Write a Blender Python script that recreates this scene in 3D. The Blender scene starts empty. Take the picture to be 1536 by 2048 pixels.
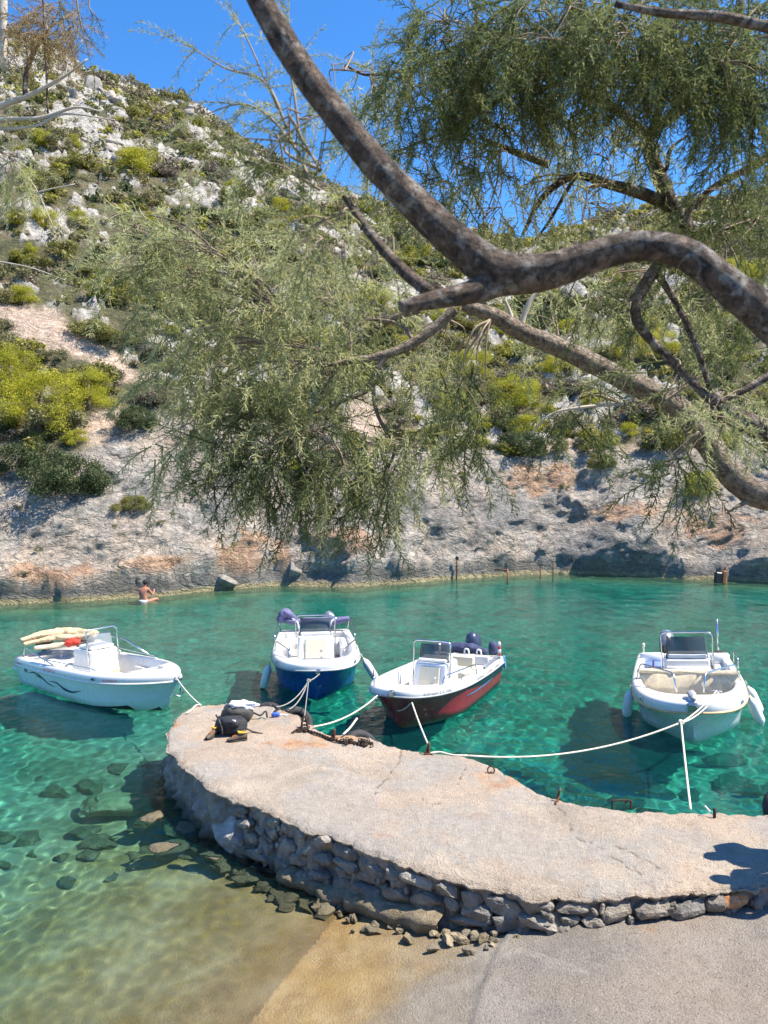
import bpy, math, random
import numpy as np
from mathutils import Vector, Matrix

random.seed(7)
rng = np.random.default_rng(7)
SC = bpy.context.scene
COL = SC.collection
PI = math.pi

# ------------------------------------------------------------------ camera, sky, sun, exposure
EYE = np.array([0.0, 0.0, 4.6])
FPX = 1538.0                       # focal length in pixels of the 1536 x 2048 photograph
PITCH = math.atan((1024 - 950) / FPX)
cam_data = bpy.data.cameras.new('camera')
cam = bpy.data.objects.new('camera', cam_data)
COL.objects.link(cam)
cam.location = EYE.tolist()
cam.rotation_euler = (PI / 2 - PITCH, 0, 0)
cam_data.sensor_fit = 'VERTICAL'
cam_data.sensor_height = 24.0
cam_data.sensor_width = 18.0
cam_data.lens = FPX / 2048 * 24.0
cam_data.clip_start = 0.05
cam_data.clip_end = 2000
cam_data.dof.use_dof = True
cam_data.dof.focus_distance = 9.0
cam_data.dof.aperture_fstop = 4.0
SC.camera = cam

SUN = Vector((0.54, -0.06, 0.84)).normalized()
SUN_EL = math.asin(SUN.z)
SUN_AZ = math.atan2(SUN.x, SUN.y)          # clockwise from +Y
world = bpy.data.worlds.new('World')
SC.world = world
world.use_nodes = True
wn = world.node_tree
sky = wn.nodes.new('ShaderNodeTexSky')
sky.sky_type = 'NISHITA'
sky.sun_disc = False
sky.sun_elevation = SUN_EL
sky.sun_rotation = SUN_AZ
sky.altitude = 0
sky.air_density = 1.0
sky.dust_density = 0.0
sky.ozone_density = 10.0
hsv = wn.nodes.new('ShaderNodeHueSaturation')
hsv.inputs['Saturation'].default_value = 1.14
wn.links.new(sky.outputs[0], hsv.inputs['Color'])
wn.links.new(hsv.outputs[0], wn.nodes['Background'].inputs[0])
wn.nodes['Background'].inputs[1].default_value = 0.125

sun_data = bpy.data.lights.new('sun', 'SUN')
sun_data.energy = 5.0
sun_data.angle = math.radians(0.53)
sun_data.color = (1.0, 0.915, 0.78)
sun_data.cycles.is_caustics_light = True
sun = bpy.data.objects.new('sun', sun_data)
COL.objects.link(sun)
sun.rotation_euler = SUN.to_track_quat('Z', 'Y').to_euler()
sun.location = (20, 0, 40)

SC.view_settings.view_transform = 'Standard'
SC.view_settings.look = 'None'
SC.view_settings.gamma = 1.0
SC.view_settings.exposure = 1.12
SC.view_settings.use_curve_mapping = False
SC.cycles.use_denoising = True
SC.cycles.max_bounces = 8
SC.cycles.diffuse_bounces = 3
SC.cycles.transparent_max_bounces = 12
SC.cycles.sample_clamp_indirect = 4.0
SC.cycles.caustics_reflective = False
SC.cycles.caustics_refractive = True

# ------------------------------------------------------------------ layout helpers
CP, SP = math.cos(PITCH), math.sin(PITCH)


def ray(px, py):
    u = (px - 768.0) / FPX
    v = (1024.0 - py) / FPX
    return np.array([u, CP + v * SP, -SP + v * CP])


def at(px, py, y):
    """the point at distance y (metres along +Y) in the direction of a photograph pixel"""
    d = ray(px, py)
    return EYE + d * (y / d[1])


def atz(px, py, z):
    d = ray(px, py)
    return EYE + d * ((z - EYE[2]) / d[2])


# ------------------------------------------------------------------ numpy noise
_perm = np.random.default_rng(3).permutation(256)
_perm = np.concatenate([_perm, _perm, _perm])
_grad = np.random.default_rng(4).normal(size=(256, 3))
_grad /= np.linalg.norm(_grad, axis=1)[:, None]


def noise3(p):
    p = np.asarray(p, float)
    i = np.floor(p).astype(int)
    f = p - i
    i &= 255
    w = f * f * f * (f * (f * 6 - 15) + 10)
    out = 0.0
    for dx in (0, 1):
        for dy in (0, 1):
            for dz in (0, 1):
                h = _perm[_perm[_perm[(i[..., 0] + dx) & 255] + ((i[..., 1] + dy) & 255)] + ((i[..., 2] + dz) & 255)]
                g = _grad[h]
                d = g[..., 0] * (f[..., 0] - dx) + g[..., 1] * (f[..., 1] - dy) + g[..., 2] * (f[..., 2] - dz)
                ww = (w[..., 0] if dx else 1 - w[..., 0]) * (w[..., 1] if dy else 1 - w[..., 1]) * (w[..., 2] if dz else 1 - w[..., 2])
                out = out + d * ww
    return out * 1.6


def fbm(p, oct=4, gain=0.5, lac=2.03):
    a, s, o = 1.0, 0.0, 0.0
    p = np.asarray(p, float)
    for k in range(oct):
        s = s + a * noise3(p + k * 17.3)
        p = p * lac
        a *= gain
    return s


def ridged(p, oct=3, gain=0.5):
    a, s = 1.0, 0.0
    p = np.asarray(p, float)
    for k in range(oct):
        s = s + a * (1 - 2.2 * np.abs(noise3(p + k * 31.7)))
        p = p * 2.07
        a *= gain
    return s


def sstep(a, b, x):
    t = np.clip((np.asarray(x, float) - a) / (b - a), 0, 1)
    return t * t * (3 - 2 * t)


# ------------------------------------------------------------------ object helpers
def link(o, parent=None):
    COL.objects.link(o)
    if parent is not None:
        o.parent = parent
    return o


def mesh_np(name, v, f, smooth=True):
    """v (n,3) array, f list of faces or (m,k) array"""
    me = bpy.data.meshes.new(name)
    v = np.asarray(v, np.float32)
    if isinstance(f, np.ndarray):
        m, k = f.shape
        me.vertices.add(len(v))
        me.vertices.foreach_set('co', v.ravel())
        me.loops.add(m * k)
        me.loops.foreach_set('vertex_index', f.astype(np.int32).ravel())
        me.polygons.add(m)
        me.polygons.foreach_set('loop_start', np.arange(0, m * k, k, dtype=np.int32))
        me.polygons.foreach_set('loop_total', np.full(m, k, np.int32))
        me.update(calc_edges=True)
    else:
        me.from_pydata(v.tolist(), [], f)
    me.polygons.foreach_set('use_smooth', np.full(len(me.polygons), smooth))
    return me


def obj(name, me, material=None, parent=None):
    o = bpy.data.objects.new(name, me)
    if material is not None and me is not None and not me.materials:
        me.materials.append(material)
    return link(o, parent)


def empty(name, loc=(0, 0, 0), rot=(0, 0, 0)):
    o = bpy.data.objects.new(name, None)
    o.empty_display_size = 0.2
    o.location = loc
    o.rotation_euler = rot
    return link(o)


def tag(o, label=None, cat=None, group=None, kind=None):
    if label:
        o['label'] = label
    if cat:
        o['category'] = cat
    if group:
        o['group'] = group
    if kind:
        o['kind'] = kind
    return o


def attr(me, name, vals):
    a = me.attributes.new(name, 'FLOAT', 'POINT')
    a.data.foreach_set('value', np.asarray(vals, np.float32).ravel())


def attr_col(me, name, vals):
    a = me.attributes.new(name, 'FLOAT_COLOR', 'POINT')
    vals = np.asarray(vals, np.float32)
    if vals.shape[1] == 3:
        vals = np.concatenate([vals, np.ones((len(vals), 1), np.float32)], 1)
    a.data.foreach_set('color', vals.ravel())


class MB:
    """collects shapes for ONE mesh"""
    def __init__(self):
        self.v, self.f, self.n = [], [], 0

    def add(self, v, f):
        v = np.asarray(v, float).reshape(-1, 3)
        self.v.append(v)
        n = self.n
        self.f += [[int(i) + n for i in q] for q in f]
        self.n += len(v)
        return self

    def box(self, c, s, rot=None, bev=0.15):
        """chamfered box: centre, full size, bevel as share of the smallest side"""
        c, s = np.asarray(c, float), np.asarray(s, float) / 2
        b = min(s) * 2 * bev
        vs, idx = [], {}
        for sx in (-1, 1):
            for sy in (-1, 1):
                for sz in (-1, 1):
                    for ax in range(3):
                        p = s - b
                        p = p.copy()
                        p[ax] = s[ax]
                        idx[(sx, sy, sz, ax)] = len(vs)
                        vs.append(p * (sx, sy, sz))
        f = []
        for ax in range(3):
            o1, o2 = [(1, 2), (2, 0), (0, 1)][ax]
            for sg in (-1, 1):
                q = []
                for a, b2 in ((-1, -1), (1, -1), (1, 1), (-1, 1)):
                    k = [0, 0, 0]
                    k[ax], k[o1], k[o2] = sg, a, b2
                    q.append(idx[(*k, ax)])
                f.append(q if sg > 0 else q[::-1])
        for ax in range(3):                      # edge chamfers
            o1, o2 = [(1, 2), (2, 0), (0, 1)][ax]
            for a in (-1, 1):
                for b2 in (-1, 1):
                    k0, k1 = [0, 0, 0], [0, 0, 0]
                    k0[ax], k0[o1], k0[o2] = -1, a, b2
                    k1[ax], k1[o1], k1[o2] = 1, a, b2
                    q = [idx[(*k0, o1)], idx[(*k1, o1)], idx[(*k1, o2)], idx[(*k0, o2)]]
                    f.append(q if a * b2 < 0 else q[::-1])
        for sx in (-1, 1):
            for sy in (-1, 1):
                for sz in (-1, 1):
                    q = [idx[(sx, sy, sz, 0)], idx[(sx, sy, sz, 1)], idx[(sx, sy, sz, 2)]]
                    f.append(q if sx * sy * sz > 0 else q[::-1])
        vs = np.array(vs)
        if rot is not None:
            vs = vs @ np.array(rot).T
        return self.add(vs + c, f)

    def tube(self, path, r, sides=6, cap=True):
        path = np.asarray(path, float)
        n = len(path)
        r = np.broadcast_to(np.asarray(r, float), (n,))
        tan = np.gradient(path, axis=0)
        tan /= np.linalg.norm(tan, axis=1)[:, None] + 1e-9
        ref = np.array([0.0, 0, 1]) if abs(tan[0][2]) < 0.9 else np.array([1.0, 0, 0])
        u = np.cross(tan[0], ref)
        u /= np.linalg.norm(u)
        vs = []
        ang = np.arange(sides) * 2 * PI / sides
        for i in range(n):
            u = u - tan[i] * np.dot(u, tan[i])
            u /= np.linalg.norm(u) + 1e-9
            w = np.cross(tan[i], u)
            vs.append(path[i] + r[i] * (np.cos(ang)[:, None] * u + np.sin(ang)[:, None] * w))
        f = []
        for i in range(n - 1):
            for k in range(sides):
                a, b = i * sides + k, i * sides + (k + 1) % sides
                f.append([a, b, b + sides, a + sides])
        if cap:
            f.append(list(range(sides))[::-1])
            f.append([(n - 1) * sides + k for k in range(sides)])
        return self.add(np.concatenate(vs), f)

    def lathe(self, prof, sides=14, c=(0, 0, 0), rot=None):
        """profile [(r, z)] about z"""
        ang = np.arange(sides) * 2 * PI / sides
        vs = np.concatenate([np.stack([r * np.cos(ang), r * np.sin(ang), np.full(sides, z)], 1) for r, z in prof])
        f = []
        for i in range(len(prof) - 1):
            for k in range(sides):
                a, b = i * sides + k, i * sides + (k + 1) % sides
                f.append([a, b, b + sides, a + sides])
        f.append(list(range(sides))[::-1])
        f.append([(len(prof) - 1) * sides + k for k in range(sides)])
        if rot is not None:
            vs = vs @ np.array(rot).T
        return self.add(vs + np.asarray(c, float), f)

    def grid(self, P, flip=False):
        """P (n,m,3) array of points"""
        n, m = P.shape[:2]
        f = []
        for i in range(n - 1):
            for j in range(m - 1):
                q = [i * m + j, i * m + j + 1, (i + 1) * m + j + 1, (i + 1) * m + j]
                f.append(q[::-1] if flip else q)
        return self.add(P.reshape(-1, 3), f)

    def build(self, name, material, parent=None, smooth=False):
        me = mesh_np(name, np.concatenate(self.v), self.f, smooth)
        return obj(name, me, material, parent)


def rotm(z=0, y=0, x=0):
    return np.array(Matrix.Rotation(z, 3, 'Z') @ Matrix.Rotation(y, 3, 'Y') @ Matrix.Rotation(x, 3, 'X'))


def spline(pts, n=None, step=None):
    """Catmull-Rom through points (any dimension)"""
    P = np.asarray(pts, float)
    if len(P) < 3:
        m = n or 6
        return P[0] + (P[-1] - P[0]) * np.linspace(0, 1, m)[:, None]
    k = len(P) - 1
    n = n or k * 6 + 1
    Q = np.vstack([2 * P[0] - P[1], P, 2 * P[-1] - P[-2]])
    t = np.linspace(0, k, n)
    i = np.minimum(t.astype(int), k - 1)
    f = (t - i)[:, None]
    a, b, c, d = Q[i], Q[i + 1], Q[i + 2], Q[i + 3]
    return 0.5 * (2 * b + (c - a) * f + (2 * a - 5 * b + 4 * c - d) * f ** 2 + (3 * b - a - 3 * c + d) * f ** 3)


_ICO = {}


def ico(sub):
    if sub not in _ICO:
        import bmesh
        bm = bmesh.new()
        bmesh.ops.create_icosphere(bm, subdivisions=sub, radius=1)
        v = np.array([x.co[:] for x in bm.verts])
        f = [[x.index for x in q.verts] for q in bm.faces]
        bm.free()
        _ICO[sub] = (v, f)
    return _ICO[sub]


def rock_shape(seed, sub=3, rough=0.06, cut=16, lo=0.5, hi=0.85, boxy=1.0):
    """a blocky fractured stone: a ball cut by random planes, then roughened"""
    v, f = ico(sub)
    r = np.random.default_rng(seed)
    v = np.sign(v) * np.abs(v) ** boxy
    v = v * (1 + 0.18 * fbm(v * 0.9 + seed * 7.7, 2))[:, None]
    for _ in range(cut):
        n = r.normal(size=3)
        n /= np.linalg.norm(n)
        d = v @ n
        lim = r.uniform(lo, hi)
        v = v - np.where(d > lim, (d - lim) * 0.94, 0)[:, None] * n
    v = v * (1 + rough * fbm(v * 3.1 + seed, 3))[:, None]
    return v, f


# ------------------------------------------------------------------ material helpers
class N:
    def __init__(self, name):
        self.m = bpy.data.materials.new(name)
        self.m.use_nodes = True
        self.t = self.m.node_tree
        self.b = self.t.nodes['Principled BSDF']
        self.out = self.t.nodes['Material Output']

    def node(self, kind, **kw):
        n = self.t.nodes.new(kind)
        for k, v in kw.items():
            setattr(n, k, v)
        return n

    def link(self, a, b):
        self.t.links.new(a, b)
        return a

    def val(self, x, sock):
        if hasattr(x, 'is_output'):
            self.link(x, sock)
        else:
            if isinstance(x, (tuple, list)) and len(x) == 3 and sock.type == 'RGBA':
                x = (*x, 1)
            sock.default_value = x

    def pos(self, scale=None):
        g = self.node('ShaderNodeNewGeometry')
        if scale is None:
            return g.outputs['Position']
        m = self.node('ShaderNodeMapping')
        self.link(g.outputs['Position'], m.inputs[0])
        m.inputs['Scale'].default_value = scale
        return m.outputs[0]

    def ob(self):
        return self.node('ShaderNodeTexCoord').outputs['Object']

    def noise(self, vec, scale, detail=4, rough=0.55, dist=0.0):
        n = self.node('ShaderNodeTexNoise')
        self.link(vec, n.inputs['Vector'])
        n.inputs['Scale'].default_value = scale
        n.inputs['Detail'].default_value = detail
        n.inputs['Roughness'].default_value = rough
        n.inputs['Distortion'].default_value = dist
        return n.outputs[0]

    def voro(self, vec, scale, feature='F1', rnd=1.0):
        n = self.node('ShaderNodeTexVoronoi', feature=feature)
        self.link(vec, n.inputs['Vector'])
        n.inputs['Scale'].default_value = scale
        n.inputs['Randomness'].default_value = rnd
        return n.outputs[0]

    def ramp(self, x, *stops):
        n = self.node('ShaderNodeValToRGB')
        e = n.color_ramp.elements
        while len(e) < len(stops):
            e.new(0.5)
        for k, (p, c) in enumerate(stops):
            e[k].position = p
            e[k].color = (*c, 1) if hasattr(c, '__len__') else (c, c, c, 1)
        self.link(x, n.inputs[0])
        return n.outputs[0]

    def mix(self, f, a, b, mode='MIX'):
        n = self.node('ShaderNodeMix', data_type='RGBA', blend_type=mode)
        self.val(f, n.inputs[0])
        self.val(a, n.inputs[6])
        self.val(b, n.inputs[7])
        return n.outputs[2]

    def math(self, op, a, b=0.0, clamp=False):
        n = self.node('ShaderNodeMath', operation=op, use_clamp=clamp)
        self.val(a, n.inputs[0])
        self.val(b, n.inputs[1])
        return n.outputs[0]

    def attr(self, name, out='Fac'):
        n = self.node('ShaderNodeAttribute', attribute_name=name)
        return n.outputs[out]

    def sep(self, vec):
        n = self.node('ShaderNodeSeparateXYZ')
        self.link(vec, n.inputs[0])
        return n.outputs

    def mapr(self, x, a, b, c=0.0, d=1.0):
        n = self.node('ShaderNodeMapRange')
        n.interpolation_type = 'SMOOTHSTEP'
        self.val(x, n.inputs[0])
        for k, v in zip((1, 2, 3, 4), (a, b, c, d)):
            n.inputs[k].default_value = v
        return n.outputs[0]

    def bump(self, h, dist, strength=1.0):
        n = self.node('ShaderNodeBump')
        n.inputs['Strength'].default_value = strength
        n.inputs['Distance'].default_value = dist
        self.link(h, n.inputs['Height'])
        self.link(n.outputs[0], self.b.inputs['Normal'])

    def set(self, color=None, rough=None, metal=None, **kw):
        if color is not None:
            self.val(color, self.b.inputs['Base Color'])
        if rough is not None:
            self.val(rough, self.b.inputs['Roughness'])
        if metal is not None:
            self.val(metal, self.b.inputs['Metallic'])
        for k, v in kw.items():
            self.val(v, self.b.inputs[k.replace('_', ' ')])
        return self.m


def simple(name, color, rough=0.5, metal=0.0, var=0.12, scale=6.0, bump=0.0, bscale=60.0):
    """a procedural material: base colour with gentle uneven tone, optional fine relief"""
    n = N(name)
    v = n.ob()
    k = n.noise(v, scale, 4)
    lo = tuple(c * (1 - var) for c in color)
    hi = tuple(min(1, c * (1 + var)) for c in color)
    n.set(n.ramp(k, (0.3, lo), (0.7, hi)), rough, metal)
    if bump:
        n.bump(n.noise(v, bscale, 3), bump)
    return n.m
# ------------------------------------------------------------------ lie of the land
def a_tab(pairs, smooth=9):
    a = np.array([(p[0] - 768) / FPX for p in pairs])
    v = np.array([p[1] for p in pairs], float)
    s = np.linspace(-1.3, 1.3, 521)
    y = np.interp(s, a, v)
    k = np.hanning(smooth * 2 + 1)
    y = np.convolve(np.pad(y, smooth, mode='edge'), k / k.sum(), 'valid')
    return lambda q: np.interp(q, s, y)


R0 = a_tab([(-1300, 15), (-900, 21), (-500, 24.5), (-200, 26), (0, 27.2), (150, 27.9), (290, 28.8), (440, 30.6), (560, 31.9), (700, 31.2),
            (850, 33.2), (1000, 35), (1150, 35.7), (1300, 34.7), (1436, 33.4), (1536, 32.9), (1900, 30.5), (2600, 26)], 6)
ZC = a_tab([(-500, 4.6), (0, 4.7), (150, 5.3), (300, 6.4), (500, 6.8), (650, 6.2), (800, 5.6), (1000, 5.2), (1200, 5.6), (1400, 5.4), (1700, 5.2)])
TC = a_tab([(-500, 3.4), (0, 3.4), (150, 3.8), (300, 5.0), (500, 5.2), (800, 4.4), (1000, 4.2), (1200, 4.8), (1536, 4.6)])
RR = a_tab([(-500, 112), (0, 104), (300, 98), (600, 92), (1030, 90), (1536, 82), (2200, 76)])
RT = a_tab([(-700, 60), (-300, 70), (-60, 85), (60, 96), (130, 128), (180, 152), (240, 172), (320, 205), (370, 218), (440, 262), (480, 292), (560, 338), (650, 382),
            (760, 420), (900, 462), (1030, 492), (1100, 474), (1200, 446), (1300, 424), (1536, 384), (1900, 330)], 3)


def ridge_z(a):
    return EYE[2] + (950 - RT(a)) / FPX * RR(a)


def hill_z(x, y):
    x, y = np.asarray(x, float), np.asarray(y, float)
    a = x / np.maximum(y, 1.0)
    t = y - R0(a)
    zc, tc, rr, zr = ZC(a), TC(a), RR(a), ridge_z(a)
    s = np.clip(t / tc, 0, 1)
    cliff = zc * (0.13 * sstep(0, 0.03, s) + 0.87 * s ** 0.92)
    u = (t - tc) / np.maximum(rr - R0(a) - tc, 1)
    uu = np.clip(u, 0, 1)
    hill = (zr - zc) * (uu + 0.05 * np.sin(PI * uu)) - np.maximum(u - 1, 0) * zr * 1.2
    under = np.maximum(t * 0.9, -3.0)
    return np.where(t < 0, under, cliff + np.where(t > tc, hill, 0))


def hill_hit(px, py):
    """where the line of sight of a photograph pixel meets the hillside"""
    d = ray(px, py)
    ys = np.linspace(24, 125, 1600)
    P = EYE + d * (ys / d[1])[:, None]
    h = hill_z(P[:, 0], P[:, 1])
    k = np.argmax(P[:, 2] < h)
    return P[k]


# the slipway: a plane falling to the left into the water
SLOPE = 0.14


def ramp_z(x, y):
    z = SLOPE * (x + 0.25 - 0.41 * (y - 7.95))
    return np.where(z > 0.34, 0.34 + (z - 0.34) * 0.25, z)


def bed_z(x, y):
    x, y = np.asarray(x, float), np.asarray(y, float)
    r = ramp_z(x, y)
    a = x / np.maximum(y, 1.0)
    t = y - R0(a)
    far = np.where(t > -6, -0.35 + 0.36 * t, -2.51)
    r = np.where(r < -0.3, -0.3 + (r + 0.3) * 1.5, r)
    mid = -2.75 + 0.28 * fbm(np.stack([x * 0.35, y * 0.35, x * 0], -1), 3)
    near = np.where(r > -0.15, r, -0.15 + (r + 0.15) * 0.95)
    drop = sstep(-3.6, -2.4, x) * sstep(8.6, 10.2, y + 0.25 * x)
    near = near * (1 - drop) + np.minimum(near, -1.45 - 0.14 * np.maximum(y - 9.3, 0)) * drop
    k = 3.0
    z = np.log(np.exp(k * near.clip(-8, 3)) + np.exp(k * far.clip(-8, 3)) + np.exp(k * mid)) / k
    return z


# pier outline (top of the deck)
PIER_Z = 0.65
PIER_BACK = [(372, 1421), (400, 1409), (480, 1407), (560, 1415), (610, 1440), (650, 1463), (720, 1471), (800, 1495), (860, 1504), (930, 1513), (1000, 1540),
             (1080, 1583), (1150, 1604), (1230, 1617), (1380, 1624), (1536, 1625), (1850, 1622)]
PIER_FRONT = [(372, 1421), (350, 1440), (333, 1470), (330, 1500), (380, 1543), (420, 1580), (510, 1614), (600, 1652), (700, 1688), (800, 1730), (900, 1757), (1000, 1783),
              (1100, 1797), (1250, 1794), (1400, 1786), (1536, 1772), (1850, 1745)]
NPU = 480


def resample(P, n):
    P = spline(P, 400)
    s = np.concatenate([[0], np.cumsum(np.linalg.norm(np.diff(P, axis=0), axis=1))])
    q = np.linspace(0, s[-1], n)
    return np.stack([np.interp(q, s, P[:, k]) for k in range(P.shape[1])], 1), s[-1]


PB, PB_LEN = resample([atz(px, py, PIER_Z)[:2] for px, py in PIER_BACK], NPU)
PF, PF_LEN = resample([atz(px, py, PIER_Z)[:2] for px, py in PIER_FRONT], NPU)


def outline_normals(P):
    t = np.gradient(P, axis=0)
    t /= np.linalg.norm(t, axis=1)[:, None]
    return np.stack([t[:, 1], -t[:, 0]], 1)


NF = outline_normals(PF)           # points away from the pier on the slipway side
NB = -outline_normals(PB)

# ------------------------------------------------------------------ materials of the land
def mat_hill():
    n = N('hillside_rock_and_soil')
    P = n.pos()
    cliff, rock, rust, wet, bare, dark = (n.attr(k) for k in ('cliff', 'rock', 'rust', 'wet', 'bare', 'dark'))
    fine = n.noise(P, 3.2, 8, 0.62)
    mid = n.noise(P, 0.55, 6, 0.6, 0.6)
    soil = n.ramp(fine, (0.3, (0.09, 0.07, 0.04)), (0.5, (0.165, 0.13, 0.08)), (0.7, (0.25, 0.21, 0.14)))
    grassy = n.ramp(n.noise(P, 1.7, 6), (0.35, (0.05, 0.055, 0.02)), (0.65, (0.115, 0.11, 0.042)))
    soil = n.mix(n.ramp(mid, (0.36, 0.0), (0.52, 0.9)), soil, grassy)
    lime = n.ramp(n.noise(P, 2.6, 7, 0.6), (0.25, (0.20, 0.18, 0.155)), (0.45, (0.38, 0.355, 0.315)), (0.72, (0.56, 0.53, 0.48)))
    base = n.mix(rock, soil, lime)
    tan = n.ramp(fine, (0.3, (0.34, 0.24, 0.17)), (0.65, (0.56, 0.44, 0.345)))
    base = n.mix(bare, base, tan)
    # cliff: grey limestone with pale, brownish and streaked zones
    Pd = n.pos((0.55, 0.55, 0.22))
    strk = n.noise(Pd, 2.4, 6, 0.65, 1.2)
    grey = n.ramp(n.noise(P, 1.1, 8, 0.66, 0.4), (0.26, (0.13, 0.122, 0.11)), (0.40, (0.27, 0.25, 0.22)), (0.56, (0.38, 0.345, 0.30)), (0.76, (0.54, 0.49, 0.43)))
    warm = n.ramp(n.noise(P, 4.5, 7, 0.65), (0.3, (0.28, 0.215, 0.16)), (0.7, (0.54, 0.44, 0.345)))
    cl = n.mix(n.ramp(n.noise(P, 0.42, 5, 0.6, 0.5), (0.42, 0.0), (0.6, 0.75)), grey, warm)
    cl = n.mix(n.math('MULTIPLY', n.ramp(strk, (0.5, 0.0), (0.68, 1.0)), 0.55), cl, (0.115, 0.118, 0.12))
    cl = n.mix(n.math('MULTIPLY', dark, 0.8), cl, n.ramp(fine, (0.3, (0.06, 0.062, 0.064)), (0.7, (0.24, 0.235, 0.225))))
    orange = n.ramp(n.noise(P, 3.5, 7, 0.6), (0.3, (0.25, 0.125, 0.065)), (0.55, (0.42, 0.25, 0.145)), (0.75, (0.54, 0.41, 0.30)))
    blot = n.ramp(n.noise(P, 0.75, 7, 0.68, 0.8), (0.60, 0.0), (0.70, 0.7))
    cl = n.mix(blot, cl, orange)
    cl = n.mix(n.math('MULTIPLY', rust, 0.8), cl, orange)
    crack = n.ramp(n.math('ABSOLUTE', n.math('SUBTRACT', n.noise(n.pos((0.8, 0.8, 1.4)), 0.7, 7, 0.62, 0.7), 0.5)), (0.0, 1.0), (0.018, 0.0))
    cl = n.mix(n.math('MULTIPLY', crack, 0.65), cl, (0.06, 0.052, 0.045))
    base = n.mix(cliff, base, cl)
    # tide line: dark wet band, then a pale yellow-green algae rim at the water
    z = n.sep(P)[2]
    zz = n.math('ADD', z, n.math('MULTIPLY', n.math('SUBTRACT', n.noise(P, 1.6, 4), 0.5), 0.3))
    base = n.mix(n.math('MULTIPLY', n.mapr(zz, 0.95, 0.35), 0.62), base, (0.13, 0.128, 0.115))
    base = n.mix(n.math('MULTIPLY', n.mapr(zz, 0.22, 0.12), 0.8), base, (0.31, 0.265, 0.135))
    n.set(base, 0.93)
    jag = n.math('MULTIPLY', n.mapr(n.math('ABSOLUTE', n.math('SUBTRACT', n.noise(n.pos((0.8, 0.8, 1.5)), 0.9, 6, 0.6, 0.5), 0.5)), 0.0, 0.07), 0.5)
    jag2 = n.math('MULTIPLY', n.mapr(n.math('ABSOLUTE', n.math('SUBTRACT', n.noise(n.pos((1.0, 1.0, 1.7)), 2.7, 5, 0.62, 0.4), 0.5)), 0.0, 0.08), 0.3)
    h = n.math('ADD', n.math('ADD', jag, jag2), n.math('ADD', n.noise(P, 2.2, 9, 0.72, 0.3), n.math('MULTIPLY', n.noise(P, 9.0, 5, 0.65), 0.3)))
    n.bump(h, 0.14, 1.0)
    return n.m


def mat_bed():
    n = N('seabed_sand_and_stones')
    P = n.pos()
    sand = n.ramp(n.noise(P, 5.0, 6), (0.3, (0.30, 0.265, 0.17)), (0.7, (0.50, 0.455, 0.33)))
    weed = n.ramp(n.noise(P, 0.62, 5, 0.6, 0.6), (0.50, 0.0), (0.60, 0.62))
    c = n.mix(weed, sand, n.ramp(n.noise(P, 3.0, 5), (0.35, (0.055, 0.065, 0.035)), (0.7, (0.17, 0.165, 0.09))))
    peb = n.voro(P, 7.0)
    c = n.mix(n.ramp(peb, (0.15, 0.0), (0.5, 0.35)), c, (0.12, 0.11, 0.07))
    # algae-stained concrete where the slipway runs under water
    x, y, z = n.sep(P)
    shallow = n.mapr(n.math('ADD', z, n.math('MULTIPLY', n.math('SUBTRACT', n.noise(P, 0.9, 5), 0.5), 0.35)), -1.15, -0.62)
    alg = n.ramp(n.noise(P, 1.5, 6, 0.65), (0.30, (0.20, 0.125, 0.05)), (0.5, (0.33, 0.235, 0.11)), (0.68, (0.43, 0.34, 0.19)))
    c = n.mix(shallow, c, alg)
    n.set(c, 0.9)
    n.bump(n.math('ADD', n.noise(P, 6, 5), peb), 0.03, 0.8)
    return n.m


def mat_concrete(name, base, var, damp=False):
    n = N(name)
    P = n.pos()
    big = n.noise(P, 0.9, 6, 0.6, 0.4)
    c = n.ramp(big, (0.3, tuple(b * (1 - var) for b in base)), (0.52, base), (0.72, tuple(b * (1 + var * 0.8) for b in base)))
    c = n.mix(n.ramp(n.noise(P, 3.3, 7, 0.7, 0.6), (0.50, 0.0), (0.66, 0.7)), c, tuple(b * 0.66 for b in base))
    c = n.mix(n.ramp(n.noise(P, 2.1, 6, 0.7, 0.9), (0.54, 0.0), (0.68, 0.75)), c, tuple(min(b * 1.4, 0.7) for b in base))
    pink = n.ramp(n.noise(P, 0.55, 5, 0.6), (0.46, 0.0), (0.64, 0.55))
    c = n.mix(pink, c, tuple(b * k for b, k in zip(base, (1.12, 0.94, 0.82))))
    agg = n.voro(P, 62.0)
    c = n.mix(n.ramp(agg, (0.12, 0.55), (0.45, 0.0)), c, tuple(min(1, b * 1.5) for b in base))
    pit = n.noise(P, 38.0, 3, 0.6)
    c = n.mix(n.ramp(pit, (0.30, 0.75), (0.43, 0.0)), c, tuple(b * 0.38 for b in base))
    spk = n.ramp(n.noise(P, 9.0, 6, 0.75), (0.58, 0.0), (0.72, 0.6))
    c = n.mix(spk, c, tuple(b * 0.58 for b in base))
    g2 = n.noise(P, 24.0, 5, 0.85)
    c = n.mix(n.ramp(g2, (0.55, 0.0), (0.68, 0.6)), c, tuple(min(1, b * 1.45) for b in base))
    c = n.mix(n.ramp(g2, (0.32, 0.7), (0.45, 0.0)), c, tuple(b * 0.55 for b in base))
    grit = n.noise(P, 70.0, 4, 0.8)
    c = n.mix(n.ramp(grit, (0.56, 0.0), (0.70, 0.8)), c, tuple(min(1, b * 1.6) for b in base))
    c = n.mix(n.ramp(grit, (0.30, 0.8), (0.44, 0.0)), c, tuple(b * 0.45 for b in base))
    return n, P, c, pit, agg


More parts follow.
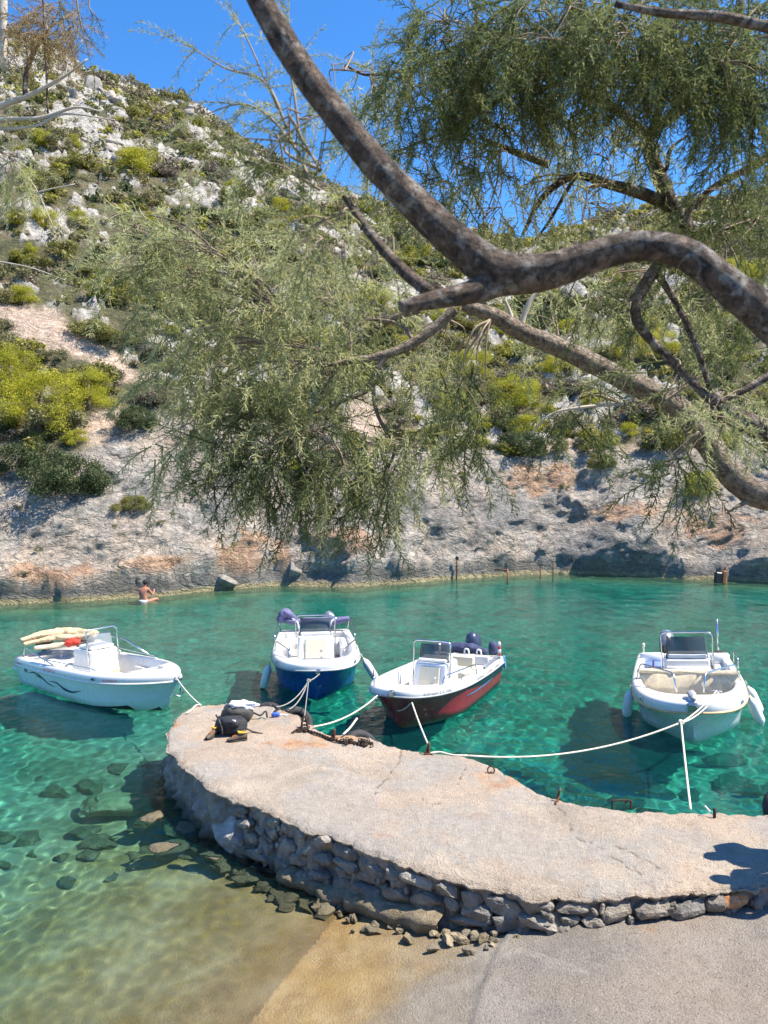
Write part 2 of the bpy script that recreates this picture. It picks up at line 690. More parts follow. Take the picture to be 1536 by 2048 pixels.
def mat_pier():
    n, P, c, pit, agg = mat_concrete('weathered_pier_concrete', (0.40, 0.335, 0.265), 0.36)
    rust = n.attr('rust')
    c = n.mix(n.math('MULTIPLY', rust, 0.85), c, n.ramp(n.noise(P, 7, 5, 0.7), (0.3, (0.30, 0.13, 0.06)), (0.7, (0.55, 0.36, 0.2))))
    grey = n.attr('grey')
    c = n.mix(n.math('MULTIPLY', grey, 0.7), c, n.ramp(n.noise(P, 12, 5, 0.7), (0.3, (0.25, 0.235, 0.215)), (0.7, (0.42, 0.40, 0.365))))
    crack = n.attr('crack')
    c = n.mix(n.math('MULTIPLY', crack, 0.75), c, (0.10, 0.08, 0.06))
    side = n.attr('side')
    c = n.mix(side, c, n.ramp(n.noise(P, 6, 7, 0.7), (0.3, (0.22, 0.20, 0.17)), (0.55, (0.38, 0.345, 0.30)), (0.75, (0.56, 0.52, 0.46))))
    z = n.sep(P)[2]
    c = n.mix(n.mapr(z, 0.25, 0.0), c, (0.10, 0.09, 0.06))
    n.set(c, 0.95)
    h = n.math('ADD', n.math('MULTIPLY', pit, 0.6), n.math('ADD', n.math('MULTIPLY', agg, -0.5), n.noise(P, 11, 6, 0.7)))
    n.bump(n.math('ADD', h, n.math('MULTIPLY', n.noise(P, 48, 4, 0.8), 1.2)), 0.022, 1.0)
    return n.m


def mat_slip():
    n, P, c, pit, agg = mat_concrete('slipway_concrete', (0.265, 0.238, 0.205), 0.40)
    x, y, z = n.sep(P)
    wob = n.math('MULTIPLY', n.math('SUBTRACT', n.noise(P, 1.3, 6, 0.65), 0.5), 0.30)
    zz = n.math('ADD', z, wob)
    left = n.attr('lower')
    c = n.mix(n.math('MULTIPLY', left, 0.75), c, n.ramp(n.noise(P, 5.5, 7, 0.7), (0.3, (0.15, 0.135, 0.118)), (0.6, (0.27, 0.25, 0.22)), (0.78, (0.42, 0.39, 0.345))))
    och = n.ramp(n.noise(P, 3.4, 6, 0.68), (0.3, (0.20, 0.125, 0.045)), (0.6, (0.335, 0.245, 0.115)), (0.78, (0.42, 0.35, 0.2)))
    c = n.mix(n.mapr(zz, 0.26, 0.02), c, och)
    alg = n.ramp(n.noise(P, 1.5, 6, 0.65), (0.30, (0.27, 0.17, 0.065)), (0.5, (0.43, 0.31, 0.145)), (0.68, (0.55, 0.44, 0.25)))
    c = n.mix(n.mapr(zz, 0.06, -0.12), c, alg)
    rust = n.ramp(n.noise(P, 0.8, 6, 0.7, 0.5), (0.62, 0.0), (0.72, 0.5))
    c = n.mix(rust, c, (0.36, 0.22, 0.12))
    gold = n.ramp(n.noise(P, 0.7, 3), (0.45, 0.0), (0.6, 0.6))
    c = n.mix(n.math('MULTIPLY', gold, n.mapr(z, 0.12, 0.0)), c, (0.33, 0.21, 0.05))
    n.set(c, n.mapr(zz, 0.1, 0.0, 0.95, 0.5))
    h = n.math('ADD', n.math('MULTIPLY', pit, 0.6), n.math('ADD', n.math('MULTIPLY', agg, -0.4), n.noise(P, 8, 7, 0.72)))
    n.bump(n.math('ADD', h, n.math('MULTIPLY', n.noise(P, 55, 4, 0.8), 1.2)), 0.020, 1.0)
    return n.m


def mat_stone(name, lo, mid, hi, wetline=True, scale=5.0):
    n = N(name)
    P = n.pos()
    r = n.node('ShaderNodeObjectInfo').outputs['Random']
    c = n.ramp(n.noise(P, scale, 7, 0.66, 0.3), (0.3, lo), (0.52, mid), (0.74, hi))
    c = n.mix(0.8, c, n.ramp(r, (0.0, (0.62, 0.62, 0.64)), (0.4, (0.9, 0.87, 0.82)), (0.75, (1.05, 0.96, 0.86)), (1.0, (1.25, 1.2, 1.12))), 'MULTIPLY')
    spot = n.ramp(n.noise(P, 22, 5, 0.7), (0.58, 0.0), (0.72, 0.6))
    c = n.mix(spot, c, hi)
    if wetline:
        z = n.sep(P)[2]
        c = n.mix(n.math('MULTIPLY', n.mapr(z, 0.16, -0.02), 0.75), c, (0.10, 0.085, 0.045))
    n.set(c, 0.92)
    n.bump(n.math('ADD', n.noise(P, 14, 7, 0.7), n.math('MULTIPLY', n.noise(P, 55, 3), 0.35)), 0.05, 0.9)
    return n.m


M = {}
M['hill'] = mat_hill()
M['bed'] = mat_bed()
M['pier'] = mat_pier()
M['slip'] = mat_slip()
M['stone'] = mat_stone('grey_wall_stone', (0.16, 0.15, 0.138), (0.29, 0.275, 0.25), (0.46, 0.44, 0.40))
M['rubble'] = mat_stone('rubble_stone', (0.11, 0.09, 0.055), (0.25, 0.215, 0.15), (0.42, 0.375, 0.29))
M['lime'] = mat_stone('pale_limestone', (0.22, 0.20, 0.175), (0.38, 0.355, 0.32), (0.54, 0.515, 0.47), False, 1.6)
M['orange_stone'] = mat_stone('orange_stone', (0.34, 0.13, 0.05), (0.50, 0.25, 0.11), (0.62, 0.5, 0.38), False, 7)
M['white_stone'] = mat_stone('whitewashed_stone', (0.15, 0.155, 0.165), (0.38, 0.38, 0.385), (0.72, 0.72, 0.70), False, 3.5)

# ------------------------------------------------------------------ hillside and cliff
na = 780
aa = np.linspace(-0.98, 0.98, na)
tt = np.concatenate([np.linspace(-1.6, -0.1, 8), np.linspace(0, 6.5, 150), 6.5 + (np.linspace(0, 1, 201)[1:] ** 1.25) * 1.0])
tt_cl = tt[:158]
us = np.linspace(0, 1, 200)[1:] ** 1.15
rows = []
A = aa[None, :]
r0 = R0(aa)
rrv = RR(aa)
Y1 = r0[None, :] + tt_cl[:, None]
Y2 = (r0 + 6.5)[None, :] + us[:, None] * (rrv - r0 - 6.5)[None, :]
Y3 = rrv[None, :] + np.array([1.0, 3, 8, 16, 30])[:, None]
Yh = np.concatenate([Y1, Y2, Y3])
Xh = Yh * A
Zh = hill_z(Xh, Yh)
Ph = np.stack([Xh, Yh, Zh], -1)
Th = Yh - r0[None, :]
cl = (1 - sstep(-0.2, 1.6, Th - TC(aa)[None, :] + 0.9 * fbm(Ph * 0.45, 3))) 
# rocky ground on the upper slope
rk = fbm(Ph * np.array([0.16, 0.12, 0.2]), 5, 0.78)
upper = sstep(14, 42, Zh) * sstep(0.05, -0.35, Xh / Yh)
rock = sstep(0.10, 0.36, rk + 0.34 * upper - 0.08) * (1 - cl) * sstep(1.0, 5, Zh)
# pinkish bare ledges low on the slope
bare = np.zeros_like(Zh)
for (px, py, rx, ry) in ((60, 665, 3.4, 1.5), (180, 715, 3.0, 1.2), (740, 850, 1.6, 2.2), (1150, 905, 2.0, 1.6), (1260, 930, 2.2, 1.8), (1480, 945, 3.0, 1.5), (230, 870, 2.0, 1.6)):
    c = hill_hit(px, py)
    bare = np.maximum(bare, 1 - sstep(0.55, 1.1, np.hypot((Xh - c[0]) / rx, (Yh - c[1]) / ry) + 0.35 * fbm(Ph * 0.7, 3)))
bare *= (1 - cl)
rust = np.zeros_like(Zh)
for (px, py, rx, rz) in ((490, 1110, 1.1, 1.1), (100, 1150, 1.8, .45), (130, 1165, .7, .5), (1080, 960, 2.4, .8), (740, 860, 1.4, 1.1), (1250, 1030, 1.3, .5), (1440, 1060, 2.0, .7), (560, 1110, .5, .6), (700, 1085, 1.6, .6), (325, 1130, .9, .25)):
    c = hill_hit(px, py)
    rust = np.maximum(rust, 1 - sstep(0.5, 1.05, np.hypot((Xh - c[0]) / rx, (Zh - c[2]) / rz) + 0.55 * fbm(Ph * 1.3, 4)))
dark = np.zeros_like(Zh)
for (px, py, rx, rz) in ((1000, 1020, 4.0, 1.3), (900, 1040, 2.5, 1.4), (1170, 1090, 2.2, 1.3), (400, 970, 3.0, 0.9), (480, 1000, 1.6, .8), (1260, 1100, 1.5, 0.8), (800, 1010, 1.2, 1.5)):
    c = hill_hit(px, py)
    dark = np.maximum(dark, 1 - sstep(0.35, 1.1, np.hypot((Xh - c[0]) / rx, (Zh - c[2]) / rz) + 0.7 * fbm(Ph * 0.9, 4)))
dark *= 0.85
# relief: strata and fractures in the cliff, lumpy ground above
Q = Ph @ np.array(rotm(0.2, 0.55)).T
rel = 0.62 * fbm(Ph * 0.30, 2) + 0.15 * ridged(Q * np.array([0.22, 0.4, 0.8]), 3, 0.5) + 0.13 * sstep(-0.05, 0.25, fbm(Q * np.array([0.30, 0.5, 1.1]) + 5, 4, 0.5)) + 0.06 * ridged(Q * np.array([0.8, 1.0, 2.2]) + 3, 2, 0.55) + 0.04 * fbm(Ph * 3.4, 2)
rel_h = 0.7 * fbm(Ph * 0.12 + 9, 3) + 0.25 * fbm(Ph * 0.6, 3)
rel_r = 0.45 * np.clip(fbm(Ph * 0.7, 3) + 0.5 * ridged(Ph * 0.9, 2), -0.2, 1.0)
land = sstep(0.0, 0.7, Zh)
dn = cl * rel * (0.25 + 0.75 * land) * 1.05
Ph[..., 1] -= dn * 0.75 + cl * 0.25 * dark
Ph[..., 2] += dn * 0.35 + (1 - cl) * (rel_h + rock * rel_r * 1.3) * sstep(0, 3.0, Th - TC(aa)[None, :])
Ph[..., 0] += cl * 0.25 * fbm(Ph * 0.8 + 40, 3) * land
nh = Ph.shape[0]
idx = np.arange(nh * na).reshape(nh, na)
fh = np.stack([idx[:-1, :-1], idx[:-1, 1:], idx[1:, 1:], idx[1:, :-1]], -1).reshape(-1, 4)
me = mesh_np('hillside', Ph.reshape(-1, 3), fh, True)
for nm, vv in (('cliff', cl), ('rock', rock), ('rust', rust * cl), ('wet', land), ('bare', bare), ('dark', dark)):
    attr(me, nm, vv)
hillside = tag(obj('hillside', me, M['hill']), 'grey limestone cliff and scrubby rocky hillside across the bay', 'hillside', kind='structure')
hillside.cycles.is_caustics_receiver = True


def ground_on_hill(x, y):
    """height of the finished hillside (relief included) by nearest mesh column and row"""
    a = x / y
    j = int(round((a + 0.98) / 1.96 * (na - 1)))
    j = min(max(j, 0), na - 1)
    return float(np.interp(y, Ph[:, j, 1], Ph[:, j, 2]))


def rock_at(x, y):
    j = min(max(int(round((x / y + 0.98) / 1.96 * (na - 1))), 0), na - 1)
    i = int(np.argmin(np.abs(Ph[:, j, 1] - y)))
    return rock[i, j], bare[i, j], cl[i, j]


# ------------------------------------------------------------------ seabed
nb = 300
ab = np.linspace(-1.0, 1.0, nb)
yb = np.geomspace(4.0, 40.0, 220)
Xb, Yb = yb[:, None] * ab[None, :], np.repeat(yb[:, None], nb, 1)
Zb = bed_z(Xb, Yb) + 0.05 * fbm(np.stack([Xb * 1.7, Yb * 1.7, Xb * 0], -1), 3)
Zb = np.minimum(Zb, 0.25) - 0.03 - 0.25 * sstep(-0.1, 0.1, Zb) - 0.10 * sstep(-0.75, -0.4, Zb) * (Yb < 12)
idx = np.arange(220 * nb).reshape(220, nb)
fb = np.stack([idx[:-1, :-1], idx[:-1, 1:], idx[1:, 1:], idx[1:, :-1]], -1).reshape(-1, 4)
seabed = tag(obj('seabed', mesh_np('seabed', np.stack([Xb, Yb, Zb], -1).reshape(-1, 3), fb), M['bed']), kind='structure')
seabed.cycles.is_caustics_receiver = True

# ------------------------------------------------------------------ slipway
xs = np.linspace(-6.4, 5.2, 340)
ys = np.linspace(2.6, 9.6, 240)
Xs, Ys = np.meshgrid(xs, ys)
Zs = ramp_z(Xs, Ys)
seam = np.array([atz(px, py, 0.35)[:2] for px, py in ((1020, 1835), (1000, 1870), (975, 1920), (960, 1960), (938, 2048), (900, 2250))])
order = np.argsort(seam[:, 1])
xseam = np.interp(Ys, seam[order, 1], seam[order, 0]) + 0.03 * fbm(np.stack([Ys * 3, Ys * 0, Ys * 0], -1), 3)
lower = 1 - sstep(-0.012, 0.012, Xs - xseam)
g3 = np.stack([Xs, Ys, Xs * 0], -1)
Zs = Zs - 0.035 * lower + 0.018 * fbm(g3 * 1.6, 4) + 0.006 * fbm(g3 * 9, 3)
front_y = np.interp(Xs, PF[70:, 0], PF[70:, 1])
Zs = Zs - 1.6 * sstep(0.10, 0.25, Ys - front_y) * sstep(-2.2, -1.9, Xs)
Zs = Zs + 0.02 - 0.22 * sstep(-0.40, -0.80, Zs)
idx = np.arange(340 * 240).reshape(240, 340)
fs = np.stack([idx[:-1, :-1], idx[:-1, 1:], idx[1:, 1:], idx[1:, :-1]], -1).reshape(-1, 4)
me = mesh_np('slipway', np.stack([Xs, Ys, Zs], -1).reshape(-1, 3), fs)
attr(me, 'lower', lower)
slipway = tag(obj('slipway', me, M['slip']), kind='structure')
slipway.cycles.is_caustics_receiver = True

# bank under the viewer, out of the picture below
m = MB()
bx = np.linspace(-9, 9, 40)
by = np.array([-8, -4, -1, 0.6, 1.5, 1.9, 2.3, 2.7, 3.1])
bz = np.array([3.0, 3.0, 3.0, 2.95, 2.9, 2.3, 1.5, 0.7, -0.2])
BX, BY = np.meshgrid(bx, by)
BZ = np.repeat(bz[:, None], 40, 1)
BZ = np.where(BY > 1.6, np.minimum(BZ, np.maximum(ramp_z(BX, BY) + 0.2, -0.4) + (2.9 - 0.9) * (3.1 - BY) / 1.5), BZ) + 0.06 * fbm(np.stack([BX, BY, BX * 0], -1), 3)
m.grid(np.stack([BX, BY, BZ], -1))
tag(m.build('bank', M['rubble'], smooth=True), kind='structure')

# ------------------------------------------------------------------ water
nwa, nwr = 580, 660
aw = np.linspace(-0.78, 0.78, nwa)
yw = np.geomspace(4.2, 41.0, nwr)
Xw, Yw = yw[:, None] * aw[None, :], np.repeat(yw[:, None], nwa, 1)
Zw = np.zeros_like(Xw)
wr = np.random.default_rng(11)
sp = yw[:, None] * 0.0035
for k in range(64):
    lam = 0.2 * (8.0 ** wr.random())
    th = wr.normal(0.9, 0.9)
    ph = wr.uniform(0, 2 * PI)
    amp = 0.0021 * lam * (1.0 if lam < 0.7 else 0.8)
    fade = sstep(2.5, 5.0, lam / sp)
    warp = 0.12 * np.sin(Xw * 0.9 + ph) + 0.1 * np.sin(Yw * 0.7 - ph)
    Zw += amp * fade * np.sin(2 * PI / lam * ((Xw + warp) * math.cos(th) + (Yw - warp) * math.sin(th)) + ph)
for k in range(36):                       # short ripples close by, fine enough to focus the sun on the shallow bottom
    lam = 0.13 * (2.6 ** wr.random())
    th = wr.uniform(0, 2 * PI)
    ph = wr.uniform(0, 2 * PI)
    fade = sstep(2.5, 5.0, lam / sp)
    warp = 0.10 * np.sin(Xw * 1.7 + ph) + 0.08 * np.sin(Yw * 1.3 - ph)
    Zw += 0.0034 * lam * fade * np.sin(2 * PI / lam * ((Xw + warp) * math.cos(th) + (Yw - warp) * math.sin(th)) + ph)
patch = 0.75 + 0.5 * fbm(np.stack([Xw * 0.14, Yw * 0.09, Xw * 0], -1), 3)
calm = 0.82 - 0.24 * sstep(9, 14, Yw)
Zw *= np.clip(patch, 0.3, 1.4) * calm * 0.9
depth = np.maximum(-bed_z(Xw, Yw), 0.0)
depth = np.maximum(depth, 0.02)
KABS = np.array([0.85, 0.135, 0.145])
tintw = np.exp(-KABS[None, None, :] * depth[..., None])
scat = 0.13 * (1 - np.exp(-0.45 * depth))
floor_w = np.where(Yw < 9, np.maximum(bed_z(Xw, Yw), ramp_z(Xw, Yw)), bed_z(Xw, Yw))
idx = np.arange(nwa * nwr).reshape(nwr, nwa)
fw = np.stack([idx[:-1, :-1], idx[:-1, 1:], idx[1:, 1:], idx[1:, :-1]], -1).reshape(-1, 4)
fd_ = floor_w.ravel()[fw].max(1)
Vw = np.stack([Xw, Yw, Zw], -1).reshape(-1, 3)


def water_part(sel):
    f = fw[sel]
    used, inv = np.unique(f, return_inverse=True)
    me = mesh_np('water', Vw[used], inv.reshape(f.shape))
    attr_col(me, 'absorb', tintw.reshape(-1, 3)[used])
    attr(me, 'scatter', scat.ravel()[used])
    return me


me = water_part(fd_ < -0.022)
me_film = water_part((fd_ >= -0.022) & (fd_ < 0.05))
n = N('clear_sea_water')
n.t.nodes.remove(n.b)
refr = n.node('ShaderNodeBsdfRefraction')
refr.inputs['IOR'].default_value = 1.33
refr.inputs['Roughness'].default_value = 0.0
n.link(n.attr('absorb', 'Color'), refr.inputs['Color'])
dif = n.node('ShaderNodeBsdfDiffuse')
dif.inputs['Color'].default_value = (0.010, 0.235, 0.225, 1)
gl = n.node('ShaderNodeBsdfGlossy')
gl.inputs['Roughness'].default_value = 0.04
bp = n.node('ShaderNodeBump')
bp.inputs['Distance'].default_value = 0.02
bp.inputs['Strength'].default_value = 0.4
n.link(n.noise(n.pos((1.0, 1.6, 1.0)), 5.0, 4), bp.inputs['Height'])
n.link(bp.outputs[0], gl.inputs['Normal'])
fr = n.node('ShaderNodeFresnel')
fr.inputs['IOR'].default_value = 1.33
n.link(bp.outputs[0], fr.inputs['Normal'])
m1 = n.node('ShaderNodeMixShader')
n.link(n.attr('scatter'), m1.inputs[0])
n.link(refr.outputs[0], m1.inputs[1])
n.link(dif.outputs[0], m1.inputs[2])
m2 = n.node('ShaderNodeMixShader')
n.link(fr.outputs[0], m2.inputs[0])
n.link(m1.outputs[0], m2.inputs[1])
n.link(gl.outputs[0], m2.inputs[2])
n.link(m2.outputs[0], n.out.inputs[0])
M['water'] = n.m
water = tag(obj('water', me, M['water']), kind='structure')
water.cycles.is_caustics_caster = True
# the film of water at the very edge, too thin to bend what lies under it
n = N('thin_water_film')
n.t.nodes.remove(n.b)
tp = n.node('ShaderNodeBsdfTransparent')
gl = n.node('ShaderNodeBsdfGlossy')
gl.inputs['Roughness'].default_value = 0.04
fr = n.node('ShaderNodeFresnel')
fr.inputs['IOR'].default_value = 1.33
m2 = n.node('ShaderNodeMixShader')
n.link(fr.outputs[0], m2.inputs[0])
n.link(tp.outputs[0], m2.inputs[1])
n.link(gl.outputs[0], m2.inputs[2])
n.link(m2.outputs[0], n.out.inputs[0])
tag(obj('shallow_water', me_film, n.m), kind='structure')
# ------------------------------------------------------------------ pier
pier = empty('stone_pier', (2.0, 8.0, 0.0))
tag(pier, 'curved rubble-stone pier with a cracked, weathered concrete top', 'pier')
PO = np.array([2.0, 8.0, 0.0])
NV = 100
uarc = np.linspace(0, PF_LEN, NPU)
barc = np.linspace(0, PB_LEN, NPU)
ragF = 0.04 * fbm(np.stack([uarc * 2.2, uarc * 0, uarc * 0 + 3], 1), 3, 0.6) + 0.022 * fbm(np.stack([uarc * 11, uarc * 0, uarc * 0 + 13], 1), 3, 0.7)
ragB = 0.04 * fbm(np.stack([barc * 2.2, uarc * 0, uarc * 0 + 8], 1), 3, 0.6) + 0.022 * fbm(np.stack([barc * 11, uarc * 0, uarc * 0 + 18], 1), 3, 0.7)
PFr = PF + NF * (ragF - 0.05 * sstep(0.5, 2.0, uarc))[:, None]
PBr = PB + NB * ragB[:, None]
PFr[0] = PBr[0] = PF[0]
vv = np.linspace(0, 1, NV)
D = np.zeros((NPU, NV, 3))
D[..., :2] = PFr[:, None, :] * (1 - vv)[None, :, None] + PBr[:, None, :] * vv[None, :, None]
dw = np.linalg.norm(PFr - PBr, axis=1)
edge = np.minimum(vv[None, :] * dw[:, None], (1 - vv)[None, :] * dw[:, None])
edge = np.minimum(edge, np.linspace(0, PF_LEN, NPU)[:, None] * 0.8)
D[..., 2] = PIER_Z + 0.02 * fbm(D * np.array([1.1, 1.1, 0]), 4) - 0.03 * np.exp(-(edge / 0.022) ** 1.5) - 0.012 * np.exp(-edge / 0.12)
D[..., 2] += 0.014 * fbm(D * np.array([7, 7, 0]) + 4, 3) * (0.4 + np.exp(-edge / 0.15))


def line_mask(paths, width, P):
    out = np.zeros(P.shape[:2])
    for path in paths:
        q = spline([atz(px, py, PIER_Z)[:2] for px, py in path], 40)
        q = q + 0.03 * fbm(np.concatenate([q * 9, q[:, :1] * 0], 1), 3)[:, None]
        d = np.full(P.shape[:2], 9.0)
        for a, b in zip(q[:-1], q[1:]):
            ab = b - a
            t = np.clip(((P[..., :2] - a) @ ab) / (ab @ ab), 0, 1)
            d = np.minimum(d, np.linalg.norm(P[..., :2] - a - t[..., None] * ab, axis=-1))
        out = np.maximum(out, 1 - sstep(width * 0.35, width, d))
    return out


def blob_mask(spots, P):
    out = np.zeros(P.shape[:2])
    nz = fbm(P * np.array([4, 4, 0]), 4, 0.6)
    for px, py, rx, ry in spots:
        c = atz(px, py, PIER_Z)
        out = np.maximum(out, 1 - sstep(0.4, 1.1, np.hypot((P[..., 0] - c[0]) / rx, (P[..., 1] - c[1]) / ry) + 0.6 * nz))
    return out


crack = line_mask([[(802, 1497), (797, 1525), (778, 1550), (757, 1572), (749, 1588)],
                   [(1112, 1606), (1135, 1640), (1150, 1672), (1190, 1690), (1240, 1722), (1290, 1752), (1340, 1775)],
                   [(840, 1600), (862, 1607), (888, 1606)], [(930, 1533), (922, 1555), (918, 1570)], [(1230, 1690), (1300, 1725), (1360, 1765)]], 0.018, D)
greyx = fbm(D * np.array([0.8, 0.8, 0]) + 77, 4, 0.6)
rustm = blob_mask([(1000, 1562, .42, .28), (955, 1632, .16, .12), (762, 1672, .16, .05), (432, 1412, .16, .25), (700, 1474, .3, .25), (560, 1428, .3, .3), (600, 1490, .5, .35),
                   (1117, 1600, .08, .12), (350, 1450, .1, .2), (660, 1470, .35, .2)], D)
greym = blob_mask([(860, 1530, 0.7, .5), (900, 1640, 1.0, .45), (1200, 1700, 0.9, .4), (700, 1640, .7, .35), (420, 1540, .5, .5), (1020, 1700, 1.0, .4)], D)
greym = np.clip(np.maximum(greym * 0.9, sstep(0.05, 0.45, greyx) * 0.8), 0, 1)
crack = crack * sstep(-0.25, 0.15, fbm(D * np.array([9, 9, 0]) + 31, 2))
D[..., 2] -= 0.014 * crack
m = MB()
m.grid(D - PO, True)
me = mesh_np('deck', np.concatenate(m.v), np.array(m.f))
for nm, q in (('rust', rustm), ('grey', greym), ('crack', crack), ('side', np.zeros_like(rustm))):
    attr(me, nm, q)
deck = obj('deck', me, M['pier'], pier)


def skirt(P, Nn, arc, top, prof, seed):
    """ragged side face under the deck rim: prof = [(out, z)]"""
    n = len(P)
    rows = [np.concatenate([P, top[:, None]], 1)]
    for k, (o, z) in enumerate(prof):
        zz = np.full(n, z)
        q = np.concatenate([P + Nn * o, zz[:, None]], 1)
        am = min(0.09, 0.02 + 0.012 * k)
        q[:, :2] += Nn * (am * fbm(q * np.array([4.1, 4.1, 5.0]) + seed, 4, 0.6))[:, None]
        q[:, 2] += 0.02 * fbm(q * 2.7 + seed + 9, 2)
        rows.append(q)
    return np.stack(rows, 1)


zs_ = np.linspace(0.80, -0.75, 22)
profF = [(0.012, 0.615), (0.016, 0.595), (-0.005, 0.578), (-0.032, 0.56)] + [(-0.042 + 0.20 * (0.54 - z) / 1.3, z) for z in np.linspace(0.53, -0.8, 34)]
profB = [(0.012, 0.60), (0.02, 0.565), (0.0, 0.53), (-0.02, 0.49)] + [(-0.02 + 0.12 * (0.45 - z) / 2, z) for z in np.linspace(0.44, -2.4, 14)]
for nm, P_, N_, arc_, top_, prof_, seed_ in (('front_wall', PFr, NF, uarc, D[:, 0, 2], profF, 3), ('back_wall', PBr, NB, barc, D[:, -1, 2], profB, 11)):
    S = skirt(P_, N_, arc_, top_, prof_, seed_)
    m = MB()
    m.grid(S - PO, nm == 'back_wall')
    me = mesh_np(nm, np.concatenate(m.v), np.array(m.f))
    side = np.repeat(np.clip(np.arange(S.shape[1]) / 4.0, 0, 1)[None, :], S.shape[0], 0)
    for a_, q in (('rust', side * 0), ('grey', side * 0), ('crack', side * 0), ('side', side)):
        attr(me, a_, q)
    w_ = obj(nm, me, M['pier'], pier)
    w_.cycles.is_caustics_receiver = True

# facing stones, each its own piece
STONES = []
for k in range(10):
    v, f = rock_shape(50 + k, 3, 0.10, 14, 0.62, 0.95, 0.62)
    v = v * np.array([1, 1, 1])
    v /= np.abs(v).max(0)
    STONES.append(mesh_np('stone', v, f, False))
    STONES[-1].materials.append(M['stone'])
sr = random.Random(21)


def wall_frame(s):
    k = s / PF_LEN * (NPU - 1)
    i = int(min(max(k, 0), NPU - 2))
    t = k - i
    return PFr[i] * (1 - t) + PFr[i + 1] * t, NF[i]


def px_of(p):
    return 768 + FPX * p[0] / p[1]


n_st = 0
for course in range(6):
    s = 2.2 + 0.13 * course
    while s < PF_LEN - 0.9:
        w = sr.uniform(0.17, 0.46)
        p, nn = wall_frame(s + w / 2)
        base = max(float(ramp_z(p[0] + nn[0] * 0.1, p[1] + nn[1] * 0.1)), -0.12)
        hgt = 0.585 - base
        nc = max(1, int(round(hgt / 0.155)))
        if course < nc and px_of(p) > 455:
            ch = hgt / nc
            zc = 0.585 - ch * (course + 0.5) + sr.uniform(-0.02, 0.02)
            big = sr.random() < 0.2 and course + 1 < nc
            o = obj('stone', STONES[sr.randrange(10)], None, pier)
            out = -0.034 + 0.20 * (0.54 - zc) / 1.3 + sr.uniform(-0.02, 0.02)
            o.location = (p[0] + nn[0] * out - PO[0], p[1] + nn[1] * out - PO[1], zc - (ch * 0.3 if big else 0))
            o.rotation_euler = (sr.uniform(-.12, .12), sr.uniform(-.22, .22) + (PI if sr.random() < .5 else 0), math.atan2(nn[1], nn[0]) + PI / 2 + sr.uniform(-.08, .08))
            o.scale = (w * 0.52, sr.uniform(0.07, 0.095), ch * 0.53 * (1.5 if big else 1.0) * sr.uniform(0.85, 1.08))
            n_st += 1
        s += w * sr.uniform(0.92, 1.06)
# small wedge stones in the joints
for k in range(70):
    s = sr.uniform(2.6, PF_LEN - 0.9)
    p, nn = wall_frame(s)
    if px_of(p) < 470:
        continue
    base = max(float(ramp_z(p[0], p[1])), 0.0)
    zc = sr.uniform(base + 0.03, 0.53)
    o = obj('stone', STONES[sr.randrange(10)], None, pier)
    out = 0.0 + 0.20 * (0.54 - zc) / 1.3
    o.location = (p[0] + nn[0] * out - PO[0], p[1] + nn[1] * out - PO[1], zc)
    o.rotation_euler = (sr.uniform(-.5, .5), sr.uniform(-3, 3), math.atan2(nn[1], nn[0]) + PI / 2)
    o.scale = (sr.uniform(.03, .06), 0.045, sr.uniform(.025, .045))
# one orange stone near the right end
p, nn = wall_frame(np.argmin(np.abs(px_of(PF.T) - 1490)) / (NPU - 1) * PF_LEN)
os_ = obj('orange_wall_stone', STONES[3].copy(), None, pier)
os_.data.materials[0] = M['orange_stone']
os_['label'] = 'rust orange stone set in the grey wall'
os_.location = (p[0] + nn[0] * 0.012 - PO[0], p[1] + nn[1] * 0.012 - PO[1], 0.53)
os_.rotation_euler = (0.1, 0.05, math.atan2(nn[1], nn[0]) + PI / 2)
os_.scale = (0.15, 0.07, 0.075)

# ------------------------------------------------------------------ loose rocks and boulders
ROCKS = []
for k in range(9):
    v, f = rock_shape(90 + k, 3, 0.12, 14, 0.42, 0.85)
    ROCKS.append(mesh_np('rock', v, f, False))
    ROCKS[-1].materials.append(M['rubble'])


def rock_obj(name, p, sc, rz, label, group=None, mesh=None, mat=None, cat='rock', tilt=0.3):
    me = mesh or ROCKS[sr.randrange(9)]
    if mat is not None:
        me = me.copy()
        me.materials[0] = mat
    o = obj(name, me)
    o.location = p
    o.scale = sc
    o.rotation_euler = (sr.uniform(-tilt, tilt), sr.uniform(-tilt, tilt), rz)
    tag(o, label, cat, group)
    o.cycles.is_caustics_receiver = True
    return o


# rubble lying along the foot of the wall
for k in range(74):
    px = 400 + 640 * (k / 73) + sr.uniform(-12, 12)
    i = int(np.argmin(np.abs(px_of(PF[60:].T) - px))) + 60
    off = sr.uniform(0.06, 0.30) + (0.14 if sr.random() < 0.35 else 0)
    p = PFr[i] + NF[i] * off
    r = sr.uniform(0.045, 0.12) * (1.2 if px < 700 else 0.6)
    z = max(float(ramp_z(p[0], p[1])), -0.16) + r * 0.3
    rock_obj('rubble_rock', (p[0], p[1], z), (r * sr.uniform(.9, 1.7), r * sr.uniform(.8, 1.2), r * sr.uniform(.6, 1.0)), sr.uniform(0, 6.28),
             'small grey-brown rock in the rubble ' + (w_ := 'at the water edge below the white boulder' if px < 560 else 'on the wet ochre slipway under the pier wall' if px < 780 else 'between wall and slipway near the orange stone'), 'rubble rocks ' + w_)
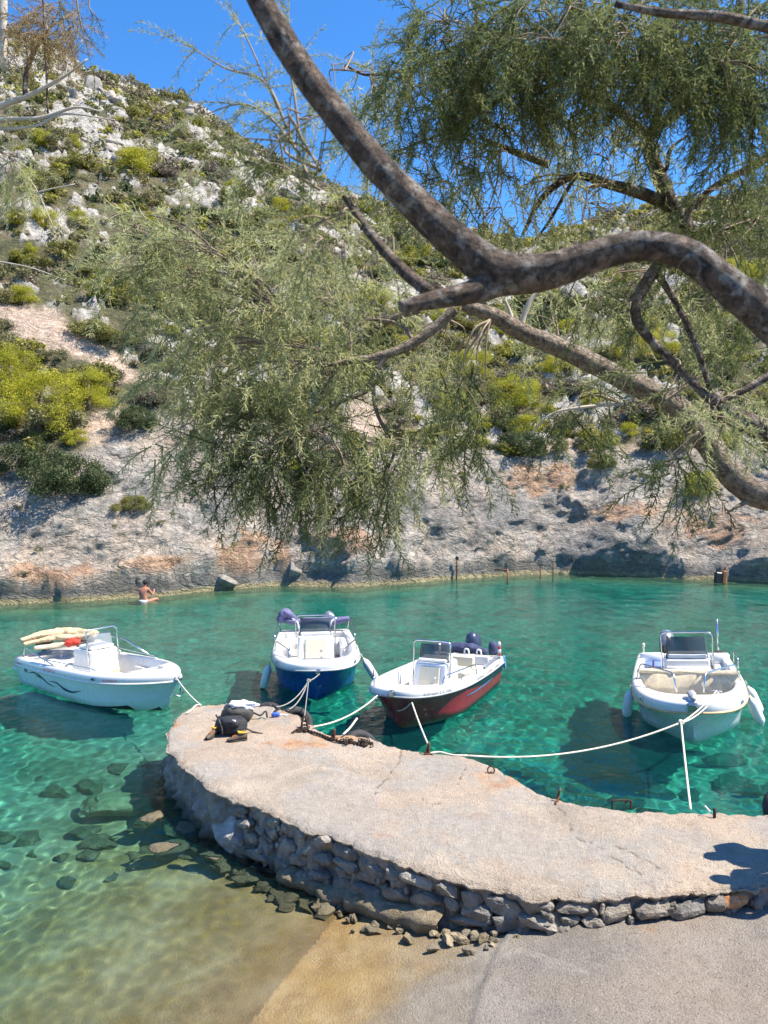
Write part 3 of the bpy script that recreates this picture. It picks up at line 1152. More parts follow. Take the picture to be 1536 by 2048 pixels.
# broken concrete footing along the wall
m = MB()
q = []
foot = [i for i in range(NPU) if 560 < px_of(PF[i]) < 900 and i > 60]
for i in foot[::3]:
    w_ = 0.20 + 0.08 * float(noise3(np.array([i * 0.11, 3.3, 1.0])))
    b = max(float(ramp_z(*(PFr[i] + NF[i] * 0.2))), -0.05)
    h_ = 0.16 + 0.05 * float(noise3(np.array([i * 0.17, 7.3, 1.0])))
    prof = [(0.02, b + h_ + 0.03), (w_ * 0.6, b + h_), (w_ * 0.95, b + h_ - 0.03), (w_, b + h_ - 0.09), (w_ - 0.06, b - 0.06)]
    q.append([[*(PFr[i] + NF[i] * a_), z_] for a_, z_ in prof])
q = np.array(q)
q += 0.03 * np.stack([fbm(q * 6 + s_, 3) for s_ in (0, 20, 40)], -1)
m.grid(q, True)
tag(m.build('concrete_footing', M['rubble'], smooth=True), 'broken ledge of rough concrete along the foot of the pier wall', 'ledge')
M['pale_sunken'] = mat_stone('pale_weedy_stone', (0.22, 0.2, 0.1), (0.42, 0.38, 0.22), (0.6, 0.55, 0.36), False, 4)
# single boulders
c = atz(462, 1668, 0.12)
rock_obj('white_boulder', c, (0.42, 0.25, 0.26), -0.55, 'large white-smeared boulder wedged under the rim of the pier', mat=M['white_stone'], mesh=ROCKS[2], cat='boulder', tilt=0.1)
c = atz(232, 1603, -0.18)
rock_obj('sunken_boulder', (c[0], c[1], -0.62), (0.72, 0.42, 0.34), 0.15, 'large flat-topped boulder under water left of the pier', mat=M['pale_sunken'], mesh=ROCKS[4], cat='boulder', tilt=0.08)
c = atz(884, 1818, 0.3)
rock_obj('orange_rock', (c[0], c[1], float(ramp_z(c[0], c[1])) + 0.055), (0.055, 0.05, 0.085), 0.4, 'small orange and white stone standing alone on the slipway', mat=M['orange_stone'], mesh=ROCKS[6], tilt=0.1)
for px, py, r, lb in ((372, 1655, .26, 'pale rough rock breaking the water beside the pier corner'), (300, 1640, .2, 'brown weedy rock just under water left of the pier corner'),
                      (440, 1715, .2, 'pale cracked rock at the water edge below the white boulder'), (345, 1690, .22, 'flat weedy rock awash left of the rubble')):
    c = atz(px, py, -0.03)
    rock_obj('shore_rock', (c[0], c[1], -0.07), (r * 1.4, r, r * 0.6), sr.uniform(0, 6), lb)
# rocks on the sea floor, seen through the water
for k in range(80):
    if k < 34:
        px, py = sr.uniform(-40, 420), sr.uniform(1480, 1720)
    else:
        px, py = sr.uniform(820, 1536), sr.uniform(1440, 1600)
    c = atz(px, py, 0.0)
    inpier = np.min(np.hypot(PF[:, 0] - c[0], PF[:, 1] - c[1])) < 0.35
    if inpier:
        continue
    zb = float(bed_z(c[0], c[1]))
    r = sr.uniform(0.08, 0.28) * (1.0 if k < 34 else 1.7)
    if zb + r * 0.3 > -0.12:
        continue
    rock_obj('seabed_rock', (c[0], c[1], zb + r * 0.15), (r * sr.uniform(1, 1.7), r * sr.uniform(.8, 1.2), r * sr.uniform(.45, .8)), sr.uniform(0, 6),
             'weedy rock on the sea floor ' + (w_ := 'left of the pier, under clear water' if k < 34 else 'behind the pier, under clear water'), 'rocks on the sea floor ' + w_)
# ------------------------------------------------------------------ boats
def gel(name, color, rough=0.22, var=0.05, dirt=0.25):
    """painted glass-fibre with faint grime towards no particular side"""
    n = N(name)
    v = n.ob()
    c = n.ramp(n.noise(v, 2.2, 5), (0.3, tuple(x * (1 - var) for x in color)), (0.7, color))
    c = n.mix(n.math('MULTIPLY', n.ramp(n.noise(v, 7.0, 7, 0.7), (0.56, 0.0), (0.72, 1.0)), dirt), c, tuple(x * 0.62 for x in color))
    n.set(c, n.ramp(n.noise(v, 9, 4), (0.3, rough * 0.8), (0.7, rough * 1.6)))
    n.b.inputs['Coat Weight'].default_value = 0.25
    n.b.inputs['Coat Roughness'].default_value = 0.12
    return n.m


M['gel'] = gel('white_gelcoat', (0.70, 0.695, 0.675))
M['gel_in'] = gel('white_liner', (0.66, 0.65, 0.62), 0.45, 0.06, 0.35)
M['gel_floor'] = gel('nonslip_floor', (0.60, 0.585, 0.545), 0.6, 0.1, 0.4)
M['hull_pale'] = gel('pale_blue_grey_hull', (0.66, 0.715, 0.71))
M['hull_blue'] = gel('deep_blue_hull', (0.012, 0.085, 0.33), 0.2, 0.15, 0.3)
M['hull_red'] = gel('dark_red_hull', (0.27, 0.025, 0.035), 0.25, 0.15, 0.35)
M['hull_white'] = gel('white_hull', (0.66, 0.665, 0.64))
M['antifoul'] = simple('black_bottom_paint', (0.012, 0.013, 0.014), 0.7, 0, 0.3)
M['navy'] = gel('navy_stripe', (0.014, 0.018, 0.045))
M['ltblue'] = gel('light_blue_stripe', (0.10, 0.33, 0.62))
M['beige'] = gel('beige_panel', (0.66, 0.60, 0.45), 0.5)
M['beige_cloth'] = simple('beige_canvas', (0.62, 0.52, 0.36), 0.9, 0, 0.2, 9, 0.01, 120)
M['tan_cloth'] = simple('tan_quilted_canvas', (0.58, 0.46, 0.28), 0.9, 0, 0.25, 5, 0.03, 30)
M['red_cloth'] = simple('red_cloth', (0.62, 0.055, 0.03), 0.85)
M['white_vinyl'] = simple('white_vinyl', (0.72, 0.715, 0.70), 0.5, 0, 0.06, 4)
M['blue_vinyl'] = simple('pale_blue_cushion', (0.28, 0.46, 0.56), 0.6, 0, 0.08)
M['blue_pad'] = simple('blue_pad', (0.13, 0.20, 0.48), 0.7)
M['navy_cloth'] = simple('navy_canvas', (0.045, 0.055, 0.115), 0.85, 0, 0.25, 7, 0.015, 40)
M['violet_cloth'] = simple('faded_navy_canvas', (0.13, 0.125, 0.24), 0.85, 0, 0.2, 7, 0.015, 40)
M['black'] = simple('black_plastic', (0.014, 0.014, 0.015), 0.45, 0, 0.2)
M['black_rubber'] = simple('black_rubber', (0.028, 0.028, 0.030), 0.75, 0, 0.3, 9, 0.01, 50)
M['cowl_grey'] = gel('grey_cowling', (0.17, 0.19, 0.23), 0.25)
M['cowl_navy'] = gel('navy_cowling', (0.03, 0.045, 0.09), 0.3)
M['steel'] = simple('stainless_steel', (0.62, 0.63, 0.64), 0.22, 1.0, 0.08)
M['grey_rub'] = simple('grey_rub_rail', (0.34, 0.35, 0.36), 0.6)
M['orange_rub'] = simple('cream_orange_rub_rail', (0.72, 0.42, 0.21), 0.55, 0, 0.15)
M['fender'] = simple('white_fender_vinyl', (0.74, 0.73, 0.68), 0.45, 0, 0.08)
M['rope'] = simple('white_rope', (0.62, 0.58, 0.47), 0.9, 0, 0.2, 30, 0.004, 300)
M['rope_grey'] = simple('grey_rope', (0.26, 0.255, 0.23), 0.9, 0, 0.25, 30, 0.004, 300)
M['red_print'] = simple('red_lettering', (0.55, 0.05, 0.06), 0.5)
M['grey_print'] = simple('grey_lettering', (0.14, 0.15, 0.16), 0.5)
M['black_print'] = simple('black_lettering', (0.03, 0.03, 0.035), 0.5)
n = N('tinted_acrylic')
n.set((0.055, 0.07, 0.08), 0.05)
n.b.inputs['Alpha'].default_value = 0.72
M['tint'] = n.m
n = N('clear_acrylic')
n.set((0.35, 0.38, 0.42), 0.06)
n.b.inputs['Alpha'].default_value = 0.35
M['clear'] = n.m


def text_mesh(txt, size):
    cu = bpy.data.curves.new('lettering', 'FONT')
    cu.body = txt
    cu.size = size
    cu.resolution_u = 2
    o = bpy.data.objects.new('lettering', cu)
    me = bpy.data.meshes.new_from_object(o)
    v = np.array([x.co[:] for x in me.vertices])
    f = [list(p.vertices) for p in me.polygons]
    bpy.data.objects.remove(o)
    bpy.data.curves.remove(cu)
    bpy.data.meshes.remove(me)
    return v, f


class Boat:
    def __init__(self, name, label, L, B, loc, head, roll=0.0, trim=0.0, rnd=True, hull='hull_white', band='gel', rub='grey_rub', zs0=0.56, zs1=0.74, fd=0.55, floor=0.17,
                 bandh=0.16, antifoul=None):
        self.L, self.B, self.rnd, self.floor, self.bandh = L, B, rnd, floor, bandh
        self.root = empty(name, (loc[0], loc[1], 0))
        self.root.rotation_euler = (roll, trim, head)
        tag(self.root, label, 'boat', 'moored motorboats')
        tm = 0.5
        n1, n2 = 12, 22
        xa = np.linspace(0, tm, n1, endpoint=False)
        th = np.linspace(0, PI / 2, n2)
        u = np.sin(th) if not rnd else np.sin(th) ** 0.92
        xb = tm + (1 - tm) * u
        t = np.concatenate([xa, xb])
        self.t = t
        ub = np.clip((t - tm) / (1 - tm), 0, 1)
        aft = 0.93 + 0.07 * np.sin(np.clip(t / tm, 0, 1) * PI / 2)
        if rnd:
            bowp = np.concatenate([np.ones(n1), np.cos(th) ** 0.72])
        else:
            bowp = np.maximum(1 - ub ** 2.5, 0) ** 0.80
        bowc = np.maximum(1 - ub ** 2.7, 0)
        self.gx, self.gy = L * t, B / 2 * aft * bowp
        self.zs = zs0 + (zs1 - zs0) * t ** 2
        cx = L * np.where(t < tm, t, tm + (0.955 - tm) * ub)
        cy = B / 2 * 0.89 * aft * bowc
        cz = 0.03 + 0.26 * ub ** 2.4
        kz = -0.24 + 0.0 * t + 0.42 * ub ** 6
        kx = L * np.where(t < tm, t, tm + (0.95 - tm) * ub)
        self.R = np.stack([self.gx, self.gy, self.zs - bandh], 1)
        rows = [self.R]
        for k in (0.25, 0.5, 0.75):
            q = self.R * (1 - k) + np.stack([cx, cy, cz], 1) * k
            q[:, 1] -= 0.06 * np.sin(PI * k) * ub * np.minimum(q[:, 1] / 0.3, 1)      # hollow flare
            rows.append(q)
        rows.append(np.stack([cx, cy, cz], 1))
        rows.append(np.stack([(cx + kx) / 2, cy * 0.5, (cz + kz) / 2 - 0.02], 1))
        rows.append(np.stack([kx, kx * 0, kz], 1))
        H = np.stack(rows, 1)
        self.H = H
        Hs = H[:, ::-1][:, 1:].copy()
        Hs[..., 1] *= -1
        full = np.concatenate([H, Hs], 1)
        m = MB()
        m.grid(full, True)
        m.f.append([int(k) for k in range(full.shape[1])])            # transom
        self.hull = m.build('hull', M[hull], self.root, True)
        if antifoul:
            self.hull.data.materials.append(M[antifoul])
            for p in self.hull.data.polygons:
                if p.center.z < 0.035:
                    p.material_index = 1
        self.hull.cycles.is_caustics_receiver = True
        # deck moulding: band, gunwale top and inside liner
        xi = 0.42 + (L - 0.42 - fd) * t
        yi = self.gy * (1 - 0.17 / (B / 2))
        if not rnd:
            yi = np.interp(xi, self.gx, self.gy) - 0.15
            yi = np.maximum(yi, 0) * (1 - sstep(0.96, 1.0, t))
        xf = np.minimum(xi - 0.03, 0.42 + (0.80 * L - 0.42) * t)
        yf = np.minimum(yi * 0.96, np.interp(xf, cx, cy) * 0.90 - 0.02)
        yf = np.maximum(yf, 0) * (1 - sstep(0.97, 1.0, t))
        z = self.zs
        ring = [self.R, np.stack([self.gx, self.gy + 0.02, z - bandh + 0.015], 1), np.stack([self.gx, self.gy + 0.012, z - 0.05], 1),
                np.stack([self.gx - 0.02 * t, self.gy * 0.985, z - 0.008], 1), np.stack([self.gx * 0.985, self.gy * 0.95, z + 0.004], 1),
                np.stack([xi + 0.03, yi * 1.03, z + 0.004], 1), np.stack([xi, yi, z - 0.02], 1), np.stack([xi * 0.45 + xf * 0.55, yi * 0.45 + yf * 0.55, z * 0.5 + floor * 0.5], 1),
                np.stack([xf, yf, np.full_like(z, floor)], 1)]
        G = np.stack(ring, 1)
        Gs = G[::-1][1:].copy()
        Gs[..., 1] *= -1
        G = np.concatenate([G, Gs], 0)
        m = MB()
        m.grid(G, True)
        nr = G.shape[1]
        last = G.shape[0] - 1
        for k in range(nr - 1):                                        # close across the stern
            m.f.append([k, k + 1, last * nr + k + 1, last * nr + k])
        self.deck = m.build('deck_moulding', M[band], self.root, True)
        self.deck.data.polygons.foreach_set('use_smooth', [True] * len(self.deck.data.polygons))
        self.xi, self.yi = xi, yi
        # floor
        F = np.stack([np.stack([xf, yf * s, np.full_like(z, floor)], 1) for s in np.linspace(1, -1, 5)], 1)
        MB().grid(F, True).build('cockpit_floor', M['gel_floor'], self.root)
        # rub rail
        path = np.concatenate([self.R, (self.R[::-1] * np.array([1, -1, 1]))[1:]])
        path = path + np.array([0, 0, 0.012])
        path[:, 1] += np.sign(path[:, 1]) * 0.018
        path[len(self.R) - 1, 0] += 0.015
        MB().tube(path, 0.021, 6).build('rub_rail', M[rub], self.root, True)
        self.arc = np.concatenate([[0], np.cumsum(np.linalg.norm(np.diff(self.R[:, :2], axis=0), axis=1))])

    # --- points on the outside skin
    def band_pt(self, s, v, side, off=0.006):
        """s: metres from the stern along the rail, v: metres above the rub rail"""
        x = np.interp(s, self.arc, self.gx)
        y = np.interp(s, self.arc, self.gy) + 0.022
        dx = np.interp(s + 0.02, self.arc, self.gx) - np.interp(s - 0.02, self.arc, self.gx)
        dy = np.interp(s + 0.02, self.arc, self.gy) - np.interp(s - 0.02, self.arc, self.gy)
        ln = np.hypot(dx, dy) + 1e-9
        z = np.interp(s, self.arc, self.zs) - self.bandh + v
        return np.stack([x - dy / ln * off, side * (y + dx / ln * off), z], -1)

    def hull_pt(self, s, v, side, off=0.008):
        """v: 0..1 from rub rail to chine"""
        H = self.H[:, :5]
        k = np.clip(v, 0, 1) * 4
        i = np.minimum(k.astype(int), 3)
        f = k - i
        out = []
        for j in range(3):
            lo = np.array([np.interp(a, self.arc, H[:, q, j]) for a, q in zip(s, i)])
            hi = np.array([np.interp(a, self.arc, H[:, q + 1, j]) for a, q in zip(s, i)])
            out.append(lo * (1 - f) + hi * f)
        x, y, z = out
        dx = np.interp(s + 0.05, self.arc, self.gx) - np.interp(s - 0.05, self.arc, self.gx)
        dy = np.interp(s + 0.05, self.arc, self.gy) - np.interp(s - 0.05, self.arc, self.gy)
        ln = np.hypot(dx, dy) + 1e-9
        return np.stack([x - dy / ln * off, side * (y + dx / ln * off), z - off * 0.3], -1)

    def lettering(self, txt, size, s, v, side, material, on_hull=False):
        vv_, f = text_mesh(txt, size)
        u, w = vv_[:, 0], vv_[:, 1]
        sgn = -1 if side > 0 else 1                    # reads bow-to-stern on the port side
        if on_hull:
            P = self.hull_pt(s + sgn * u, v - w / 0.55, side)
        else:
            P = self.band_pt(s + sgn * u, v + w, side)
        return tag(obj('lettering', mesh_np('lettering', P, f, False), M[material], self.root), kind='stuff')

    def stripe(self, name, pts, width, side, material):
        """tapered wavy stripe painted on the topsides: pts (s, v)"""
        q = spline(pts, 36)
        w = np.interp(np.linspace(0, 1, 36), np.linspace(0, 1, len(width)), width)
        P = np.stack([self.hull_pt(q[:, 0], q[:, 1] - w / 2, side), self.hull_pt(q[:, 0], q[:, 1] + w / 2, side)], 1)
        return MB().grid(P).build(name, M[material], self.root)

    def rail(self, pts, r=0.012, name='rail', material='steel', n=None):
        return MB().tube(spline(pts, n or len(pts) * 5), r, 6).build(name, M[material], self.root, True)

    def bent(self, pts, r=0.012, name='rail', material='steel', rad=0.07):
        """tube with straight runs and rounded corners"""
        P = [np.asarray(pts[0], float)]
        for a, b, c in zip(pts[:-2], pts[1:-1], pts[2:]):
            a, b, c = (np.asarray(k, float) for k in (a, b, c))
            u, w = a - b, c - b
            u, w = u / np.linalg.norm(u), w / np.linalg.norm(w)
            p0, p1 = b + u * rad, b + w * rad
            for k in np.linspace(0, 1, 5):
                P.append(p0 * (1 - k) ** 2 + 2 * b * k * (1 - k) + p1 * k ** 2)
        P.append(np.asarray(pts[-1], float))
        return MB().tube(P, r, 6).build(name, M[material], self.root, True)

    def box(self, name, c, s, material, rot=None, bev=0.15, parent=None):
        return MB().box(c, s, rot, bev).build(name, M[material], parent or self.root, True if bev > 0.3 else False)

    def cleat(self, x, y, z, rz=0):
        m = MB()
        R_ = rotm(rz)
        for d in (-0.03, 0.03):
            m.box(np.array([x, y, z + 0.02]) + R_ @ np.array([d, 0, 0]), (0.015, 0.02, 0.04), R_)
        m.tube(np.array([x, y, z + 0.045]) + (R_ @ np.array([[-0.09, 0, 0], [-0.04, 0, 0.004], [0.04, 0, 0.004], [0.09, 0, 0]]).T).T, [0.008, 0.012, 0.012, 0.008], 6)
        m.build('cleat', M['steel'], self.root, True)

    def vent(self, s, v, side):
        th = np.linspace(0, 2 * PI, 15)[:-1]
        P = np.concatenate([self.band_pt(s + 0.075 * k * np.cos(th), v + 0.032 * k * np.sin(th), side, 0.006 + 0.012 * (k < 1)) for k in (1.0, 0.7)])
        f = [[i, (i + 1) % 14, 14 + (i + 1) % 14, 14 + i] for i in range(14)]
        o = obj('vent', mesh_np('vent', P, f, True), M['steel'], self.root)
        P2 = self.band_pt(s + 0.053 * np.cos(th), v + 0.0225 * np.sin(th), side, 0.012)
        obj('vent_opening', mesh_np('vent_opening', P2, [list(range(14))], False), M['black'], o)

    def console(self, x, y=0.0, w=0.74, d=0.62, h=0.80, front=0.18, panel=None, pane='tint', pane_h=0.36, arch_h=0.52, body='gel', step=False, yaw=0.0):
        f = self.floor
        # body tapers upwards, front face leans back
        b = [(x - d / 2, w / 2), (x + d / 2 + front, w / 2)]
        z0, z1 = f, f + h
        pts = []
        for z, fx, k in ((z0, x + d / 2 + front, 1.0), (z0 + h * 0.55, x + d / 2 + front * 0.45, 0.97), (z1 - 0.03, x + d / 2 + 0.02, 0.94), (z1, x + d / 2 - 0.02, 0.90)):
            hw = w / 2 * k
            bx_ = x - d / 2 + (0.04 if z == z1 else 0)
            c = 0.05
            pts.append([(bx_, -hw + c, z), (bx_ + c, -hw, z), (fx - c, -hw, z), (fx, -hw + c, z), (fx, hw - c, z), (fx - c, hw, z), (bx_ + c, hw, z), (bx_, hw - c, z)])
        P = np.array(pts)
        P[..., 1] += y
        m = MB()
        m.grid(np.concatenate([P, P[:, :1]], 1))
        k0 = 3 * 9
        m.f.append([k0 + i for i in range(8)])
        co = m.build('console', M[body], self.root, False)
        if panel:
            xf = x + d / 2 + front
            q = []
            for z, fx in ((z0 + 0.10, xf - 0.02), (z0 + h * 0.55, x + d / 2 + front * 0.45), (z1 - 0.07, x + d / 2 + 0.035)):
                q.append([(fx + 0.012, y - w * 0.29, z), (fx + 0.028, y - w * 0.26, z), (fx + 0.028, y + w * 0.26, z), (fx + 0.012, y + w * 0.29, z)])
            MB().grid(np.array(q)).build('front_panel', M[panel], co, False)
            for zz in (0.62, 0.42):
                fx = np.interp(z0 + h * zz, [z0, z0 + h * 0.55, z1], [xf, x + d / 2 + front * 0.45, x + d / 2 + 0.03])
                MB().lathe([(0.028, 0), (0.028, 0.012), (0.012, 0.02)], 8, (fx + 0.028, y + w * 0.17, z0 + h * zz), rotm(0, PI / 2)).build('latch', M['white_vinyl'], co)
        # instrument coaming and wheel on the aft side
        MB().box((x + 0.05, y, z1 + 0.035), (d * 0.7, w * 0.8, 0.09), None, 0.3).build('dash', M[body], co)
        th = np.linspace(0, 2 * PI, 21)
        ring = np.stack([np.zeros(21), 0.17 * np.cos(th), 0.17 * np.sin(th)], 1) @ rotm(0, -0.35).T + np.array([x - d / 2 - 0.10, y, z1 - 0.12])
        wh = MB().tube(ring, 0.015, 6).build('steering_wheel', M['black'], co, True)
        m = MB()
        for a in (0.5, 2.6, 4.7):
            m.tube([ring.mean(0), ring.mean(0) + (ring[int(a / (2 * PI) * 20)] - ring.mean(0))], 0.011, 5)
        m.tube([ring.mean(0), ring.mean(0) + np.array([0.12, 0, 0.03])], 0.022, 6)
        m.build('wheel_spokes', M['black'], wh)
        # windscreen
        fx = x + d / 2 - 0.06
        q = []
        for k, (dx, dz) in enumerate(((0.0, 0.0), (-0.04, pane_h * 0.6), (-0.09, pane_h))):
            hw = w * (0.43 - 0.015 * k)
            q.append([(fx + dx - 0.10, y - hw, z1 + dz), (fx + dx - 0.02, y - hw * 0.88, z1 + dz), (fx + dx, y, z1 + dz), (fx + dx - 0.02, y + hw * 0.88, z1 + dz), (fx + dx - 0.10, y + hw, z1 + dz)])
        q = np.array(q)
        m = MB()
        m.grid(q)
        m.grid(q - np.array([0.012, 0, 0]), True)
        ws = m.build('windscreen', M[pane], self.root, True)
        MB().tube(np.concatenate([q[0]]) + np.array([0.006, 0, 0.008]), 0.016, 5).build('gasket', M['black'], ws, True)
        # arch
        xa_, hw = x + d / 2 - 0.10, w * 0.52
        self.bent([(xa_ + 0.10, y - hw, z0 + h * 0.62), (xa_, y - hw, z1 + arch_h), (xa_, y + hw, z1 + arch_h), (xa_ + 0.10, y + hw, z0 + h * 0.62)], 0.017, 'windscreen_arch', 'steel', 0.10)
        return co

    def outboard(self, x, y, material, s=1.0, tilt=0.0, name='outboard_motor', z=None):
        z = (self.zs[0] if z is None else z)
        R_ = rotm(0, tilt)
        c = np.array([x, y, z])
        prof = [(0.60, 0.62, 0.0), (0.98, 0.94, 0.06), (1.0, 1.0, 0.18), (0.97, 0.95, 0.32), (0.82, 0.84, 0.42), (0.45, 0.5, 0.47), (0.05, 0.05, 0.475)]
        th = np.arange(16) * 2 * PI / 16
        P = np.array([[(0.27 * s * a * np.sign(math.cos(t)) * abs(math.cos(t)) ** 0.75 - 0.03 * s * (k / 6), 0.18 * s * b * np.sign(math.sin(t)) * abs(math.sin(t)) ** 0.75, s * (zz + 0.05 * math.cos(t) * (k > 2)))
                       for t in th] for k, (a, b, zz) in enumerate(prof)])
        P = np.concatenate([P, P[:, :1]], 1) @ R_.T + c
        m = MB()
        m.grid(P, False)
        mo = m.build(name, M[material], self.root, True)
        m = MB()
        m.box(c + R_ @ np.array([0.03 * s, 0, -0.25 * s]), (0.18 * s, 0.13 * s, 0.52 * s), R_, 0.25)
        m.box(c + R_ @ np.array([0.03 * s, 0, -0.62 * s]), (0.22 * s, 0.05 * s, 0.35 * s), R_, 0.3)
        m.box(c + R_ @ np.array([0.16 * s, 0, -0.06 * s]), (0.16 * s, 0.2 * s, 0.2 * s), R_, 0.15)
        m.build('motor_leg', M['black'], mo)
        return mo

    def bundle(self, name, pts, r, material, seed, flat=0.7, parent=None, sides=18):
        """rolled or folded cloth: a lumpy sausage"""
        path = spline(pts, 44)
        tmp = MB().tube(path, np.interp(np.linspace(0, 1, 44), np.linspace(0, 1, len(r)), r), sides)
        v = np.concatenate(tmp.v)
        c = np.repeat(path, sides, 0)
        d = v - c
        ang = np.arctan2(d[:, 2], d[:, 1] + d[:, 0])
        k = 1 + 0.28 * fbm(v * 4 + seed, 3) + 0.10 * np.sin(ang * 5 + 3 * fbm(v * 3 + seed + 5, 2)) + 0.10 * fbm(v * 16 + seed, 2)
        d *= k[:, None]
        d[:, 2] *= flat
        return obj(name, mesh_np(name, c + d, tmp.f, True), M[material], parent or self.root)

    def world(self, p):
        """boat-local point to world"""
        rm = self.root.rotation_euler.to_matrix()
        return np.array(rm @ Vector(p)) * self.root.scale[0] + np.array(self.root.location)


def fender(p_top, p_bot, r, label, dark_tip=False):
    """inflatable fender hanging from p_top (on the boat) with its middle towards p_bot"""
    p_top, p_bot = np.asarray(p_top, float), np.asarray(p_bot, float)
    ax = p_bot - p_top
    Ln = np.linalg.norm(ax)
    ax = ax / Ln
    q = Vector(-ax).to_track_quat('Z', 'Y').to_matrix()
    root = empty('fender', p_bot.tolist())
    tag(root, label, 'fender', 'fenders hung from the boats')
    bl = min(0.60, Ln * 0.86)
    prof = [(0.02, 0.0), (0.03, 0.03), (r * 0.55, 0.055), (r * 0.9, 0.10), (r, 0.16), (r, bl - 0.16), (r * 0.9, bl - 0.10), (r * 0.55, bl - 0.055), (0.03, bl - 0.03), (0.02, bl)]
    MB().lathe(prof, 14, (0, 0, 0), q).build('fender_body', M['fender'], root, True)
    if dark_tip:
        MB().lathe([(0.012, -0.06), (r * 0.5, -0.01), (r * 0.62, 0.06), (r * 0.55, 0.062)], 12, (0, 0, 0), q).build('fender_tip', M['black'], root, True)
    MB().tube([-ax * (bl - 0.02), p_top - p_bot], 0.008, 5).build('fender_rope', M['rope'], root, True)
    return root


# --- boat 1: pale hull with wave stripe, pointed bow, seen from its starboard side
b1 = Boat('motorboat', 'white open motorboat with pale hull, wavy dark stripe and pointed bow, leftmost of the four', 4.55, 1.72, (-7.62, 17.35), math.radians(-37), rnd=False, hull='hull_pale', rub='gel',
          zs0=0.62, zs1=0.80, fd=0.75, bandh=0.17, antifoul='antifoul')
b1.console(1.75, 0.05, 0.70, 0.66, 0.74, 0.10, None, 'clear', 0.34, 0.44)
b1.stripe('wave_stripe', [(0.55, .26), (0.8, .14), (1.05, .22), (1.35, .50), (1.62, .58)], [.015, .07, .10, .06, .01], -1, 'navy')
b1.stripe('wave_stripe', [(1.42, .36), (1.7, .34), (2.0, .56), (2.3, .58), (2.62, .42)], [.01, .06, .12, .08, .01], -1, 'navy')
b1.stripe('wave_stripe', [(0.85, .26), (1.0, .30), (1.1, .32), (1.22, .40)], [.01, .07, .05, .01], -1, 'grey_print')
b1.stripe('round_emblem', [(0.40, .16), (0.46, .16), (0.52, .16)], [.12, .24, .12], -1, 'grey_print')
b1.lettering('ALCYON 54', 0.085, 1.28, 0.06, -1, 'red_print')
b1.lettering('ALCYON 54', 0.065, 3.30, 0.05, -1, 'red_print')
b1.lettering('MARINE', 0.06, 0.10, 0.03, -1, 'red_print')
b1.vent(3.05, 0.08, -1)
b1.outboard(-0.22, 0.0, 'black', 0.85)
b1.box('bow_cushion', (3.15, 0.0, 0.40), (0.75, 0.85, 0.07), 'white_vinyl', rotm(0, 0), 0.3)
b1.box('bow_locker', (3.0, 0.0, 0.27), (0.6, 0.62, 0.2), 'gel_in', None, 0.1)
b1.box('beige_locker_edge', (2.68, 0, 0.30), (0.05, 0.9, 0.2), 'beige', None, 0.2)
b1.box('seat_step', (2.18, 0.05, 0.34), (0.07, 0.55, 0.32), 'beige', rotm(0, 0.2), 0.2)
b1.box('side_pocket', (2.6, 0.60, 0.42), (0.42, 0.05, 0.14), 'gel_in', None, 0.1)
b1.box('stern_seat', (0.72, 0, 0.36), (0.55, 1.25, 0.34), 'gel_in', None, 0.12)
b1.box('swim_step', (-0.14, -0.55, 0.30), (0.34, 0.32, 0.06), 'gel', None, 0.3)
for s in (-1, 1):
    b1.bent([(0.22, 0.72 * s, 0.62), (0.32, 0.76 * s, 0.86), (1.55, 0.80 * s, 0.66)], 0.014, 'side_rail', 'steel', 0.06)
    b1.bent([(1.2, 0.80 * s, 0.66), (1.25, 0.80 * s, 0.73), (2.9, 0.72 * s, 0.76), (3.0, 0.70 * s, 0.70)], 0.012, 'side_rail', 'steel', 0.04)
b1.bent([(0.45, 0.78, 0.64), (0.15, 0.70, 0.98), (1.75, 0.78, 0.96), (2.6, 0.78, 0.74)], 0.018, 'canopy_frame', 'steel', 0.08)
b1.bundle('canopy_pack', [(0.10, -0.72, 0.98), (0.25, -0.2, 1.06), (0.55, 0.25, 1.06), (1.05, 0.55, 1.02)], [.06, .10, .12, .08], 'tan_cloth', 3, 0.8)
b1.bundle('canopy_pack', [(0.18, -0.70, 0.90), (0.5, -0.1, 0.98), (1.15, 0.45, 1.0)], [.05, .09, .08], 'tan_cloth', 8, 0.7)
b1.bundle('red_towel', [(0.75, -0.02, 0.86), (0.85, 0.05, 0.90), (0.98, 0.16, 0.90)], [.10, .12, .10], 'red_cloth', 5, 0.7)
b1.bundle('sun_pad', [(0.35, -0.55, 0.80), (0.7, 0.1, 0.84), (1.1, 0.6, 0.84)], [.07, .1, .08], 'beige_cloth', 12, 0.6)
b1.box('bow_roller', (4.52, 0, 0.70), (0.30, 0.09, 0.07), 'steel', None, 0.2)
b1.cleat(4.05, 0.0, 0.79, 0.0)
m = MB()
m.tube([(4.62, 0, 0.68), (4.66, 0.0, 0.45), (4.60, 0.02, 0.40)], 0.018, 6)
m.tube([(4.60, -0.12, 0.42), (4.66, 0.0, 0.36), (4.60, 0.12, 0.42)], 0.014, 6)
m.build('anchor', M['steel'], b1.root, True)

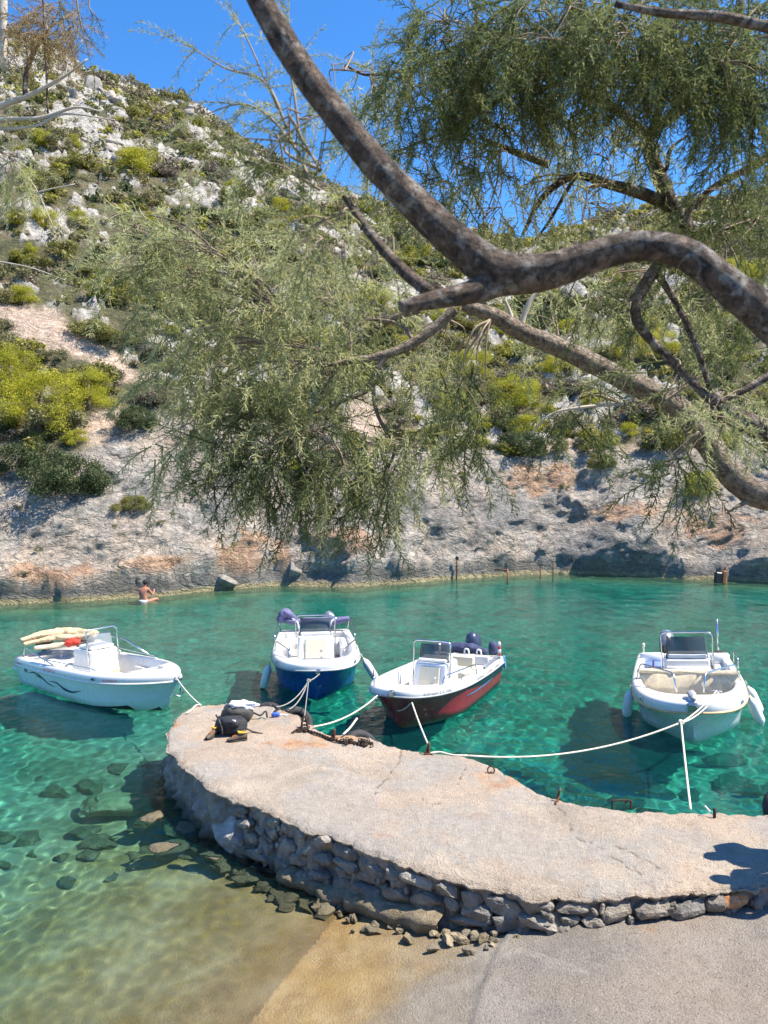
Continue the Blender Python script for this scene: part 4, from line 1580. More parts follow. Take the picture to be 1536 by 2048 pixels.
# --- boat 2: deep blue hull, bow towards the viewer
b2 = Boat('motorboat', 'white-topped motorboat with deep blue hull, bow facing the pier, behind the backpacks', 4.4, 1.92, (-1.78, 19.45), math.radians(-84), hull='hull_blue', zs0=0.66, zs1=0.86, fd=0.42, bandh=0.15)
b2.console(1.75, 0.0, 0.86, 0.62, 0.76, 0.22, 'beige', 'tint', 0.38, 0.46)
b2.box('foot_step', (2.55, 0, 0.24), (0.35, 0.62, 0.16), 'beige', None, 0.15)
for s in (-1, 1):
    b2.box('bow_seat', (2.98, 0.44 * s, 0.35), (0.70, 0.34, 0.22), 'gel_in', rotm(-0.34 * s), 0.1)
    b2.box('blue_cushion', (3.0, 0.48 * s, 0.50), (0.74, 0.44, 0.06), 'blue_vinyl', rotm(-0.34 * s), 0.35)
    b2.box('side_locker', (1.2, 0.72 * s, 0.40), (1.0, 0.26, 0.42), 'gel', None, 0.2)
    b2.box('stern_seat', (0.68, 0.58 * s, 0.36), (0.45, 0.55, 0.4), 'gel', None, 0.15)
    b2.bent([(3.75, 0.50 * s, 0.75), (3.62, 0.58 * s, 0.98), (2.75, 0.86 * s, 0.98), (2.65, 0.90 * s, 0.70)], 0.014, 'bow_rail', 'steel', 0.08)
    b2.bent([(1.4, 0.94 * s, 0.66), (1.35, 0.95 * s, 0.82), (0.25, 0.88 * s, 0.98), (0.12, 0.84 * s, 0.62)], 0.014, 'stern_rail', 'steel', 0.08)
    b2.vent(3.75 if s > 0 else 3.65, 0.08, s)
    b2.bent([(0.45, 0.35 * s, 0.66), (0.42, 0.42 * s, 0.95), (0.36, 0.55 * s, 1.02)], 0.02, 'canopy_strut', 'white_vinyl', 0.05)
b2.rail([(3.98, -0.32, 0.86), (4.02, 0, 0.87), (3.98, 0.32, 0.86)], 0.012, 'bow_rail')
b2.bundle('folded_canopy', [(0.22, -0.86, 0.98), (0.16, -0.4, 0.90), (0.12, 0.1, 0.90), (0.16, 0.5, 0.90), (0.22, 0.88, 0.98)], [.05, .12, .11, .12, .06], 'violet_cloth', 4, 0.85)
b2.bundle('canopy_peak', [(0.26, -0.90, 0.92), (0.20, -0.72, 1.12), (0.20, -0.45, 0.95)], [.05, .13, .06], 'violet_cloth', 9, 1.0)
b2.outboard(-0.2, 0.38, 'cowl_grey', 0.85)
b2.box('bow_plate', (4.36, 0.02, 0.70), (0.14, 0.10, 0.12), 'steel', None, 0.2)
b2.cleat(4.08, 0.0, 0.765, PI / 2)
b2.lettering('POSEIDON', 0.09, 3.35, 0.05, 1, 'grey_print')
p = b2.world((2.95, -0.98, 0.62))
fender(p, p + np.array([-0.18, -0.05, -0.66]), 0.085, 'cream fender with black tip on the left side of the blue-hulled boat', True)
p = b2.world((2.75, 0.98, 0.66))
fender(p, p + np.array([0.38, -0.1, -0.60]), 0.085, 'white fender swung out on the right side of the blue-hulled boat')

# --- boat 3: dark red hull, bow to the left front
b3 = Boat('motorboat', 'white-topped motorboat with dark red hull, between the blue-hulled and the cream-railed boats', 4.2, 1.84, (1.90, 16.98), math.radians(-116.5), roll=0.03, hull='hull_red', rub='grey_rub',
          zs0=0.66, zs1=0.86, fd=0.40, bandh=0.15)
b3.root.scale = (0.94, 0.94, 0.94)
b3.console(1.95, 0.0, 0.80, 0.60, 0.76, 0.24, 'beige', 'tint', 0.37, 0.45)
b3.stripe('dark_stripe', [(0.02, .18), (0.7, .20), (1.5, .17), (2.4, .10)], [.36, .32, .22, .02], 1, 'navy')
b3.stripe('light_stripe', [(0.75, .34), (1.3, .36), (1.9, .38), (2.5, .36)], [.02, .07, .06, .02], 1, 'ltblue')
b3.lettering('ΕΛΠΙΔΑ Σ.Σ 1162', 0.10, 4.02, 0.035, 1, 'grey_print')
b3.lettering('ΠΟΣΕΙΔΩΝ', 0.085, 2.05, 0.04, 1, 'grey_print')
b3.lettering('ΣΩΤΗΡΙΑ', 0.085, 1.35, 0.04, 1, 'red_print')
b3.lettering('MARINE', 0.085, 0.75, 0.04, 1, 'grey_print')
for s in (-1, 1):
    b3.box('bow_seat', (2.98, 0.42 * s, 0.36), (0.74, 0.34, 0.22), 'gel_in', rotm(-0.36 * s), 0.1)
    b3.box('side_locker', (1.15, 0.68 * s, 0.38), (0.9, 0.24, 0.40), 'gel', None, 0.2)
b3.box('stern_bench', (0.72, 0.0, 0.36), (0.45, 1.3, 0.36), 'gel_in', None, 0.15)
b3.box('bench_back', (0.47, 0.0, 0.62), (0.10, 1.35, 0.24), 'gel_in', rotm(0, -0.1), 0.2)
b3.box('helm_seat', (1.32, 0.25, 0.42), (0.38, 0.62, 0.48), 'beige', None, 0.25)
b3.box('helm_seat_back', (1.14, 0.25, 0.72), (0.10, 0.62, 0.30), 'beige', rotm(0, -0.15), 0.3)
b3.bent([(3.45, 0.70, 0.75), (3.35, 0.76, 0.98), (2.0, 0.90, 0.92), (1.95, 0.90, 0.70)], 0.014, 'bow_rail', 'steel', 0.08)
b3.bent([(2.72, 0.86, 0.72), (2.72, 0.84, 0.94)], 0.012, 'rail_post')
b3.bent([(4.05, -0.42, 0.78), (4.0, -0.45, 1.02), (3.5, -0.72, 1.02), (3.45, -0.74, 0.76)], 0.014, 'bow_rail', 'steel', 0.07)
b3.rail([(0.2, 0.84, 0.66), (0.5, 0.86, 0.74), (1.4, 0.88, 0.70)], 0.03, 'side_board', 'cowl_grey')
b3.outboard(-0.22, 0.05, 'cowl_navy', 0.95)
b3.outboard(-0.16, 0.58, 'navy_cloth', 0.62, 0.1, 'spare_motor')
b3.bundle('folded_canopy', [(0.30, -0.80, 0.82), (0.22, -0.4, 0.84), (0.22, 0.1, 0.84), (0.28, 0.55, 0.80)], [.06, .13, .13, .08], 'navy_cloth', 4, 0.9)
for yy in (0.12, 0.42):
    b3.bent([(0.42, yy - 0.06, 0.66), (0.40, yy - 0.06, 0.86), (0.40, yy + 0.03, 0.86), (0.42, yy + 0.06, 0.66)], 0.022, 'canopy_strut', 'white_vinyl', 0.04)
b3.bent([(0.62, -0.5, 0.6), (0.55, -0.5, 0.98)], 0.028, 'canopy_strut', 'white_vinyl')
m = MB()
m.lathe([(0.03, 0), (0.03, 0.10), (0.04, 0.11), (0.04, 0.17), (0.025, 0.18), (0.025, 0.26), (0.035, 0.27), (0.035, 0.33), (0.01, 0.36)], 10, (0.10, 0.80, 0.66))
lt = m.build('stern_light', M['white_vinyl'], b3.root, True)
MB().lathe([(0.032, 0.19), (0.034, 0.20), (0.034, 0.25), (0.030, 0.26)], 10, (0.10, 0.80, 0.66)).build('red_lens', M['red_print'], lt, True)
MB().lathe([(0.032, 0.03), (0.034, 0.04), (0.034, 0.09), (0.030, 0.095)], 10, (0.10, 0.80, 0.66)).build('red_lens', M['red_print'], lt, True)
b3.box('bow_plate', (4.20, 0.03, 0.78), (0.12, 0.10, 0.14), 'steel', None, 0.2)
b3.cleat(3.98, 0.28, 0.785, PI / 3)
b3.cleat(4.02, -0.22, 0.785, -PI / 3)
MB().box((-0.06, 0.86, 0.52), (0.08, 0.05, 0.30), rotm(0, 0.3), 0.2).build('swim_ladder', M['ltblue'], b3.root)

# --- boat 4: white with cream-orange rail, nearest on the right
b4 = Boat('motorboat', 'white motorboat with cream-orange rub rail and beige folded awning, rightmost', 4.6, 2.0, (6.66, 16.9), math.radians(-109), roll=0.07, hull='hull_white', rub='orange_rub',
          zs0=0.64, zs1=0.84, fd=0.50, bandh=0.19)
b4.console(1.55, 0.05, 0.92, 0.55, 0.76, 0.06, None, 'tint', 0.42, 0.52, 'gel_in')
b4.box('console_cushion', (1.93, 0.05, 0.60), (0.10, 0.84, 0.42), 'white_vinyl', rotm(0, -0.08), 0.35)
b4.box('console_seat', (2.18, 0.05, 0.30), (0.48, 0.86, 0.28), 'gel_in', None, 0.15)
for y_, z_ in ((-0.2, 0.66), (0.3, 0.66)):
    MB().lathe([(0.022, 0), (0.02, 0.012), (0.004, 0.016)], 8, (1.985, y_, z_), rotm(0, PI / 2)).build('cushion_button', M['white_vinyl'], b4.root)
for y_ in (-0.62, 0.68):
    b4.box('stern_seat', (0.72, y_, 0.36), (0.5, 0.50, 0.36), 'gel', None, 0.15)
    b4.box('backrest_cushion', (0.48, y_, 0.64), (0.10, 0.50, 0.24), 'white_vinyl', rotm(0, -0.15), 0.35)
b4.box('stern_seat', (0.75, 0.03, 0.36), (0.5, 0.6, 0.34), 'gel', None, 0.15)
b4.box('backrest_cushion', (0.48, -0.28, 0.64), (0.09, 0.16, 0.24), 'white_vinyl', rotm(0, -0.15), 0.35)
b4.box('blue_pad', (0.74, -0.60, 0.56), (0.42, 0.46, 0.05), 'blue_pad', None, 0.35)
for y_ in (-0.60, 0.55):
    b4.box('cushion_strap', (0.80, y_, 0.575), (0.5, 0.03, 0.06), 'black', None, 0.2)
b4.outboard(-0.25, -0.30, 'cowl_grey', 0.95, -0.75)
m = MB()
P = np.array([[(2.62, y, 0.40), (2.60, y, 0.80 + 0.02 * math.sin(y * 9)), (2.50, y, 0.84 + 0.015 * math.sin(y * 7)), (2.44, y, 0.80), (2.52, y, 0.40)] for y in np.linspace(-0.86, 0.90, 26)])
P[..., 2] += 0.015 * fbm(P * 6, 2)
aw = MB().grid(P).build('folded_awning', M['beige_cloth'], b4.root, True)
b4.bundle('awning_roll', [(2.55, -0.90, 0.86), (2.53, -0.3, 0.85), (2.53, 0.3, 0.83), (2.55, 0.92, 0.84)], [.05, .065, .065, .05], 'beige_cloth', 3, 0.8, aw)
for s in (-1, 1):
    b4.bent([(3.95, 0.22 * s, 0.84), (3.75, 0.26 * s, 1.12), (2.95, 0.82 * s, 1.10), (2.9, 0.90 * s, 0.78)], 0.015, 'bow_rail', 'steel', 0.09)
    b4.vent(3.95, 0.09, s)
    b4.lettering('NIREUS', 0.11, 4.0 if s > 0 else 3.3, 0.30, s, 'black_print', True)
    b4.box('bow_seat', (3.15, 0.44 * s, 0.38), (0.70, 0.34, 0.22), 'gel_in', rotm(-0.36 * s), 0.1)
b4.box('bow_hatch', (3.55, 0, 0.46), (0.5, 0.6, 0.06), 'white_vinyl', None, 0.3)
b4.bent([(0.9, 0.98, 0.66), (0.88, 0.98, 0.88), (1.5, 1.0, 0.88), (1.55, 1.0, 0.68)], 0.013, 'side_rail', 'steel', 0.05)
b4.bent([(0.16, 0.74, 0.66), (0.16, 0.74, 1.42)], 0.022, 'flag_pole', 'steel')
b4.bundle('black_line', [(0.35, 0.55, 0.70), (0.25, 0.72, 0.74), (0.3, 0.88, 0.70)], [.03, .05, .03], 'black', 3, 0.7)
MB().lathe([(0.02, 0), (0.02, 0.14), (0.035, 0.15), (0.035, 0.22), (0.01, 0.24)], 10, (0.12, -0.80, 0.66)).build('stern_light', M['beige'], b4.root, True)
m = MB()
m.box((4.52, 0.0, 0.80), (0.34, 0.12, 0.05), None, 0.2)
m.box((4.60, 0.0, 0.72), (0.05, 0.16, 0.22), None, 0.2)
m.lathe([(0.05, -0.05), (0.05, 0.05)], 10, (4.52, 0, 0.86), rotm(0, 0, PI / 2))
m.build('anchor_roller', M['steel'], b4.root)
b4.bundle('anchor', [(4.25, -0.05, 0.90), (4.42, 0.0, 0.93), (4.58, 0.03, 0.88)], [.03, .07, .04], 'grey_rub', 6, 0.9)
b4.cleat(4.05, 0.42, 0.85, PI / 3)
for k, (lx, ly, dx, lb) in enumerate(((2.35, 1.03, 0.30, 'white fender on the right side of the rightmost boat, nearer the stern'), (3.05, 0.98, 0.28, 'white fender on the right side of the rightmost boat, nearer the bow'),
                                      (2.85, -1.02, -0.10, 'white fender half hidden on the left side of the rightmost boat'))):
    p = b4.world((lx, ly, 0.66))
    fender(p, p + np.array([dx, -0.05, -0.66]), 0.09, lb)
# ------------------------------------------------------------------ vegetation of the hillside
def leaf_mat(name, lo, hi, trans=0.25, rough=0.6, tone=True):
    n = N(name)
    r = n.node('ShaderNodeObjectInfo').outputs['Random']
    t = n.attr('tone')
    c = n.ramp(t, (0.0, lo), (1.0, hi))
    c = n.mix(0.45, c, n.ramp(r, (0.0, (0.72, 0.75, 0.7)), (0.5, (1.0, 1.0, 1.0)), (1.0, (1.3, 1.18, 1.0))), 'MULTIPLY')
    n.set(c, rough)
    n.b.inputs['Specular IOR Level'].default_value = 0.25
    tr = n.node('ShaderNodeBsdfTranslucent')
    n.link(c, tr.inputs[0])
    mx = n.node('ShaderNodeMixShader')
    mx.inputs[0].default_value = trans
    n.link(n.b.outputs[0], mx.inputs[1])
    n.link(tr.outputs[0], mx.inputs[2])
    n.link(mx.outputs[0], n.out.inputs[0])
    return n.m


M['pine'] = leaf_mat('yellow_green_pine_needles', (0.21, 0.22, 0.02), (0.60, 0.57, 0.055), 0.42)
M['olive'] = leaf_mat('olive_green_leaves', (0.12, 0.125, 0.035), (0.31, 0.29, 0.085), 0.35)
M['dark'] = leaf_mat('dark_green_leaves', (0.045, 0.062, 0.024), (0.125, 0.15, 0.06), 0.3)
M['dry'] = leaf_mat('grey_brown_twiggy_scrub', (0.13, 0.105, 0.075), (0.27, 0.23, 0.175), 0.2)
M['greygreen'] = leaf_mat('grey_green_scrub', (0.14, 0.138, 0.06), (0.33, 0.31, 0.16), 0.35)
M['lime_shrub'] = leaf_mat('lime_green_scrub', (0.15, 0.16, 0.028), (0.40, 0.37, 0.06), 0.38)
M['bark'] = simple('brown_bark', (0.12, 0.09, 0.065), 0.9, 0, 0.3, 8, 0.03, 25)


def crown(seed, lobes, leaves, leaf, flat=0.8, narrow=0.5, spread=0.62, lr=(0.26, 0.46)):
    """unit-radius crown of small faces spread over and through uneven lobes; base at z=0"""
    r = np.random.default_rng(seed)
    cs = []
    for k in range(lobes):
        a = r.uniform(0, 2 * PI)
        d = spread * math.sqrt(r.uniform(0, 1))
        cs.append((d * math.cos(a), d * math.sin(a), flat * r.uniform(0.25, 1.05) * (1 - 0.5 * d * d), r.uniform(*lr)))
    cs = np.array(cs)
    w = cs[:, 3] ** 2
    li = r.choice(lobes, leaves, p=w / w.sum())
    dirs = r.normal(size=(leaves, 3))
    dirs /= np.linalg.norm(dirs, axis=1)[:, None]
    dirs[:, 2] = np.where(dirs[:, 2] < -0.3, -dirs[:, 2], dirs[:, 2])
    rad = cs[li, 3] * (1 - 0.5 * r.random(leaves) ** 2.6) * (1 + 0.25 * r.normal(size=leaves).clip(-1, 1.6))
    P = cs[li, :3] + dirs * rad[:, None]
    P[:, 2] = np.maximum(P[:, 2], 0.02)
    nrm = dirs + 0.7 * r.normal(size=(leaves, 3))
    nrm /= np.linalg.norm(nrm, axis=1)[:, None]
    u = np.cross(nrm, r.normal(size=(leaves, 3)))
    u /= np.linalg.norm(u, axis=1)[:, None]
    v = np.cross(nrm, u)
    s = leaf * r.uniform(0.6, 1.4, leaves)[:, None]
    q = np.stack([P - u * s * narrow - v * s * 0.3, P + v * s * -0.9 + u * s * 0.1, P + u * s * narrow + v * s * 0.3, P + v * s], 1)
    return q.reshape(-1, 3), np.arange(leaves * 4).reshape(-1, 4), np.repeat(r.random(leaves), 4)


def crown_mesh(name, material, *a, **k):
    v, f, t = crown(*a, **k)
    me = mesh_np(name, v, f, False)
    attr(me, 'tone', t)
    me.materials.append(material)
    return me


PINE = [crown_mesh('crown', M['pine'], 200 + k, 22, 6000, 0.040, flat=1.15, narrow=0.3, spread=0.72, lr=(0.18, 0.34)) for k in range(4)]
PINE_BIG = [crown_mesh('crown', M['pine'], 230 + k, 42, 15000, 0.028, flat=1.4, narrow=0.2, spread=0.82, lr=(0.14, 0.28)) for k in range(2)]
SHRUB = {k: [crown_mesh('shrub', M[k], 260 + 17 * i + j, 15, 2800, 0.048, flat=0.75, spread=0.72, lr=(0.18, 0.34)) for j in range(3)] for i, k in enumerate(('olive', 'dark', 'dry', 'greygreen', 'lime_shrub'))}
SHRUB_BIG = {k: crown_mesh('shrub', M[k], 400 + i, 34, 13000, 0.028, flat=0.85, spread=0.82, lr=(0.15, 0.30)) for i, k in enumerate(('dark', 'olive'))}
vr = random.Random(5)
tm_ = MB()
tm_.tube([(0, 0, -0.3), (0.03, 0.02, 0.3), (-0.02, 0.03, 0.9)], [0.09, 0.07, 0.04], 6)
tm_.tube([(0.02, 0.02, 0.3), (0.22, 0.1, 0.7)], [0.05, 0.02], 5)
tm_.tube([(0.02, 0.02, 0.35), (-0.2, -0.14, 0.75)], [0.045, 0.02], 5)
TRUNK = mesh_np('trunk', np.concatenate(tm_.v), tm_.f, True)
TRUNK.materials.append(M['bark'])


def slope_zone(x, y, z):
    """where on the slope a plant or block shows, in words"""
    w = np.array([x, y, z]) - EYE
    f_, u_ = w[1] * CP - w[2] * SP, w[1] * SP + w[2] * CP
    px, py = 768 + FPX * w[0] / f_, 1024 - FPX * u_ / f_
    if px > 1090:
        return 'on the right slope, ' + ('above the close limb' if py < 520 else 'behind the forked trunk' if py < 760 else 'just above the cliff')
    if px > 760:
        return 'in the dip of the skyline' if py < 560 else 'on the middle slope behind the brightest yellow bushes' if py < 800 else 'at the cliff top under the hanging sprays'
    if px > 430:
        return 'on the ridge right of the open sky' if py < 420 else 'seen through the left tamarisk bough' if py < 760 else 'at the cliff top behind the hanging sprays'
    return 'near the skyline at the left' if py < 260 else 'on the open left slope around the large bright bush' if py < 430 else 'on the left slope between bright bush and pinkish ledge' if py < 640 else 'around the pinkish ledge and the big pines'


def pine(px, py, rpx, label, group=None, big=False, sq=1.0, lift=0.35):
    c = hill_hit(px, py + rpx * 0.7)
    r = rpx / FPX * c[1]
    z = ground_on_hill(c[0], c[1])
    o = empty('pine_tree', (c[0], c[1], z - 0.1 * r), (0, 0, vr.uniform(0, 6.28)))
    cr = obj('crown', (PINE_BIG if big else PINE)[vr.randrange(2 if big else 4)], None, o)
    cr.scale = (r, r, r * sq)
    cr.location = (0, 0, -0.12 * r)
    tr = obj('trunk', TRUNK, None, o)
    tr.scale = (r, r, r)
    tag(o, label, 'tree', group)
    return o


def shrub(px, py, rpx, kind, label, group=None, big=False, sq=1.0):
    c = hill_hit(px, py + rpx * 0.5)
    r = rpx / FPX * c[1]
    z = ground_on_hill(c[0], c[1])
    o = obj('shrub', SHRUB_BIG[kind] if big else SHRUB[kind][vr.randrange(3)])
    o.location = (c[0], c[1], z - 0.12 * r)
    o.scale = (r, r, r * sq)
    o.rotation_euler = (0, 0, vr.uniform(0, 6.28))
    return tag(o, label, 'shrub', group)


pine(82, 800, 88, 'big yellow-green pine on the low cliff, left edge of the bay', big=True, sq=1.15)
pine(20, 742, 75, 'yellow-green pine cut by the left edge above the low cliff', big=True)
pine(176, 772, 62, 'yellow-green pine right of the big pine on the low cliff', big=True)
pine(150, 872, 30, 'small bright pine bush at the cliff edge below the big pine')
pine(272, 318, 50, 'large bright yellow pine bush high on the rocky slope')
pine(46, 598, 36, 'round bright yellow bush on the grey scrub slope, left side')
pine(320, 598, 26, 'bright yellow bush showing between the tamarisk sprays')
pine(745, 588, 46, 'bright yellow pine bush right above the hanging tamarisk sprays')
pine(1035, 782, 62, 'brightest yellow pine bush above the grey cliff, mid picture', big=True)
pine(1050, 842, 40, 'yellow pine bush in front of the brightest one')
pine(945, 722, 52, 'yellow-green pine left of the brightest bush', big=True)
pine(905, 790, 44, 'yellow-green pine low on the slope, left of the brightest bushes', big=True)
pine(1130, 720, 40, 'yellow-green pine behind the grey limb, right of the brightest bush', big=True)
pine(1310, 680, 48, 'yellow-green pine right behind the forked trunk', big=True)
pine(1480, 560, 60, 'pale yellow-green pine at the right edge above the close limb', big=True)
pine(590, 914, 22, 'small yellow bush seen through the drooping sprays')
pine(1398, 958, 46, 'bright green bush on the cliff under the grey limb')
pine(1222, 882, 22, 'small yellow bush above the pale rock, right of centre')
pine(1460, 878, 26, 'small yellow bush at the right on the cliff top')
pine(190, 985 - 30, 14, 'tiny bright bush at the left of the dark mastic shrub')
for k, (px, py, r) in enumerate(((155, 432, 24), (92, 440, 34), (62, 502, 18), (250, 422, 18), (148, 276, 20), (85, 278, 28), (60, 350, 22), (445, 505, 22), (468, 372, 22), (370, 268, 10), (460, 318, 9), (560, 395, 26),
                                 (218, 156, 9), (366, 212, 12), (200, 262, 9), (880, 640, 26), (1130, 660, 30), (1230, 690, 26), (1330, 690, 36), (1180, 500, 26), (1300, 640, 30), (1500, 560, 30), (1080, 600, 22),
                                 (960, 820, 30), (890, 780, 24), (1440, 700, 28), (30, 455, 20), (300, 430, 16), (820, 700, 22), (640, 690, 24), (1090, 730, 26), (1000, 660, 20), (870, 850, 26), (1120, 860, 24), (1260, 860, 26), (1340, 885, 24), (1185, 800, 30), (960, 880, 22), (700, 880, 24), (410, 560, 20), (210, 540, 18), (350, 660, 22))):
    o = pine(px, py, r, 'x')
    zn = slope_zone(*o.location)
    tag(o, 'small yellow-green pine ' + zn, 'tree', 'small pines ' + zn)
shrub(130, 958, 92, 'dark', 'large dark green mastic shrub on the cliff ledge, left side', big=True)
shrub(60, 905, 70, 'dark', 'dark shrub in shade under the big pine', big=True)
shrub(265, 842, 52, 'dark', 'dark grey-green shrub above the diagonal rock ledge', big=True)
shrub(205, 655, 68, 'olive', 'wide olive shrub just above the pinkish ledge', big=True, sq=0.7)
shrub(1040, 892, 56, 'dark', 'dark round shrub on the cliff top below the brightest pine', big=True)
shrub(262, 1012, 42, 'olive', 'yellowish-green shrub low on the grey cliff', big=True, sq=0.8)
shrub(1200, 942, 34, 'olive', 'olive shrub on the pale cliff, right of centre', big=True)
shrub(1010, 905, 30, 'olive', 'olive shrub left of the dark round shrub')
for k, (px, py, r) in enumerate(((322, 1070, 10), (76, 1105, 12), (345, 1040, 8), (35, 1035, 9), (660, 1060, 12), (1130, 985, 12), (930, 940, 14), (980, 965, 10), (1290, 965, 10), (230, 1075, 8))):
    shrub(px, py, r, 'greygreen', 'small grey-green tuft clinging to the bare cliff face', 'tufts on the cliff face')

# scrub covering the slope: the largest-looking plants one by one, the rest as one mass
LABELS = {'olive': 'olive scrub bush ', 'dark': 'dark green scrub bush ', 'dry': 'dry grey-brown scrub bush ', 'greygreen': 'grey-green scrub bush ', 'lime_shrub': 'lime green scrub bush '}

cand = []
gr = np.random.default_rng(17)
while len(cand) < 4300:
    a = gr.uniform(-0.62, 0.62)
    r0_ = float(R0(a) + TC(a))
    rr_ = float(RR(a)) * 1.01
    y = math.sqrt(gr.uniform((r0_ - 1.8) ** 2, rr_ ** 2))
    x = a * y
    rk_, br_, cl_ = rock_at(x, y)
    if gr.random() < max(rk_ * 0.8, br_ * 0.93, sstep(0.72, 1.0, cl_) * 0.98):
        continue
    zone = float(noise3(np.array([x * 0.12, y * 0.12, 5.0])))
    u = gr.random() + zone * 0.6
    kind = 'dark' if u < 0.08 else 'olive' if u < 0.42 else 'lime_shrub' if u < 0.56 else 'greygreen' if u < 0.82 else 'dry'
    r = float(np.clip(gr.lognormal(-0.40, 0.40), 0.26, 1.6))
    cand.append((r / y, x, y, r, kind))
cand.sort(reverse=True)
for q, x, y, r, kind in cand[:250]:
    o = obj('shrub', SHRUB[kind][vr.randrange(3)])
    o.location = (x, y, ground_on_hill(x, y) - 0.15 * r)
    o.scale = (r * vr.uniform(.9, 1.2), r * vr.uniform(.9, 1.2), r * vr.uniform(.7, 1.1))
    o.rotation_euler = (0, 0, vr.uniform(0, 6.28))
    zn = slope_zone(*o.location)
    tag(o, LABELS[kind] + zn, 'shrub', kind.replace('greygreen', 'grey-green').replace('lime_shrub', 'lime green') + ' scrub bushes ' + zn)
for kind in LABELS:
    T = [crown(500 + k, 7, 74, 0.18, flat=0.7, narrow=0.5) for k in range(6)]
    vs, ts = [], []
    for q, x, y, r, kd in cand[250:]:
        if kd != kind:
            continue
        v, f, t = T[vr.randrange(6)]
        a = vr.uniform(0, 6.28)
        R_ = np.array([[math.cos(a), -math.sin(a), 0], [math.sin(a), math.cos(a), 0], [0, 0, 1]])
        vs.append((v * np.array([1, 1, vr.uniform(.7, 1.1)])) @ R_.T * r + np.array([x, y, ground_on_hill(x, y) - 0.15 * r]))
        ts.append(t)
    vs = np.concatenate(vs)
    me = mesh_np('scrub', vs, np.arange(len(vs)).reshape(-1, 4), False)
    attr(me, 'tone', np.concatenate(ts))
    tag(obj('scrub', me, M[kind]), {'olive': 'olive', 'dark': 'dark green', 'dry': 'dry grey-brown', 'greygreen': 'grey-green', 'lime_shrub': 'lime green'}[kind] + ' low scrub covering the far slope', 'scrub', kind='stuff')

# limestone blocks among the scrub
LIME = []
for k in range(7):
    v, f = rock_shape(700 + k, 3, 0.14, 16, 0.4, 0.85)
    LIME.append(mesh_np('limestone_block', v, f, True))
    LIME[-1].materials.append(M['lime'])
for px, py, r, lb in ((182, 168, 24, 'tall white limestone outcrop just below the skyline'), (222, 192, 18, 'white limestone block right of the tall outcrop'), (150, 190, 14, 'white limestone block left of the tall outcrop'),
                      (285, 215, 18, 'white limestone block below the skyline, further right')):
    c = hill_hit(px, py + r * 0.6)
    s = r / FPX * c[1]
    o = obj('limestone_block', LIME[vr.randrange(7)])
    o.location = (c[0], c[1], ground_on_hill(c[0], c[1]) + 0.25 * s)
    o.scale = (s, s * 0.9, s * vr.uniform(0.9, 1.25))
    o.rotation_euler = (vr.uniform(-.3, .3), vr.uniform(-.3, .3), vr.uniform(0, 6))
    tag(o, lb, 'rock')
k = 0
while k < 200:
    a = vr.uniform(-0.52, 0.1 if k < 150 else 0.52)
    y = math.sqrt(vr.uniform(42 ** 2, float(RR(a)) ** 2))
    x = a * y
    if rock_at(x, y)[0] < 0.4:
        continue
    s = 0.28 + 0.75 * vr.random() ** 2.2
    o = obj('limestone_block', LIME[vr.randrange(7)])
    o.location = (x, y, ground_on_hill(x, y) - 0.12 * s)
    o.scale = (s * vr.uniform(.9, 1.9), s * vr.uniform(.8, 1.3), s * vr.uniform(.45, .85))
    o.rotation_euler = (vr.uniform(-.3, .3), vr.uniform(-.3, .3), vr.uniform(0, 6))
    zn = slope_zone(*o.location)
    tag(o, 'pale limestone block ' + zn, 'rock', 'limestone blocks ' + zn)
    k += 1
c = hill_hit(448, 1142)
rock_obj('shore_boulder', (c[0], c[1] - 0.1, 0.35), (0.6, 0.5, 0.38), 0.4, 'rounded grey boulder at the water edge under the orange patch', mesh=LIME[2], mat=M['stone'], cat='boulder')
c = hill_hit(590, 1125)
rock_obj('shore_boulder', (c[0], c[1] + 0.1, 0.55), (0.5, 0.45, 0.5), 1.4, 'dark grey boulder at the water edge right of the orange patch', mesh=LIME[5], mat=M['stone'], cat='boulder')
# ------------------------------------------------------------------ tamarisk trees near the viewer
def mat_bark(name, dark, mid, pale, lichen_sun):
    n = N(name)
    v = n.pos()
    big = n.noise(v, 22, 6, 0.65, 0.8)
    c = n.ramp(big, (0.36, dark), (0.5, mid), (0.64, pale))
    lich_sun = n.ramp(n.noise(v, 24, 6, 0.6, 0.5), (0.52, 0.0), (0.62, 0.65))  # lichen mottle, raised in tone so it also stands for sunlit bark patches
    c = n.mix(lich_sun, c, n.ramp(n.noise(v, 70, 4), (0.3, tuple(x * 0.6 for x in lichen_sun)), (0.7, lichen_sun)))
    fiss = n.ramp(n.noise(v, 60, 6, 0.75, 1.2), (0.38, 0.85), (0.48, 0.0))
    c = n.mix(fiss, c, tuple(x * 0.5 for x in dark))
    n.set(c, 0.92)
    h = n.math('ADD', n.math('MULTIPLY', n.noise(v, 60, 6, 0.75, 1.2), 0.8), n.math('ADD', big, n.math('MULTIPLY', n.voro(v, 45), 0.6)))
    n.bump(h, 0.03, 1.0)
    return n.m


